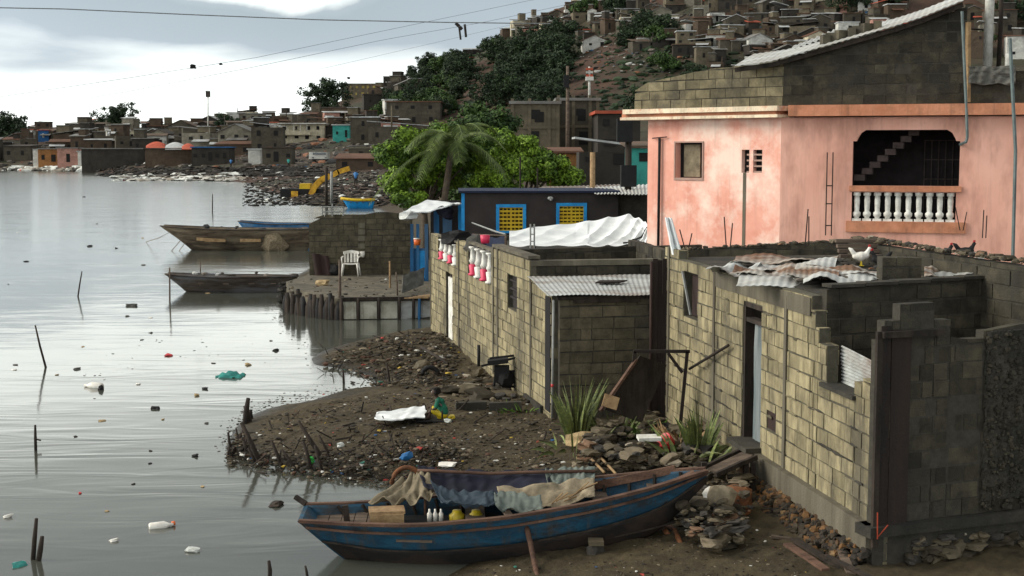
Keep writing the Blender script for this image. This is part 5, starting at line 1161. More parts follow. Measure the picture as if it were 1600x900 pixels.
m = MB(); q = P(931, 872, .12); m.rock(q + Vector((0, 0, .06)), (.2, .16, .24), 3, .15); m.box(q + Vector((0, 0, .2)), (.18, .2, .05)); btag(m, 'rubble_stone', 'keel_block', 'stone block under the keel near the bow of the blue boat', 'stone')
m = MB(); q = P(636, 760, .2); pts = [q + Vector((.22 * math.cos(t), .0, .02 + .26 * math.sin(t))) for t in np.linspace(0, 3.1, 14)]; m.tube(pts, .035, 7); btag(m, 'rust_orange', 'tyre_hoop', 'rusty half hoop standing in the mud behind the blue boat', 'hoop')
# gangway timbers behind the bow
def plank(a, b, w_, h_, mt, label, name='plank', grp=None, cat='plank'):
    m = MB(); a, b = Vector(a), Vector(b); k = 3
    for i in range(k): m.beam(a.lerp(b, i / k), a.lerp(b, (i + 1) / k) + Vector((0, 0, .006 * (i % 2))), w_, h_)
    return tag(m.build(name, mt), label, cat, grp)
plank(PD(1100, 730, 18.8), PD(1160, 702, 19.6), .05, .05, 'wood_dark', 'upper dark timber rail running from the boat bow to the doorstep')
plank(PD(1118, 742, 18.4), PD(1182, 714, 18.9), .05, .06, 'wood_dark', 'lower dark timber rail reaching from the bow to the block wall')
m = MB()
for k in range(3): a = PD(1112 + k * 4, 734 + k * 2, 18.7 - .1 * k); b = PD(1166 + k * 5, 708 + 3 * k, 19.4 - .2 * k); m.beam(a, b, .12, .03)
btag(m, 'wood_grey', 'gangway', 'rough plank gangway between the boat bow and the wall', 'gangway')
for px, py in ((1166, 770), (1177, 765), (1100, 760)):
    a = PD(px, 722, 18.8); m = MB(); m.beam(a, (a.x, a.y, .15), .07, .07); tag(m.build('timber_post', 'wood_dark'), 'dark post under the plank gangway', 'post', 'posts under the gangway')
# ================================================================== spit and bank: rubble and litter
def scat(name, poly, n, size, mt, seed, zmin=.0, flat=.6, sink=.3, lo=True, zadd=0, label=None):
    """stones strewn inside a picture polygon, standing on the land"""
    r = random.Random(seed); xs = [p[0] for p in poly]; ys = [p[1] for p in poly]; out = []
    def inside(x, y):
        c = False
        for i in range(len(poly)):
            (ax, ay), (bx_, by_) = poly[i], poly[(i + 1) % len(poly)]
            if (ay > y) != (by_ > y) and x < (bx_ - ax) * (y - ay) / (by_ - ay) + ax: c = not c
        return c
    while len(out) < n:
        x, y = r.uniform(min(xs), max(xs)), r.uniform(min(ys), max(ys))
        if inside(x, y): out.append((x, y))
    W_ = [P(x, y, .3) for x, y in out]; hh = height(np.array([p.x for p in W_]), np.array([p.y for p in W_]))
    mb = MB()
    for k, (p, h) in enumerate(zip(W_, hh)):
        if h < zmin: continue
        s = size[0] + (size[1] - size[0]) * r.random() ** 3; d = (s * r.uniform(.7, 1.5), s * r.uniform(.6, 1.2), s * r.uniform(.4, 1) * flat)
        mb.rock((p.x, p.y, h + zadd * r.random() + d[2] * (.5 - sink)), d, seed * 7919 + k, lo=lo, rough=.3)
    o = mb.build(name, mt); o['kind'] = 'stuff'; o['label'] = label or name.replace('_', ' '); return o
spit = [(360, 715), (352, 690), (372, 655), (420, 637), (480, 626), (600, 605), (700, 590), (780, 620), (850, 680), (880, 720), (760, 760), (650, 748), (560, 742), (440, 726)]
scat('litter', spit, 5200, (.012, .085), 'litter', 61, -.05, label='small stones and litter strewn over the spit')
scat('litter', [(492, 568), (510, 548), (600, 520), (690, 512), (720, 560), (700, 590), (620, 600), (560, 580)], 2300, (.02, .14), 'litter', 62, -.05, zadd=.1, label='litter heap on the mud by the long block house')
scat('litter', [(360, 715), (350, 690), (372, 662), (400, 690), (520, 700), (660, 690), (740, 700), (700, 745), (600, 746), (480, 732)], 3000, (.02, .11), 'litter', 63, -.2, zadd=.16, label='dark litter bank along the south edge of the spit')
scat('litter', [(700, 520), (850, 620), (880, 690), (760, 650), (660, 600)], 1200, (.015, .11), 'litter', 64, .0, label='stones and litter below the long block wall')
scat('rubble', [(640, 560), (760, 580), (830, 640), (760, 640), (680, 600)], 50, (.1, .42), 'rubble_stone', 65, .0, lo=False, zadd=.08, label='rubble blocks before the long block wall')
scat('litter', [(880, 700), (1280, 860), (1300, 900), (640, 900), (700, 860), (1000, 860), (900, 740)], 1600, (.008, .045), 'litter', 66, .02, label='crumbs of stone on the mud round the boat')
scat('litter', [(700, 650), (900, 690), (880, 740), (680, 760), (650, 700)], 1100, (.01, .06), 'litter', 67, .02, label='fine litter on the mud path')
scat('rubble', [(900, 740), (930, 690), (1010, 672), (1060, 690), (1120, 690), (1150, 720), (1090, 742), (980, 745)], 420, (.06, .34), 'rubble_stone', 68, 0, lo=False, zadd=.35, label='rubble heap behind the bow of the blue boat')
scat('rubble', [(1055, 800), (1085, 752), (1150, 752), (1180, 790), (1160, 850), (1110, 868), (1070, 840)], 420, (.04, .26), 'rubble_stone', 69, 0, lo=False, zadd=.35, label='rubble heap right of the blue boat bow')
# broken sticks and cane in the bank
r_ = random.Random(70); m = MB()
for k in range(170):
    q = r_.random()
    px, py = (r_.uniform(355, 700), r_.uniform(690, 742)) if q < .5 else (r_.uniform(500, 720), r_.uniform(525, 600)) if q < .75 else (r_.uniform(400, 860), r_.uniform(640, 700))
    p = onland(px, py)
    if p.z < -.02: continue
    a = r_.random() * 6.28; l = r_.uniform(.06, .28); m.tube([p + Vector((0, 0, .02)), p + Vector((math.cos(a) * l, math.sin(a) * l, r_.uniform(.0, .22)))], r_.uniform(.006, .018), 4)
o = m.build('sticks', 'wood_dark'); o['kind'] = 'stuff'; o['label'] = 'broken sticks and cane mixed into the litter of the spit'
m = MB()
r_ = random.Random(71)
for k in range(1300):
    a = WB.S(1190) + (WB.len - WB.S(1190)) * r_.random(); t = r_.random(); s = .025 + .09 * r_.random() ** 2
    p = WB.pt(a, .52 - .42 * t, .05 + .50 * t); m.rock(p, (s * 1.3, s, s), 7100 + k, lo=True)
o = m.build('rubble', 'rubble_orange'); o['kind'] = 'stuff'; o['label'] = 'orange brown stones banked against the block house footing'
# spiky driftwood end and stakes
def stick(px, pyb, px2, pyt, r, mt='wood_dark', z=0.0, label='', name='stake', cat='stake', grp=None, dY=0, below=.5):
    b = P(px, pyb, z); t = PD(px2, pyt, b.y + dY); m = MB(); d = (b - t).normalized(); m.tube([b + d * below, b.lerp(t, .5) + Vector((rng.uniform(-.015, .015), 0, 0)), t], [r, r * .85, r * .6], 6)
    return tag(m.build(name, mt), label, cat, grp)
for a in ((512, 727, 466, 658, .045), (408, 727, 377, 660, .05), (441, 731, 424, 688, .035), (462, 735, 440, 702, .03), (486, 735, 474, 690, .035), (505, 740, 492, 696, .03), (400, 722, 388, 700, .03), (520, 722, 498, 680, .03)):
    stick(*a, z=.0, label='dark wooden stake leaning out of the spit bank', grp='stakes along the spit bank', name='leaning_stake')
for a in ((384, 662, 388, 622, .06), (390, 660, 383, 634, .06), (393, 655, 391, 640, .05)):
    stick(*a, z=.05, label='thick black upright log stump at the spit tip', grp='black stumps at the spit tip', name='log_stump', cat='stump')
r_ = random.Random(9)
for k in range(22):
    px = 352 + r_.random() * 44; py = 716 - (px - 352) * 1.1 * r_.random() + r_.uniform(-2, 5); stick(px, py, px + r_.uniform(-14, 8), py - r_.uniform(10, 34), r_.uniform(.02, .045), z=.0, label='black driftwood spike at the tip of the spit', grp='driftwood spikes at the spit tip', name='driftwood', cat='driftwood', below=.2)
stick(610, 604, 604, 567, .03, z=0, label='crooked short stake in the small inlet north of the spit'); stick(537, 600, 536, 578, .03, z=0, label='small stake in the water at the inlet mouth')
for a, lb in (((122, 463, 128, 424, .03), 'thin stake far out in the water, leaning right'), ((72, 574, 55, 508, .03), 'long thin stake leaning left in the open water'), ((56, 704, 55, 664, .03), 'short upright stake in the water at the left edge'),
              ((52, 874, 57, 810, .035), 'taller of two dark stakes at the bottom left of the water'), ((60, 876, 66, 838, .04), 'shorter thicker of two dark stakes at the bottom left'), ((420, 905, 420, 876, .03), 'dark stake tip at the bottom edge near the boat stern'), ((480, 905, 477, 884, .02), 'thin stake tip at the bottom edge under the boat stern'),
              ((332, 332, 332, 303, .05), 'faint distant stake standing in the bright water')):
    stick(*a, z=0, label=lb, name='water_stake')
m = MB(); a = P(57, 685, 0); m.tube([PD(55, 686, a.y * .97), PD(64, 688, a.y * .97)], .015, 5); btag(m, 'wood_dark', 'peg', 'small crosswise peg on the short stake at left', 'peg')
# ------------------------------------------------------------------ floating litter
def floaty(px, py, name, label, cat, mt, build, grp=None):
    p = P(px, py, 0); m = MB(); build(m, p); return tag(m.build(name, mt), label, cat, grp)
def bottle(m, p, L_=.34, r=.055, an=.1):
    ax = Vector((math.cos(an), math.sin(an), .06)); m.lathe(p + Vector((0, 0, .02)) - ax * L_ / 2, [(0, r * .8), (.02, r), (L_ * .62, r), (L_ * .85, r * .35), (L_, r * .3)], 10, axis=ax)
floaty(252, 824, 'plastic_bottle', 'white plastic bottle with orange cap floating at lower left', 'bottle', 'white_plastic', lambda m, p: bottle(m, p, .32, .06, .3))
m = MB(); p = P(268, 818, .03); m.lathe(p, [(0, .028), (.05, .028)], 8, axis=(1, .3, .1)); btag(m, 'plastic_orange', 'orange_stopper', 'orange cap on the floating white bottle at lower left', 'stopper')
floaty(146, 605, 'plastic_jug', 'pale plastic jug floating left of centre in open water', 'jug', 'white_plastic', lambda m, p: bottle(m, p, .42, .09, 2.9))
m = MB(); p = P(158, 607, .03); m.rock(p, (.1, .12, .14), 4); btag(m, 'black_matte', 'black_lump', 'black lump stuck to the end of the floating jug', 'litter')
def bag(m, p):
    m.smooth = True
    m.grid(lambda u, v: p + Vector(((u - .5) * .62, (v - .5) * .5, .10 * math.sin(math.pi * u) * math.sin(math.pi * v) + .10 * noise.noise(Vector((u * 5, v * 5, 2))) - .01)), 18, 14, .01)
floaty(360, 588, 'plastic_bag', 'bright teal plastic bag floating off the spit', 'bag', 'plastic_teal', bag)
for px, py, mt, lb, s in ((320, 608, 'black_matte', 'black scrap floating above the spit tip', .16), (308, 618, 'foam_tan', 'small tan scrap floating beside a black one', .14), (243, 639, 'black_matte', 'dark lump floating left of the spit tip', .2), (120, 577, 'tarp_grey', 'thin grey scrap floating above the pale jug', .16), (264, 556, 'plastic_red', 'reddish flat scrap floating in mid water', .2),
                      (388, 570, 'foam_tan', 'tan scrap just above the teal bag', .18), (305, 713, 'black_matte', 'black flat scrap floating below the dark lump', .14), (302, 861, 'plastic_clear', 'clear crushed bottle at lower middle of the water', .2), (178, 845, 'white_plastic', 'white scrap above the orange capped bottle, to its left', .12), (12, 808, 'white_plastic', 'white foam scrap near the left edge', .13),
                      (30, 884, 'plastic_teal', 'thin teal scrap at the bottom left corner', .18), (205, 478, 'tarp_grey', 'flat grey scrap among the far floating litter', .35), (430, 548, 'black_matte', 'black scrap near the inlet mouth', .2), (141, 385, 'black_matte', 'round black float on the bright far water', .3), (125, 771, 'plastic_red', 'tiny red scrap left of the bottle', .06), (430, 790, 'wood_dark', 'dark wooden scrap beside the boat stern', .25)):
    def bf(m, p, s=s): m.rock(p + Vector((0, 0, .01)), (s, s * .7, s * .35), int(px), .3)
    floaty(px, py, 'floating_scrap', lb, 'litter', mt, bf)
r_ = random.Random(12)
for k in range(34):
    px = r_.uniform(0, 470); py = r_.choice((r_.uniform(280, 420), r_.uniform(440, 600), r_.uniform(600, 890)))
    if px > 330 and py > 600: continue
    p = P(px, py, 0)
    if height(np.array([p.x]), np.array([p.y]))[0] > -.05: continue
    mt = r_.choice(('black_matte', 'white_plastic', 'foam_tan', 'tarp_grey', 'wood_dark')); s = r_.uniform(.02, .045) * (1 + p.y / 25)
    m = MB(); m.rock(p + Vector((0, 0, .005)), (s * r_.uniform(1, 2), s, s * .4), k, .3); tag(m.build('floating_speck', mt), 'small speck of litter floating on the open water', 'litter', 'specks floating on the water')
# ------------------------------------------------------------------ bits on land with a look of their own
def lump2(px, py, z, d, mt, name, label, cat, seed=0, rough=.25, rz=None):
    p = P(px, py, z); m = MB(); m.rock(p + Vector((0, 0, d[2] * .3)), d, seed, rough, rz); return tag(m.build(name, mt), label, cat)
lump2(910, 693, .35, (.48, .35, .24), 'foam_tan', 'foam_block', 'tan foam block at the left end of the rubble heap', 'foam', 3)
m = MB(); p = P(1014, 684, .75); m.box(p, (.34, .2, .05), rz=.1, rx=.1); btag(m, 'white_paint', 'white_slab', 'white slab on top of the rubble heap', 'slab')
m = MB(); p = P(1047, 696, .6); m.lathe(p, [(0, .07), (.02, .11), (.16, .13), (.17, .12), (.05, .09)], 14, axis=(-.55, -.35, .5)); btag(m, 'plastic_red', 'red_bowl', 'red plastic bowl tipped on the rubble heap', 'bowl')
m = MB(); p = P(944, 706, .3); bottle(m, p, .2, .035, .1); btag(m, 'plastic_green', 'green_bottle', 'bright green bottle at the edge of the rubble heap', 'bottle')
for a, lb in (((925, 718, 944, 738), 'left one of two thin sticks lying behind the boat'), ((936, 712, 962, 740), 'right one of two thin sticks lying behind the boat')):
    m = MB(); m.tube([P(a[0], a[1], .42), P(a[2], a[3], .45)], .02, 6); tag(m.build('stick', 'wood_tan'), lb, 'stick')
lump2(636, 716, .3, (.24, .16, .12), 'plastic_blue', 'blue_rag', 'bright blue rag on the litter bank behind the boat', 'rag', 4)
lump2(699, 727, .33, (.26, .16, .05), 'white_plastic', 'white_tray', 'white tray lying on the mud behind the boat', 'tray', 5)
lump2(487, 722, .1, (.10, .08, .12), 'plastic_green', 'green_bottle', 'small bright green bottle among the spit stakes', 'bottle', 6)
lump2(532, 697, .3, (.12, .08, .08), 'plastic_clear', 'white_wrapper', 'white and red wrapper on the dark litter bank', 'wrapper', 7)
lump2(1198, 831, .2, (.13, .08, .03), 'plastic_orange', 'orange_disc', 'bright orange lid on the mud right of the boat', 'plastic disc', 8)
lump2(1128, 792, .5, (.34, .24, .36), 'cloth_tan', 'white_sack', 'pale sack standing on the rubble right of the bow', 'sack', 9, .15)
lump2(1112, 775, .6, (.3, .2, .12), 'white_plastic', 'plastic_wrap', 'white plastic wrap on the rubble right of the bow', 'wrapper', 10)
m = MB(); p = P(1152, 795, .35); m.rock(p + Vector((0, 0, .14)), (.42, .4, .36), 11, .06); m.lathe(p + Vector((0, 0, -.12)), [(0, .17), (.14, .19)], 14); btag(m, 'rust_orange', 'rusty_pot', 'round rusty pot leaning on the rubble under the gangway', 'pot')
for (px, py, s, lb) in ((1112, 853, .2, 'round grey stone below the rubble, left one'), (1143, 845, .2, 'round grey stone below the rubble, right one'), (1122, 832, .16, 'pinkish stone above two round grey ones')):
    lump2(px, py, .2, (s, s, s), 'rubble_stone', 'stone', lb, 'stone', px, .15)
for pts, lb in (([(1040, 818), (1055, 830), (1068, 862)], 'bent rusty pipe under the boat bow, right one'), ([(1035, 822), (1043, 835)], 'short pale pipe end under the boat bow')):
    m = MB(); m.tube([P(x, y, .25) for x, y in pts], .035, 7); tag(m.build('bent_pipe', 'rust_orange'), lb, 'pipe')
lump2(1146, 870, .2, (.16, .1, .05), 'foam_tan', 'tan_scrap', 'tan scrap on the mud below the round stones', 'litter', 12)
lump2(700, 660, .35, (.14, .1, .08), 'plastic_clear', 'clear_wrapper', 'crumpled clear wrapper below the seated child', 'wrapper', 14)
# debris planks at the foot of the near wall
for k, (x0, y0, x1, y1, mt, lb) in enumerate(((1205, 838, 1250, 845, 'wood_grey', 'short grey plank, leftmost of the pile at the footing'), (1240, 842, 1325, 896, 'wood_dark', 'long dark plank in the pile at the footing'), (1262, 828, 1335, 885, 'wood_dark', 'upper dark plank in the pile at the footing'), (1296, 818, 1330, 896, 'wood_grey', 'thin grey branch leaning across the plank pile'), (1290, 868, 1365, 905, 'wood_dark', 'lowest black plank in the pile at the footing'), (1230, 850, 1290, 890, 'wood_brown', 'brown plank under the long dark one'))):
    a, b = P(x0, y0, .32 + .03 * k), P(x1, y1, .28 + .03 * k); plank(a, b, .07 + .03 * (k % 2), .03, mt, lb)
lump2(1345, 897, .25, (.24, .14, .08), 'tarp_white', 'white_scrap', 'white scrap at the foot of the corner', 'litter', 13)
# metal frame gate, leaning boards
m = MB(); Yf = 22.2
f = lambda px, py, Y_=Yf: PD(px, py, Y_)
for a, b in (((990, 549), (1078, 549)), ((1074, 549), (1062, 676)), ((1044, 552), (1066, 582)), ((992, 549), (990, 566))): m.beam(f(*a), f(*b), .05, .05, up=(0, 1, 0))
btag(m, 'rust_dark', 'metal_frame', 'dark metal frame standing before the near block wall', 'frame')
m = MB(); a, b, c_, d = f(945, 640, 22.0), f(1000, 556, 22.3), f(1042, 570, 22.6), f(1003, 660, 22.2)
m.grid(lambda u, v: a.lerp(b, v).lerp(d.lerp(c_, v), u), 2, 2, .03); btag(m, 'wood_dark', 'leaning_board', 'large dark board leaning in the dark corner by the shed', 'board')
m = MB(); m.beam(f(938, 642, 21.9), f(994, 562, 22.2), .06, .04); btag(m, 'wood_brown', 'leaning_plank', 'long pale edged plank leaning by the shed corner', 'plank')
m = MB(); m.box(f(954, 628, 21.7), (.24, .05, .2), ry=.3, rx=-.3); btag(m, 'wood_tan', 'board_piece', 'tan square board at the foot of the leaning plank', 'board')
m = MB(); a = WB.S(1092); m.tube([WB.hit(1092, 578) and WB.pt(WB.S(1092), WB.hit(1092, 578)[1], .12), WB.pt(WB.S(1150), WB.hit(1150, 541)[1], .08)], .022, 6); btag(m, 'rust_dark', 'wall_rod', 'dark rod sticking out of the near block wall', 'rod')
# brazier / machine
p = onland(780, 612); bz = thing('iron_stove', p, 'black iron stove with a spiked top standing by the long block wall', 'stove')
Yz = p.y; g_ = lambda px, py, dy=0: PD(px, py, Yz + dy)
m = MB(); m.beam(g_(762, 566), g_(794, 562), .35, .09); m.beam(g_(752, 572), g_(810, 558), .04, .04); m.beam(g_(765, 560, .1), g_(808, 555, .1), .05, .04); m.build('top_plate', 'black_matte', bz)
m = MB(); m.tube([g_(748, 572), g_(748, 539)], .03, 6); m.build('spike', 'black_matte', bz)
m = MB(); m.box(g_(784, 584), (.30, .25, .32)); m.rock(g_(792, 592), (.4, .3, .3), 4); m.build('firebox', 'black_matte', bz)
for dx in (770, 796):
    m = MB(); m.tube([g_(dx + 6, 580), g_(dx, 612)], .025, 6); m.build('leg', 'black_matte', bz)
m = MB(); pts = [g_(804, 592) + Vector((.16 * math.cos(t), 0, .16 * math.sin(t))) for t in np.linspace(0, 6.28, 18)]; m.tube(pts, .025, 6, cap=False); m.build('wheel', 'black_matte', bz)
m = MB(); q = onland(672, 590); pts = [q + Vector((.18 * math.cos(t), .05, .02 + .2 * math.sin(t))) for t in np.linspace(.2, 3.0, 12)]; m.tube(pts, .05, 7); btag(m, 'black_matte', 'half_tyre', 'half buried black tyre left of the iron stove', 'tyre')
m = MB(); m.tube([onland(658, 552) + Vector((0, 0, .15)), onland(700, 575) + Vector((0, 0, .1))], .035, 6); btag(m, 'wood_dark', 'dark_log', 'dark log slanting on the bank before the long wall', 'log')
# ------------------------------------------------------------------ child sitting by a white sheet
q = onland(686, 655); hx, hy, hz0 = q
def skinned(name, joints, bones, parent, mt, o, root=0, lev=2):
    me = bpy.data.meshes.new(name); me.from_pydata([Vector(j[0]) for j in joints], bones, []); ob = bpy.data.objects.new(name, me); col.objects.link(ob)
    sk = ob.modifiers.new('s', 'SKIN'); 
    for v, j in zip(me.skin_vertices[0].data if me.skin_vertices else [], joints): v.radius = (j[1], j[1])
    if not me.skin_vertices:
        bpy.context.view_layer.update()
    ss_ = ob.modifiers.new('d', 'SUBSURF'); ss_.levels = lev; ss_.render_levels = lev
    me.materials.append(MATS[mt]); ob.parent = parent; return ob
pc = thing('person', (hx, hy, hz0), 'small child in green and yellow sitting on the mud beside a white sheet', 'person')
def capsule_chain(mb, pts, rs, n=10):
    """smooth tapered limb with rounded ends"""
    pts = [Vector(p) for p in pts]; d0 = (pts[0] - pts[1]).normalized(); d1 = (pts[-1] - pts[-2]).normalized()
    P_ = [pts[0] + d0 * rs[0] * .85, pts[0] + d0 * rs[0] * .5] + pts + [pts[-1] + d1 * rs[-1] * .5, pts[-1] + d1 * rs[-1] * .85]
    R_ = [rs[0] * .35, rs[0] * .8] + list(rs) + [rs[-1] * .8, rs[-1] * .35]; mb.tube(P_, R_, n)
import bmesh
def metaball_body(name, parts, mt, parent, loc, vox=.012):
    """fuse limb chains into one continuous skin with a voxel remesh"""
    mb = MB()
    for pts, rs in parts: capsule_chain(mb, pts, rs, 12)
    o = mb.build(name, mt, parent); md = o.modifiers.new('r', 'REMESH'); md.mode = 'VOXEL'; md.voxel_size = vox; md.use_smooth_shade = True
    sm_ = o.modifiers.new('s', 'SMOOTH'); sm_.factor = .5; sm_.iterations = 3; return o
C = lambda x, y, z: (hx + x, hy + y, hz0 + z)
# facing left, knees drawn up, leaning forward over the ground
body = [([C(.06, 0, .10), C(.05, 0, .20), C(.01, 0, .31), C(-.03, 0, .37)], [.095, .085, .085, .045]), ([C(-.03, 0, .37), C(-.05, 0, .42)], [.032, .030]),
        ([C(-.06, 0, .47), C(-.065, 0, .50)], [.068, .070]), ([C(-.10, 0, .455), C(-.115, 0, .45)], [.035, .03]), ([C(-.13, 0, .47), C(-.138, 0, .466)], [.010, .009])]
for s in (-1, 1):
    body += [([C(.04, .05 * s, .09), C(-.14, .09 * s, .19), C(-.17, .08 * s, .05), C(-.23, .08 * s, .02)], [.055, .042, .03, .022]),
             ([C(-.01, .09 * s, .34), C(-.05, .12 * s, .22), C(-.16, .10 * s, .15 if s < 0 else .2), C(-.19, .09 * s, .13 if s < 0 else .19)], [.035, .028, .021, .018]), ([C(-.06, .07 * s, .48), C(-.055, .075 * s, .475)], [.012, .012])]
    hb = C(-.19, .09 * s, .13 if s < 0 else .19)
    for i in range(4):
        b_ = Vector(hb) + Vector((-.012, (i - 1.5) * .010, 0)); body.append(([b_, b_ + Vector((-.022, (i - 1.5) * .003, -.006)), b_ + Vector((-.036 - .004 * (i in (1, 2)), (i - 1.5) * .004, -.018))], [.0065, .006, .005]))
    b_ = Vector(hb) + Vector((0, -.014 * s, 0)); body.append(([b_, b_ + Vector((-.018, -.014 * s, -.006))], [.007, .005]))
metaball_body('body', body, 'skin', pc, q, .006)
sh_ = [([C(.06, 0, .12), C(.05, 0, .21), C(.01, 0, .315), C(-.015, 0, .35)], [.108, .097, .096, .06])]
for s in (-1, 1): sh_.append(([C(-.01, .085 * s, .34), C(-.045, .115 * s, .24)], [.046, .040]))
metaball_body('shirt', sh_, 'shirt_green', pc, q, .01)
pt = [([C(.05, 0, .08), C(.05, 0, .12)], [.108, .10])]
for s in (-1, 1): pt.append(([C(.04, .05 * s, .09), C(-.11, .085 * s, .175)], [.066, .054]))
metaball_body('trousers', pt, 'plastic_yellow', pc, q, .01)
m = MB(); m.rock(C(-.05, 0, .505), (.15, .15, .14), 3, .05); m.build('hair', 'hair', pc)
for s in (-1, 1): m = MB(); m.rock(C(-.128, .028 * s, .49), (.014, .018, .012), 1, .02); m.build('eye', 'white_paint', pc)
m = MB(); m.grid(lambda u, v: C(-.04 + .10 * u, -.125 + .25 * v, .36 - .10 * u + .01 * math.sin(v * 9)), 6, 8, .012); m.build('shawl', 'shirt_pink', pc)
lump2(706, 655, hz0, (.16, .12, .10), 'plastic_yellow', 'yellow_bag', 'small yellow bag right behind the seated child', 'bag', 6)
m = MB(); a = P(590, 650, .42); m.grid(lambda u, v: P(588 + 76 * u + 7 * noise.noise(Vector((v * 3, u * 2, 7))), 656 - (9 + 9 * u ** .5) * v + 2 * math.sin(u * 5), .37) + Vector((0, 0, .035 * noise.noise(Vector((u * 5, v * 3, 1))) + .03)), 30, 12, .02); btag(m, 'tarp_white', 'white_sheet', 'crumpled white sheet spread on the spit left of the child', 'sheet')
m = MB(); m.grid(lambda u, v: P(650 + 58 * u, 660 - 8 * v, hz0 - .01) + Vector((0, 0, .02 + .01 * noise.noise(Vector((u * 9, v * 3, 1))))), 14, 4, .015); btag(m, 'black_matte', 'black_mat', 'black mat under the seated child', 'mat')
m = MB(); m.beam(onland(700, 668) + Vector((0, 0, .03)), onland(850, 655) + Vector((0, 0, .03)), .12, .1); 
m = MB()
for a_, b_ in ((712, 760), (764, 815)): m.beam(onland(a_, 640) + Vector((0, 0, .05)), onland(b_, 638) + Vector((0, 0, .05)), .14, .16)
btag(m, 'concrete_dark', 'kerb_stones', 'row of old kerb blocks in the mud right of the child', 'kerb')
# ------------------------------------------------------------------ plants
def blades(name, base, n, h, spread, label, mt='sansevieria', seed=1, w_=.035, droop=.2, cat='plant', up=1.0):
    r = random.Random(seed); m = MB(); base = Vector(base)
    for k in range(n):
        a = r.random() * 6.28; rr_ = spread * .35 * r.random() ** .5; b = base + Vector((rr_ * math.cos(a), rr_ * math.sin(a), -.03)); ln = h * r.uniform(.45, 1.05); tilt = r.uniform(.05, spread) * up; d = Vector((math.cos(a) * tilt, math.sin(a) * tilt, 1)).normalized()
        side = d.cross(Vector((math.cos(a + 1.3), math.sin(a + 1.3), .2))).normalized(); nrm = d.cross(side); N_ = 6; L1 = []; R1 = []; Mi = []
        for i in range(N_ + 1):
            t = i / N_; p = b + d * ln * t - Vector((0, 0, droop * ln * t * t * tilt)) + Vector((math.cos(a), math.sin(a), 0)) * droop * ln * t * t * .5; wd = w_ * (1 - t ** 2.5) * (.7 + .6 * math.sin(math.pi * min(t * 1.3, 1))) * .8 + .002
            L1.append(p - side * wd); R1.append(p + side * wd); Mi.append(p + nrm * wd * .4)
        vs = L1 + Mi + R1; K = N_ + 1; m.add(vs, [(i, i + K, i + K + 1, i + 1) for i in range(N_)] + [(i + K, i + 2 * K, i + 2 * K + 1, i + K + 1) for i in range(N_)])
    return tag(m.build(name, mt), label, cat)
blades('snake_plant', P(903, 684, .35), 60, 1.05, .42, 'tall spiky snake plant clump at the shed corner', seed=1, w_=.045)
blades('snake_plant', P(958, 678, .4), 40, .62, 1.3, 'low sprawling spiky clump right of the tall snake plant', seed=2)
blades('snake_plant', P(898, 700, .3), 22, .5, 1.6, 'yellowing fallen leaves at the foot of the tall snake plant', seed=5, droop=.5)
blades('snake_plant', P(1092, 705, .55), 34, .84, .42, 'spiky snake plant clump before the near block wall', seed=3, w_=.042)
blades('snake_plant', P(1078, 712, .5), 16, .6, 1.5, 'sprawling yellow green leaves beside the red bowl', seed=4, droop=.4)
blades('weed', P(1003, 672, .5), 60, .22, 1.2, 'small bright green weed on the rubble heap', 'grass_leaf', seed=6, w_=.03)
blades('weed', P(1080, 695, .5), 50, .2, 1.3, 'yellow green weed above the red bowl', 'grass_leaf', seed=7, w_=.025)
blades('weed', P(1062, 683, .6), 40, .3, 1.0, 'dry orange weed by the metal frame', 'wood_tan', seed=8, w_=.03)
blades('weed', P(820, 640, .35), 24, .25, 1.5, 'thin green weed by the long wall foot', 'grass_leaf', seed=9, w_=.01)
# ------------------------------------------------------------------ birds on the roof
def hen(px, py, Y_, z, mt, label, face=-1, s=1.0, tail=None):
    p = PD(px, py, Y_); p.z = z; t = thing('chicken', p, label, 'chicken')
    f_ = lambda x, y, zz: (p.x + face * -x * s, p.y + y * s, p.z + zz * s)
    parts = [([f_(.09, 0, .15), f_(0, 0, .14), f_(-.08, 0, .16)], [.05, .075, .05]), ([f_(-.07, 0, .17), f_(-.11, 0, .24), f_(-.125, 0, .27)], [.045, .026, .026]), ([f_(.10, 0, .17), f_(.16, 0, .25), f_(.19, 0, .27)], [.035, .028, .012]), ([f_(-.14, 0, .27), f_(-.16, 0, .265)], [.010, .004])]
    metaball_body('body', parts, mt, t, p, .008)
    m = MB(); m.rock(f_(-.125, 0, .305), (.05, .012, .04), 2, .1); m.build('comb', 'plastic_red', t)
    for sy in (-.03, .03):
        m = MB(); m.tube([f_(0, sy, .09), f_(-.005, sy, 0)], .008 * s, 5); m.tube([f_(-.04, sy, .003), f_(.02, sy, .003)], .006 * s, 5); m.build('leg', 'plastic_yellow', t)
    return t
hen(1345, 425, 20.4, 3.33, 'white_plastic', 'white hen standing on the tin roof', face=1, s=.95)
hen(1374, 432, 19.8, 3.33, 'black_matte', 'black hen pecking right behind the white hen on the roof', face=-1, s=.9)
hen(1473, 424, 20.0, 3.40, 'black_matte', 'black hen on the roof, left of two near the rubble topped wall', face=1, s=.9)
hen(1508, 421, 20.2, 3.41, 'black_matte', 'black hen on the roof, rightmost beside the rubble topped wall', face=1, s=.95)

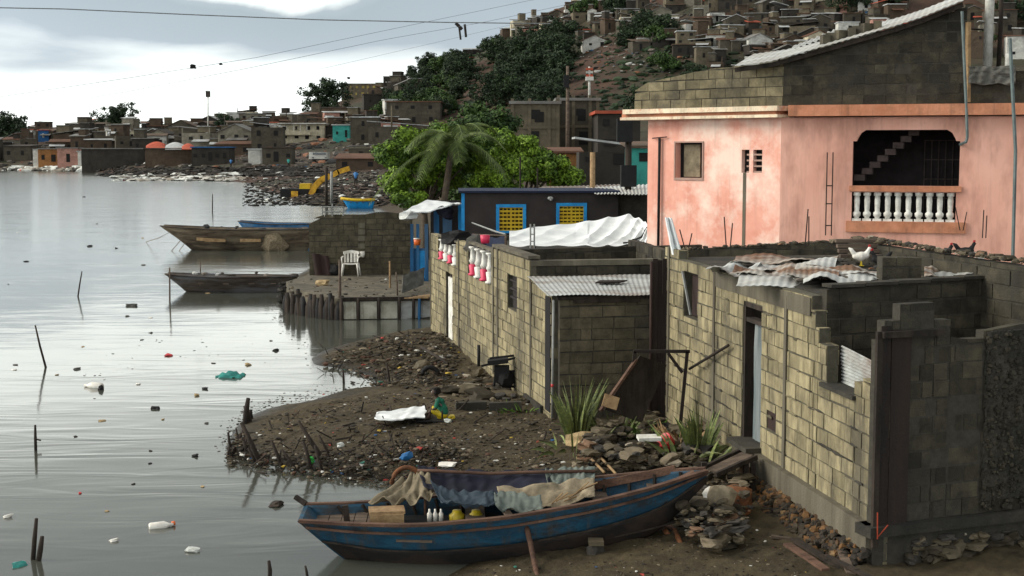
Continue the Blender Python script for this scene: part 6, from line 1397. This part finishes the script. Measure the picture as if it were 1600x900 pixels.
# scum and fine flotsam gathered along the edges of the spit
r_ = random.Random(88); m = MB(); k = 0
lines = [[(352, 700), (366, 660), (420, 632), (500, 615), (590, 600), (560, 576), (492, 566)], [(362, 722), (440, 738), (560, 752), (640, 760)], [(486, 556), (440, 500), (420, 480)], [(120, 600), (210, 560), (330, 540), (430, 560)]]
while k < 1500:
    ln = lines[r_.choices(range(4), (5, 3, 1.2, .5))[0]]; t = r_.random() * (len(ln) - 1.001); i = int(t); f = t - i
    x = ln[i][0] * (1 - f) + ln[i + 1][0] * f + r_.gauss(0, 9); y = ln[i][1] * (1 - f) + ln[i + 1][1] * f + r_.gauss(0, 5) * (1 if ln is not lines[3] else 3)
    p = P(x, y, 0); k += 1
    if H(p.x, p.y) > .02: continue
    s_ = .008 + .035 * r_.random() ** 3; m.rock((p.x, p.y, .003), (s_ * r_.uniform(1, 2.5), s_, s_ * .3), 8800 + k, lo=True)
o = m.build('flotsam', 'litter'); o['kind'] = 'stuff'; o['label'] = 'fine flotsam gathered along the water edge of the spit'
# ================================================================== the town across the water and the crowded hillside
for nm, c in (('far_grey', (.085, .073, .054)), ('far_dark', (.042, .036, .029)), ('far_brown', (.088, .062, .042)), ('far_cream', (.58, .52, .38)), ('far_pink', (.45, .24, .19)), ('far_tan', (.15, .125, .085)), ('far_teal', (.06, .38, .33)), ('far_white', (.62, .61, .56)), ('far_blue', (.03, .12, .30)), ('far_orange', (.30, .14, .05)), ('far_yellow', (.42, .33, .10)), ('far_pale', (.22, .20, .155))):
    mat(nm, c, tuple(x * .6 for x in c), .9, .92, .3, 3, stain=tuple(x * .35 for x in c), stain_sc=.25, stain_amt=.75)
for nm, c in (('roof_white', (.52, .54, .54)), ('roof_tin', (.20, .20, .19)), ('roof_rust', (.13, .06, .035)), ('roof_red', (.50, .09, .045)), ('roof_dark', (.05, .045, .04)), ('roof_brown', (.11, .075, .05))):
    mat(nm, c, tuple(x * .5 for x in c), .4, .8, .2, 3, stain=(.13, .07, .04), stain_sc=.25, stain_amt=.4)
mat('far_hole', (.014, .013, .013), None, 5, .9, 0)
FU = {}
def house(name, x0, x1, yt, yb, wall, roof, label, cat='house', group=None, wins=None, kind='flat', rot=0.0, depth=None, D=None, storeys=None, door=False, sink=1.5, win_m='far_hole', extra=None, loc=None, dims=None, seed=0):
    r = random.Random(hash((x0, yb, seed)) % 99991 if False else int(x0 * 31 + yb * 17 + seed))
    if loc is None:
        g0 = G((x0 + x1) / 2, yb) if D is None else PD((x0 + x1) / 2, yb, D); Y = g0.y
        w_ = (x1 - x0) / F * Y; h = (yb - yt) / F * Y; base = Vector((g0.x, Y, g0.z))
    else: base = Vector(loc); w_, h = dims
    dp = depth or max(4.0, min(w_ * .8, 12)); t = thing(name, base, label, cat, group)
    M = Matrix.Rotation(rot, 3, 'Z')
    def bx_(m, cx_, cy_, cz_, dx, dy, dz): m.box(base + M @ Vector((cx_, cy_, cz_)), (dx, dy, dz), rz=rot)
    m = MB(); bx_(m, 0, dp / 2, (h - sink) / 2, w_, dp, h + sink); m.build('wall', wall, t)
    if kind == 'flat':
        m = MB(); bx_(m, 0, dp / 2, h + .10, w_ + .5, dp + .6, .24); m.build('roof', roof, t)
    elif kind == 'shed':
        m = MB(); rz = r.uniform(.25, .8); q = [base + M @ Vector((a * (w_ / 2 + .3), b, h + .03 + (rz if b > 1 else 0))) for a, b in ((-1, -.4), (1, -.4), (1, dp + .3), (-1, dp + .3))]
        m.hexa(q, [p + Vector((0, 0, .13)) for p in q]); m.build('roof', roof, t)
    elif kind == 'tilt':
        m = MB(); rz = r.choice((-1, 1)) * r.uniform(.2, .6); q = [base + M @ Vector((a * (w_ / 2 + .3), b, h + .62 + a * rz)) for a, b in ((-1, -.4), (1, -.4), (1, dp + .3), (-1, dp + .3))]
        m.hexa(q, [p + Vector((0, 0, .13)) for p in q]); m.build('roof', roof, t)
    elif kind == 'gable':
        m = MB(); k = w_ * .22
        for s in (-1, 1):
            q = [base + M @ Vector(v) for v in ((s * (w_ / 2 + .3), -.3, h - .1), (0, -.3, h + k), (0, dp + .3, h + k), (s * (w_ / 2 + .3), dp + .3, h - .1))]
            if s > 0: q = q[::-1]
            m.hexa(q, [p + Vector((0, 0, .15)) for p in q])
        m.build('roof', roof, t)
        m = MB(); f_ = [base + M @ Vector(v) for v in ((-w_ / 2, .02, h), (w_ / 2, .02, h), (0, .02, h + k - .02))]; b_ = [p + M @ Vector((0, dp - .1, 0)) for p in f_]; m.add(f_ + b_, [(0, 1, 2), (5, 4, 3), (0, 3, 4, 1), (1, 4, 5, 2), (2, 5, 3, 0)]); m.build('gable', wall, t)
    elif kind == 'open':
        for a in np.linspace(-w_ / 2 + .15, w_ / 2 - .15, max(2, int(w_ / 2.5))): m = MB(); bx_(m, a, .15, h + .6, .25, .25, 1.2); m.build('column_stub', wall, t)
    st = storeys or max(1, int(round(h / 3.2))); sh_ = h / st; nw = wins if wins is not None else max(1, int(w_ / 2.6))
    for s_ in range(st):
        for k in range(nw):
            if wins is None and r.random() < .2: continue
            ww = min(1.0, w_ / nw * .5) * r.uniform(.5, 1.1); hh_ = min(1.1, sh_ * .4) * r.uniform(.6, 1.1) * (1.7 if (s_ == 0 and k == nw // 2) else 1)
            cx_ = -w_ / 2 + w_ * (k + .5 + r.uniform(-.15, .15)) / nw; cz_ = sh_ * (s_ + .55) - (.2 if hh_ > 1.3 else 0)
            m = MB(); bx_(m, cx_, -.02, cz_, ww, .10, hh_); m.build('door' if hh_ > 1.3 else 'window', win_m, t)
    if r.random() < .35 and kind == 'flat' and w_ > 4:
        m = MB(); a = r.uniform(-.3, .3) * w_
        m.tube([base + M @ Vector((a, dp * .4, h + .1)), base + M @ Vector((a, dp * .4, h + 1.7))], .08, 5); m.build('rebar', 'rust_dark', t)
    if wins is None:
        if r.random() < .3:
            a = r.choice((-1, 1)) * w_ * .22; m = MB(); hh2 = r.uniform(1.2, 2.4); bx_(m, a, dp * .5, h + .2 + hh2 / 2, w_ * .45, dp * .6, hh2); m.build('upper_room', r.choice(('far_grey', 'far_dark', 'far_brown', 'far_tan')), t)
            m = MB(); bx_(m, a, dp * .5, h + .28 + hh2, w_ * .5, dp * .7, .12); m.build('upper_roof', r.choice(('roof_white', 'roof_tin', 'roof_rust')), t)
        if r.random() < .35:
            m = MB(); a = r.uniform(-.3, .3) * w_; q = [base + M @ Vector((a + x_ * w_ * .3, y_, h * .62 + (.5 if y_ > -.5 else 0))) for x_, y_ in ((-1, -1.6), (1, -1.6), (1, 0), (-1, 0))]; m.hexa(q, [p + Vector((0, 0, .1)) for p in q]); m.build('porch_roof', r.choice(('roof_white', 'roof_tin', 'roof_rust', 'roof_white')), t)
    FU.setdefault(group, []).append(base)
    if extra: extra(t, base, M, w_, h, dp, bx_)
    return t
def balcony(t, base, M, w_, h, dp, bx_):
    for zz_ in (h * .52,):
        m = MB(); bx_(m, -w_ * .15, -.55, zz_ - .6, w_ * .7, 1.1, .15); bx_(m, -w_ * .15, -1.05, zz_ - .05, w_ * .7, .08, .9); m.build('balcony', 'far_cream', t)
        for k in range(5): m = MB(); bx_(m, -w_ * .48 + k * w_ * .15, -1.0, zz_ + 1.2, .16, .16, 1.9); m.build('column', 'far_white', t)
    m = MB(); bx_(m, 0, -.5, h + .12, w_ + 1.2, 1.6, .3); m.build('roof_edge', 'far_white', t)
def ruin(t, base, M, w_, h, dp, bx_):
    for a in (-.49, -.12, .3, .49):
        m = MB(); bx_(m, a * w_, -.02, h * .5 + .2, .28, .15, h + .5); m.build('column', 'far_tan', t)
    m = MB(); bx_(m, 0, -.04, h * .5, w_, .12, .22); m.build('floor_band', 'far_tan', t)
    m = MB(); bx_(m, w_ * .09, -.02, h * .72, w_ * .20, .08, h * .22); m.build('open_room', 'far_hole', t)
# --- first row on the far shore, left
house('boat_shed', 52, 62, 232, 263, 'far_white', 'roof_dark', 'narrow white pillar like shed left of the orange doors on the far shore', 'shed', wins=0)
house('boat_house', 60, 90, 234, 262, 'far_orange', 'roof_tin', 'far shore shed with orange brown doors at the water', 'shed', wins=2)
house('boat_house', 90, 122, 232, 262, 'far_pink', 'roof_tin', 'far shore shed with dull pink front between orange and grey walls', 'shed', wins=1)
house('white_pillar', 122, 127, 238, 261, 'far_white', 'roof_white', 'small white pillar box at the far waterline', 'pillar', wins=0, depth=1)
house('warehouse', 128, 226, 233, 262, 'far_dark', 'roof_tin', 'long dark grey warehouse wall at the far waterline', 'warehouse', wins=0, depth=10)
house('warehouse', 227, 300, 233, 260, 'far_brown', 'roof_dark', 'brownish warehouse wall under the red and white tarpaulins', 'warehouse', wins=0, depth=8)
house('market_stall', 300, 358, 231, 258, 'far_dark', 'far_blue', 'row of dark stalls with blue tarpaulins on the far shore', 'stall', wins=5)
house('water_tank', 388, 407, 234, 257, 'far_white', 'roof_white', 'white box tank standing before the far grey wall', 'tank', wins=0, depth=3)
house('grey_house', 410, 456, 231, 258, 'far_grey', 'roof_dark', 'low grey block house below the cream balcony house', wins=3)
def tent(x0, x1, y0, y1, mt, label, D=None):
    g0 = G((x0 + x1) / 2, 259); Y = (D or g0.y) - 1; m = MB(); m.grid(lambda u, v: PD(x0 + (x1 - x0) * u, y1 + (y0 - y1) * math.sin(math.pi * (.15 + .7 * u)) * v, Y + 5 * v), 8, 4, .15); tag(m.build('tarpaulin', mt), label, 'tarpaulin')
tent(228, 262, 221, 233, 'roof_red', 'red tarpaulin over the brownish far warehouse, left half'); tent(258, 290, 222, 233, 'roof_white', 'white tarpaulin between two red ones on the far shore'); tent(284, 304, 224, 233, 'roof_red', 'red tarpaulin right of the white one on the far shore')
# --- second row
house('cream_house', 108, 152, 202, 218, 'far_cream', 'roof_brown', 'cream far shore house with dark windows above the grey warehouse', wins=5)
house('cream_house', 152, 222, 203, 222, 'far_cream', 'roof_rust', 'long pale building with several windows right of the cream house', wins=7)
house('kiosk', 60, 76, 204, 222, 'far_blue', 'roof_red', 'small blue and white kiosk under a red roof at far left', 'kiosk', wins=1, win_m='far_white')
house('white_house', 168, 220, 217, 226, 'far_white', 'roof_white', 'low white roofed hut in front of the long pale building', 'hut', wins=0)
house('gabled_house', 258, 308, 199, 222, 'far_grey', 'roof_brown', 'large grey gabled shed right of the pale buildings', kind='gable', wins=1)
house('balcony_house', 438, 507, 194, 222, 'far_cream', 'far_white', 'cream two storey house with a white balcony and columns', wins=4, storeys=2, extra=balcony)
house('arcade_house', 404, 432, 192, 222, 'far_white', 'roof_red', 'white framed house with a grey front and red roof edge', wins=1, win_m='far_grey')
house('teal_house', 520, 546, 196, 222, 'far_teal', 'roof_white', 'teal and white shop house right of the cream balcony house', wins=2)
house('grey_house', 548, 592, 184, 226, 'far_grey', 'roof_white', 'tall blank grey house right of the teal house', wins=1)
house('long_house', 576, 668, 198, 226, 'far_grey', 'roof_white', 'long grey house with a pale sloping tin roof', kind='tilt', wins=3)
house('block_house_far', 604, 688, 160, 196, 'far_grey', 'roof_rust', 'grey house with rust topped parapet above the green tree', wins=3)
house('arcade_block', 534, 590, 132, 153, 'far_tan', 'roof_tin', 'two storey block with yellow openings on the low ridge', wins=6, win_m='far_yellow', storeys=2)
house('ridge_house', 638, 668, 92, 112, 'far_dark', 'roof_dark', 'dark flat house standing out on the ridge line', wins=3)
house('ridge_house', 616, 640, 108, 122, 'far_brown', 'roof_dark', 'small brown house on the ridge left of the dark flat one', wins=2)
# --- middle distance grey houses right of the green trees
house('concrete_house', 800, 872, 163, 236, 'far_tan', 'roof_tin', 'unfinished tan block house left of the utility pole', D=118, wins=1, storeys=2, depth=9, extra=ruin)
house('concrete_house', 872, 934, 158, 238, 'far_grey', 'roof_tin', 'tall grey block house right behind the utility pole', D=122, wins=1, storeys=2, depth=9, extra=ruin)
house('concrete_house', 934, 1000, 178, 240, 'far_dark', 'roof_red', 'dark house with a red roof edge left of the pink house', D=112, wins=2, storeys=2, depth=8)
house('tin_hut', 905, 985, 238, 262, 'far_dark', 'roof_white', 'low hut with pale roof sheets above the green tree', 'hut', D=92, wins=2, kind='tilt')
house('tin_hut', 860, 905, 240, 262, 'far_orange', 'roof_rust', 'rust roofed hut half hidden behind the bright green tree', 'hut', D=100, wins=1, kind='shed')
house('tin_hut', 985, 1025, 232, 262, 'far_teal', 'roof_brown', 'small hut with teal patch tucked beside the pink house corner', 'hut', D=80, wins=1, kind='shed')
house('blue_shed', 525, 600, 249, 266, 'far_brown', 'roof_rust', 'low rusty roofed shed above the yellow excavator', 'shed', wins=2, kind='shed')
house('grey_shed', 545, 610, 232, 246, 'far_grey', 'roof_tin', 'low grey shed right of the white truck', 'shed', wins=2, kind='tilt')
# --- fill of the plain
walls_ = [('far_grey', 'grey', 30), ('far_dark', 'dark', 22), ('far_brown', 'brown', 16), ('far_tan', 'tan', 10), ('far_pale', 'pale', 12), ('far_pink', 'pink', 5), ('far_cream', 'cream', 6), ('far_white', 'white', 6)]
roofs_ = [('roof_tin', 'tin', 24), ('roof_dark', 'dark', 18), ('roof_brown', 'brown', 16), ('roof_rust', 'rusty', 16), ('roof_white', 'white', 18), ('roof_red', 'red', 4)]
kinds_ = ['flat', 'shed', 'tilt', 'shed', 'gable', 'open', 'flat', 'shed']
def pick(r, L_):
    t = r.random() * sum(x[-1] for x in L_)
    for x in L_:
        t -= x[-1]
        if t <= 0: return x
    return L_[-1]
placed = []
def fill(region, n, wpx, group, where, seed, gap=1.0, hm=(2.6, 5.5), wm_=(4, 9)):
    r = random.Random(seed); k = 0; tries = 0
    while k < n and tries < n * 30:
        tries += 1; x = r.uniform(region[0], region[1]); lo, hi = region[2](x), region[3](x)
        if hi <= lo: continue
        y = r.uniform(lo, hi); g0 = G(x, y, -1)
        if g0.y < 0: continue
        w_ = r.uniform(*wm_)
        if any(abs(g0.x - p[0]) < (w_ + p[2]) / 2 * gap and abs(g0.y - p[1]) < 6.5 * gap for p in placed): continue
        placed.append((g0.x, g0.y, w_)); wl_, rf = pick(r, walls_), pick(r, roofs_); kd = r.choice(kinds_)
        h = r.uniform(*hm) * (1.5 if r.random() < .18 else 1)
        lab = f'{wl_[1]} walled {"unroofed" if kd == "open" else rf[1] + " roofed"} {"tall" if h > 5.5 else "low"} {where}'
        house('town_house', x, x + 5, y - 5, y, wl_[0], rf[0], lab, 'house', group + f' with {wl_[1]} walls and {rf[1]} roofs' if False else group, kind=kd, rot=r.uniform(-.35, .35), loc=(g0.x, g0.y, g0.z), dims=(w_, h), seed=seed + k); k += 1
    return k
ridge_y = lambda x: float(np.interp(x, [a for a, b in _rg], [b for a, b in _rg]))
n1 = fill((-40, 640, lambda x: 200 if x < 330 else 186, lambda x: 232 if x < 430 else 214), 84, 0, 'houses of the far shore town', 'house in the far shore town', 91, .85, hm=(2.3, 4.3), wm_=(3.5, 9))
n2 = fill((-40, 420, lambda x: 232, lambda x: 256 if x < 50 else 244), 26, 0, 'houses of the far shore town', 'house near the far waterline', 92, hm=(2.5, 4), wm_=(4, 9))
n3 = fill((760, 1420, lambda x: max(ridge_y(x) + 6, -40), lambda x: float(np.interp(x, [760, 860, 960, 1050, 1120, 1420], [50, 68, 82, 92, 120, 110]))), 215, 0, 'houses crowded on the hillside', 'shack on the crowded hillside', 93, .58, (1.9, 3.4), (2.8, 7))
n5 = fill((1480, 1620, lambda x: -30, lambda x: 100), 16, 0, 'houses crowded on the hillside', 'shack on the crowded hillside', 95, .9, (2.4, 4.6), (3.5, 8.5))
n4 = fill((560, 760, lambda x: ridge_y(x) + 6, lambda x: ridge_y(x) + 30), 12, 0, 'houses along the ridge', 'house on the wooded ridge', 94, 1, (2.5, 4.5), (4, 9))
print('houses', n1, n2, n3, n4, n5)
house('hill_block', 1058, 1086, 50, 82, 'far_tan', 'roof_white', 'tan stacked hillside block with one bright white roof', wins=2, storeys=3)
house('hill_block', 985, 1030, 42, 58, 'far_grey', 'roof_tin', 'grey hillside terrace pierced by a row of pale openings', wins=6, win_m='far_white')
# --- far trees: four prototypes, copied
def far_tree(seed, w_, h, m_, nm='hill_tree'):
    r = random.Random(seed); blobs = [(Vector((r.uniform(-.25, .25) * w_, r.uniform(-.2, .2) * w_, h * r.uniform(.28, .82))), (w_ * .33, w_ * .3, h * .22)) for _ in range(8)]
    return tree(nm, (0, 0, 0), blobs, 'dark green tree on the hill slope', m_, nper=60, size=.62, trunk_r=.2, seed=seed, crad=1.25, ncl=90)
protos = [far_tree(1, 9, 8, 'leaf_dark'), far_tree(2, 12, 9, 'leaf_dark'), far_tree(3, 7, 9, 'leaf_dark'), far_tree(4, 10, 7, 'leaf_mid')]
used_p = set()
def put(px, py, k, s=1.0, label='dark green tree on the hill slope', group='trees on the hill slope'):
    p = G(px, py, 440.0); rz = rng.random() * 6.28
    if k not in used_p: o = protos[k]; used_p.add(k); o.location = p - Vector((0, 0, .5)); o.rotation_euler = (0, 0, rz); o.scale = (s, s, s); o['label'] = label; o['group'] = group; return o
    return dup(protos[k], p - Vector((0, 0, .5)), rz, s, label, group)
r_ = random.Random(33)
for poly_, n in ((((722, 130), (720, 150), (740, 75), (800, 60), (860, 50), (900, 60), (885, 120), (860, 165), (800, 175)), 34), (((600, 160), (640, 130), (700, 92), (735, 92), (730, 150), (700, 190), (640, 190)), 30), (((960, 62), (1040, 62), (1040, 75), (960, 78)), 7), (((880, 20), (1000, 5), (1000, 20), (880, 40)), 5), (((780, 150), (900, 160), (980, 160), (900, 180), (780, 185)), 9), (((1000, 160), (1120, 130), (1120, 150), (1000, 180)), 5)):
    xs = [p[0] for p in poly_]; ys = [p[1] for p in poly_]; k = 0
    while k < n:
        x, y = r_.uniform(min(xs), max(xs)), r_.uniform(min(ys), max(ys)); c = False
        for i in range(len(poly_)):
            (ax, ay), (bx_, by_) = poly_[i], poly_[(i + 1) % len(poly_)]
            if (ay > y) != (by_ > y) and x < (bx_ - ax) * (y - ay) / (by_ - ay) + ax: c = not c
        if c: put(x, y, r_.choice((0, 1, 2, 3, 0, 1)), r_.uniform(.6, 1.15)); k += 1
for px, py, k, s, lb in ((505, 180, 1, 1.6, 'large round tree standing out left of the two storey ridge block'), (722, 62, 2, .8, 'small lone tree sticking out of the ridge line'), (188, 205, 1, 1.35, 'tall dark tree rising over the far shore town at left'), (172, 208, 0, .9, 'darker tree left of the tall one in the far shore town'),
                      (350, 190, 0, .9, 'dark tree above the far town right of the thin mast'), (375, 190, 2, .7, 'smaller dark tree in the far town right of the mast'), (2, 232, 1, 1.4, 'dark tree at the far left edge'), (600, 186, 3, .9, 'green tree among the grey houses left of the bright tree'), (1040, 112, 3, .8, 'bright green bush at the left end of the pink house roof'),
                      (1330, 18, 1, 1.0, 'dark tree at the top above the tin roof'), (1390, 10, 0, 1.0, 'dark tree at the top edge above the gable'), (1530, 80, 3, .8, 'green tree between the poles at upper right'), (1580, 40, 1, 1.0, 'dark tree at the upper right corner'), (240, 204, 2, .5, 'small tree left of the gabled shed'), (30, 206, 0, .5, 'small tree in the far town at left')):
    put(px, py, k, s, lb, None) if False else put(px, py, k, s, lb, 'trees with their own place')
for k, o in enumerate(protos):
    if k not in used_p: bpy.data.objects.remove(o)
# --- masses nobody can count
scat_far = []
def fscat(name, x0, x1, y0, y1, n, size, mt, seed, label, flat=.6):
    r = random.Random(seed); mb = MB()
    for k in range(n):
        p = G(r.uniform(x0, x1), r.uniform(y0, y1), -1)
        if p.y < 0 or p.z < -.2: continue
        s = size[0] + (size[1] - size[0]) * r.random() ** 2.5; mb.rock((p.x, p.y, max(p.z, 0) + s * .12), (s * r.uniform(.8, 2), s, s * flat), seed * 999 + k, lo=True)
    o = mb.build(name, mt); o['kind'] = 'stuff'; o['label'] = label
fscat('shore_rubble', 150, 500, 262, 276, 1500, (.3, 1.2), 'rubble_black', 101, 'black rubble along the far shore', .35)
fscat('shore_litter', 0, 160, 262.5, 265.8, 260, (.4, 1.8), 'litter_white', 102, 'white litter line at the far waterline')
fscat('shore_litter', 180, 380, 273, 283, 420, (.3, 1.6), 'litter_white', 103, 'white litter floating along the far shore', .25)
fscat('shore_rubble', 380, 640, 258, 322, 3200, (.12, .5), 'rubble_black', 104, 'black rubble round the excavator', .4)
fscat('shore_litter', 380, 600, 265, 318, 240, (.12, .5), 'litter_white', 105, 'pale litter round the excavator')
fscat('roof_clutter', 0, 640, 198, 262, 1500, (.4, 1.8), 'junk_far', 106, 'clutter between the far houses')
fscat('hill_clutter', 780, 1420, -20, 115, 2600, (.3, 1.5), 'junk_far', 107, 'clutter between the hillside shacks')
fscat('hill_scrub', 700, 1150, 40, 180, 1400, (.5, 2.2), 'leaf_dark', 108, 'low dark scrub on the bare slope', .6)
# --- excavator, truck, people, masts
ex = G(500, 302); t = thing('excavator', ex, 'yellow excavator with raised boom on the rubble beyond the boundary wall', 'excavator'); Ye = ex.y
e_ = lambda px, py, dy=0: PD(px, py, Ye + dy)
m = MB(); pts = [e_(487, 304), e_(492, 292), e_(502, 281), e_(516, 275)]
for a, b, w1, w2 in zip(pts[:-1], pts[1:], (1.0, 1.1, 1.1), (1, 1, 1)): m.beam(a, b, .6, w1, up=(0, 1, 0))
m.build('boom', 'yellow_machine', t)
m = MB()
for a, b in ((e_(514, 277), e_(530, 268)), (e_(528, 269), e_(546, 263))): m.beam(a, b, .5, .7, up=(0, 1, 0))
m.build('arm', 'yellow_machine', t)
m = MB(); m.tube([e_(500, 276), e_(540, 260)], .12, 6); m.build('hydraulic_cylinder', 'black_matte', t)
m = MB(); m.box(e_(478, 292, 1), (1.1, 1.8, .7)); m.build('cab', 'yellow', t)
m = MB(); m.box(e_(472, 303, 1), (4.2, 2.5, 1.1)); m.build('tracks', 'black_matte', t)
m = MB(); m.box(e_(461, 303, 0), (.7, .8, .6)); m.build('counterweight', 'yellow_machine', t)
tk = G(500, 254); t = thing('truck', tk, 'white truck parked facing the water below the cream house', 'truck'); Yt = tk.y; sc_t = Yt / F
t_ = lambda px, py, dy=0: PD(px, py, Yt + dy)
m = MB(); m.box(t_(499, 243, 2.5), (27 * sc_t, 5, 11 * sc_t)); m.build('body', 'far_white', t)
m = MB(); m.box(t_(499, 240, -.05), (20 * sc_t, .2, 3.5 * sc_t)); m.build('windscreen', 'glass_dark', t)
m = MB(); m.box(t_(499, 249, -.1), (24 * sc_t, .3, 1.5 * sc_t)); m.build('bumper', 'roof_dark', t)
for px in (489, 509):
    m = MB(); m.lathe(t_(px, 251, .1), [(0, 2.4 * sc_t), (.5, 2.4 * sc_t)], 12, axis=(1, 0, 0)); m.build('wheel', 'black_matte', t)
    m = MB(); m.box(t_(px, 246, -.08), (3 * sc_t, .2, 1.2 * sc_t)); m.build('headlight', 'glass_dark', t)
def far_person(px, py, mt, label):
    g0 = G(px, py); x, y, z = g0; t = thing('person', g0, label, 'person'); C_ = lambda a, b, c: (x + a, y + b, z + c)
    metaball_body('body', [([C_(0, 0, .95), C_(0, 0, 1.2), C_(0, 0, 1.42)], [.15, .15, .12]), ([C_(0, 0, 1.45), C_(0, 0, 1.52)], [.06, .06]), ([C_(0, 0, 1.62), C_(0, 0, 1.66)], [.10, .10])] + [([C_(.09 * s, 0, .9), C_(.12 * s, 0, .48), C_(.13 * s, 0, .05), C_(.13 * s, -.12, .03)], [.10, .07, .05, .04]) for s in (-1, 1)] + [([C_(.19 * s, 0, 1.4), C_(.25 * s, 0, 1.12), C_(.24 * s, -.08, .88)], [.06, .045, .035]) for s in (-1, 1)], 'skin', t, g0, .03)
    metaball_body('shirt', [([C_(0, 0, .92), C_(0, 0, 1.2), C_(0, 0, 1.42)], [.18, .18, .15])] + [([C_(.19 * s, 0, 1.4), C_(.235 * s, 0, 1.2)], [.08, .07]) for s in (-1, 1)], mt, t, g0, .03)
    metaball_body('trousers', [([C_(.09 * s, 0, .92), C_(.12 * s, 0, .48), C_(.13 * s, 0, .15)], [.125, .09, .07]) for s in (-1, 1)], 'far_dark', t, g0, .03)
far_person(451, 262, 'far_teal', 'distant person in a teal shirt walking before the far grey wall'); far_person(361, 262, 'plastic_blue', 'distant person in a blue shirt by the dark stalls')
far_person(556, 290, 'plastic_blue', 'person in a bright blue top above the excavator site')
for px, yb, yt_, D_, r0, mt, lb in ((325, 215, 143, 420, .22, 'far_white', 'thin pale mast rising above the far town'), (887, 250, 103, 105, .16, 'wood_grey', 'grey utility pole rising before the bare hillside'), (612, 200, 165, 300, .2, 'far_tan', 'short pole by the rust topped house'), (921, 165, 104, 330, .35, 'far_white', 'red and white antenna mast before the bare slope'), (351, 230, 180, 350, .12, 'roof_dark', 'dark pole among the far town roofs')):
    a, b = PD(px, yb, D_), PD(px, yt_, D_); m = MB(); m.tube([(a.x, D_, a.z), b], [r0, r0 * .7], 7); o = tag(m.build('mast', mt), lb, 'mast')
    if px == 325: m = MB(); m.box(PD(px, 147, D_), (1.2, 1, 1.8)); m.build('mast_head', 'roof_dark', o)
    if px == 887: m = MB(); m.box(PD(885, 127, D_ - .2), (.4, .4, .9)); m.beam(PD(876, 129, D_), PD(893, 120, D_), .1, .1); m.build('insulators', 'black_matte', o)
    if px == 921:
        for y in (108, 113, 118): m = MB(); m.box(PD(921, y, D_), (1.6, .5, .5)); m.build('antenna', 'roof_red' if y != 113 else 'far_white', o)
        m = MB(); m.box(PD(921, 123, D_), (1.8, 1.8, .9)); m.build('platform', 'far_white', o)
m = MB(); a = PD(720, 62, 330)
m.tube([a, PD(717, 38, 330)], .25, 5); m.tube([PD(712, 36, 330), PD(722, 46, 330)], .4, 5); m.tube([PD(726, 38, 330), PD(728, 58, 330)], .3, 5)
tag(m.build('dead_tree', 'rust_dark'), 'bare dark stump standing on the ridge against the sky', 'stump')
# poles by the boundary wall and near rubble
for px, yb, yt_, lb in ((518, 320, 268, 'thin grey pole by the excavator, right one'), (510, 322, 262, 'thin dark pole by the excavator, left one')):
    b = G(px, yb); a = PD(px, yt_, b.y); m = MB(); m.tube([b, a], .13, 6); tag(m.build('thin_pole', 'steel_grey' if px == 518 else 'wood_dark'), lb, 'pole')
for px, yb, yt_, D_ in ((813, 300, 245, 47), (840, 300, 262, 47)):
    a, b = PD(px, yb, D_), PD(px, yt_, D_); m = MB(); m.tube([a, b], .03, 5); tag(m.build('roof_pole', 'wood_dark'), 'thin dark rod rising from the charcoal house roof', 'pole', 'rods on the charcoal house roof')
# --- overhead wires
def wire(pts, D0, D1, r, label):
    P_ = []
    n = 40; xs = [p[0] for p in pts]; ys = [p[1] for p in pts]
    for i in range(n + 1):
        t = i / n; x = xs[0] + (xs[-1] - xs[0]) * t; P_.append(PD(x, float(np.interp(x, xs, ys)), D0 + (D1 - D0) * t))
    m = MB(); m.tube(P_, r, 5); tag(m.build('overhead_wire', 'wire'), label, 'wire')
wire([(-60, 11), (100, 14), (300, 23), (500, 31), (700, 35), (860, 37)], 62, 66, .024, 'thick overhead wire crossing the top of the sky')
wire([(-60, 160), (200, 122), (400, 90), (600, 48), (860, -6)], 90, 150, .016, 'upper of the thin rising wires in the sky')
wire([(-60, 186), (200, 143), (400, 104), (600, 62), (760, 34), (900, 4)], 90, 150, .016, 'lower of the thin rising wires in the sky')
wire([(60, 190), (300, 146), (500, 108), (700, 62), (860, 24)], 110, 170, .012, 'faint lowest wire above the town roofs')
for px, py, s in ((302, 104, .22), (141, 385, 0), (345, 100, .12), (545, 122, .12)):
    if s: m = MB(); m.rock(PD(px, py, 100), (s * 2, s, s * 1.4), px); tag(m.build('bird', 'black_matte'), {302: 'dark blob like bird on the wires, leftmost', 345: 'tiny bird right of the leftmost one on the wires', 545: 'tiny bird above the large round tree'}[px], 'bird')
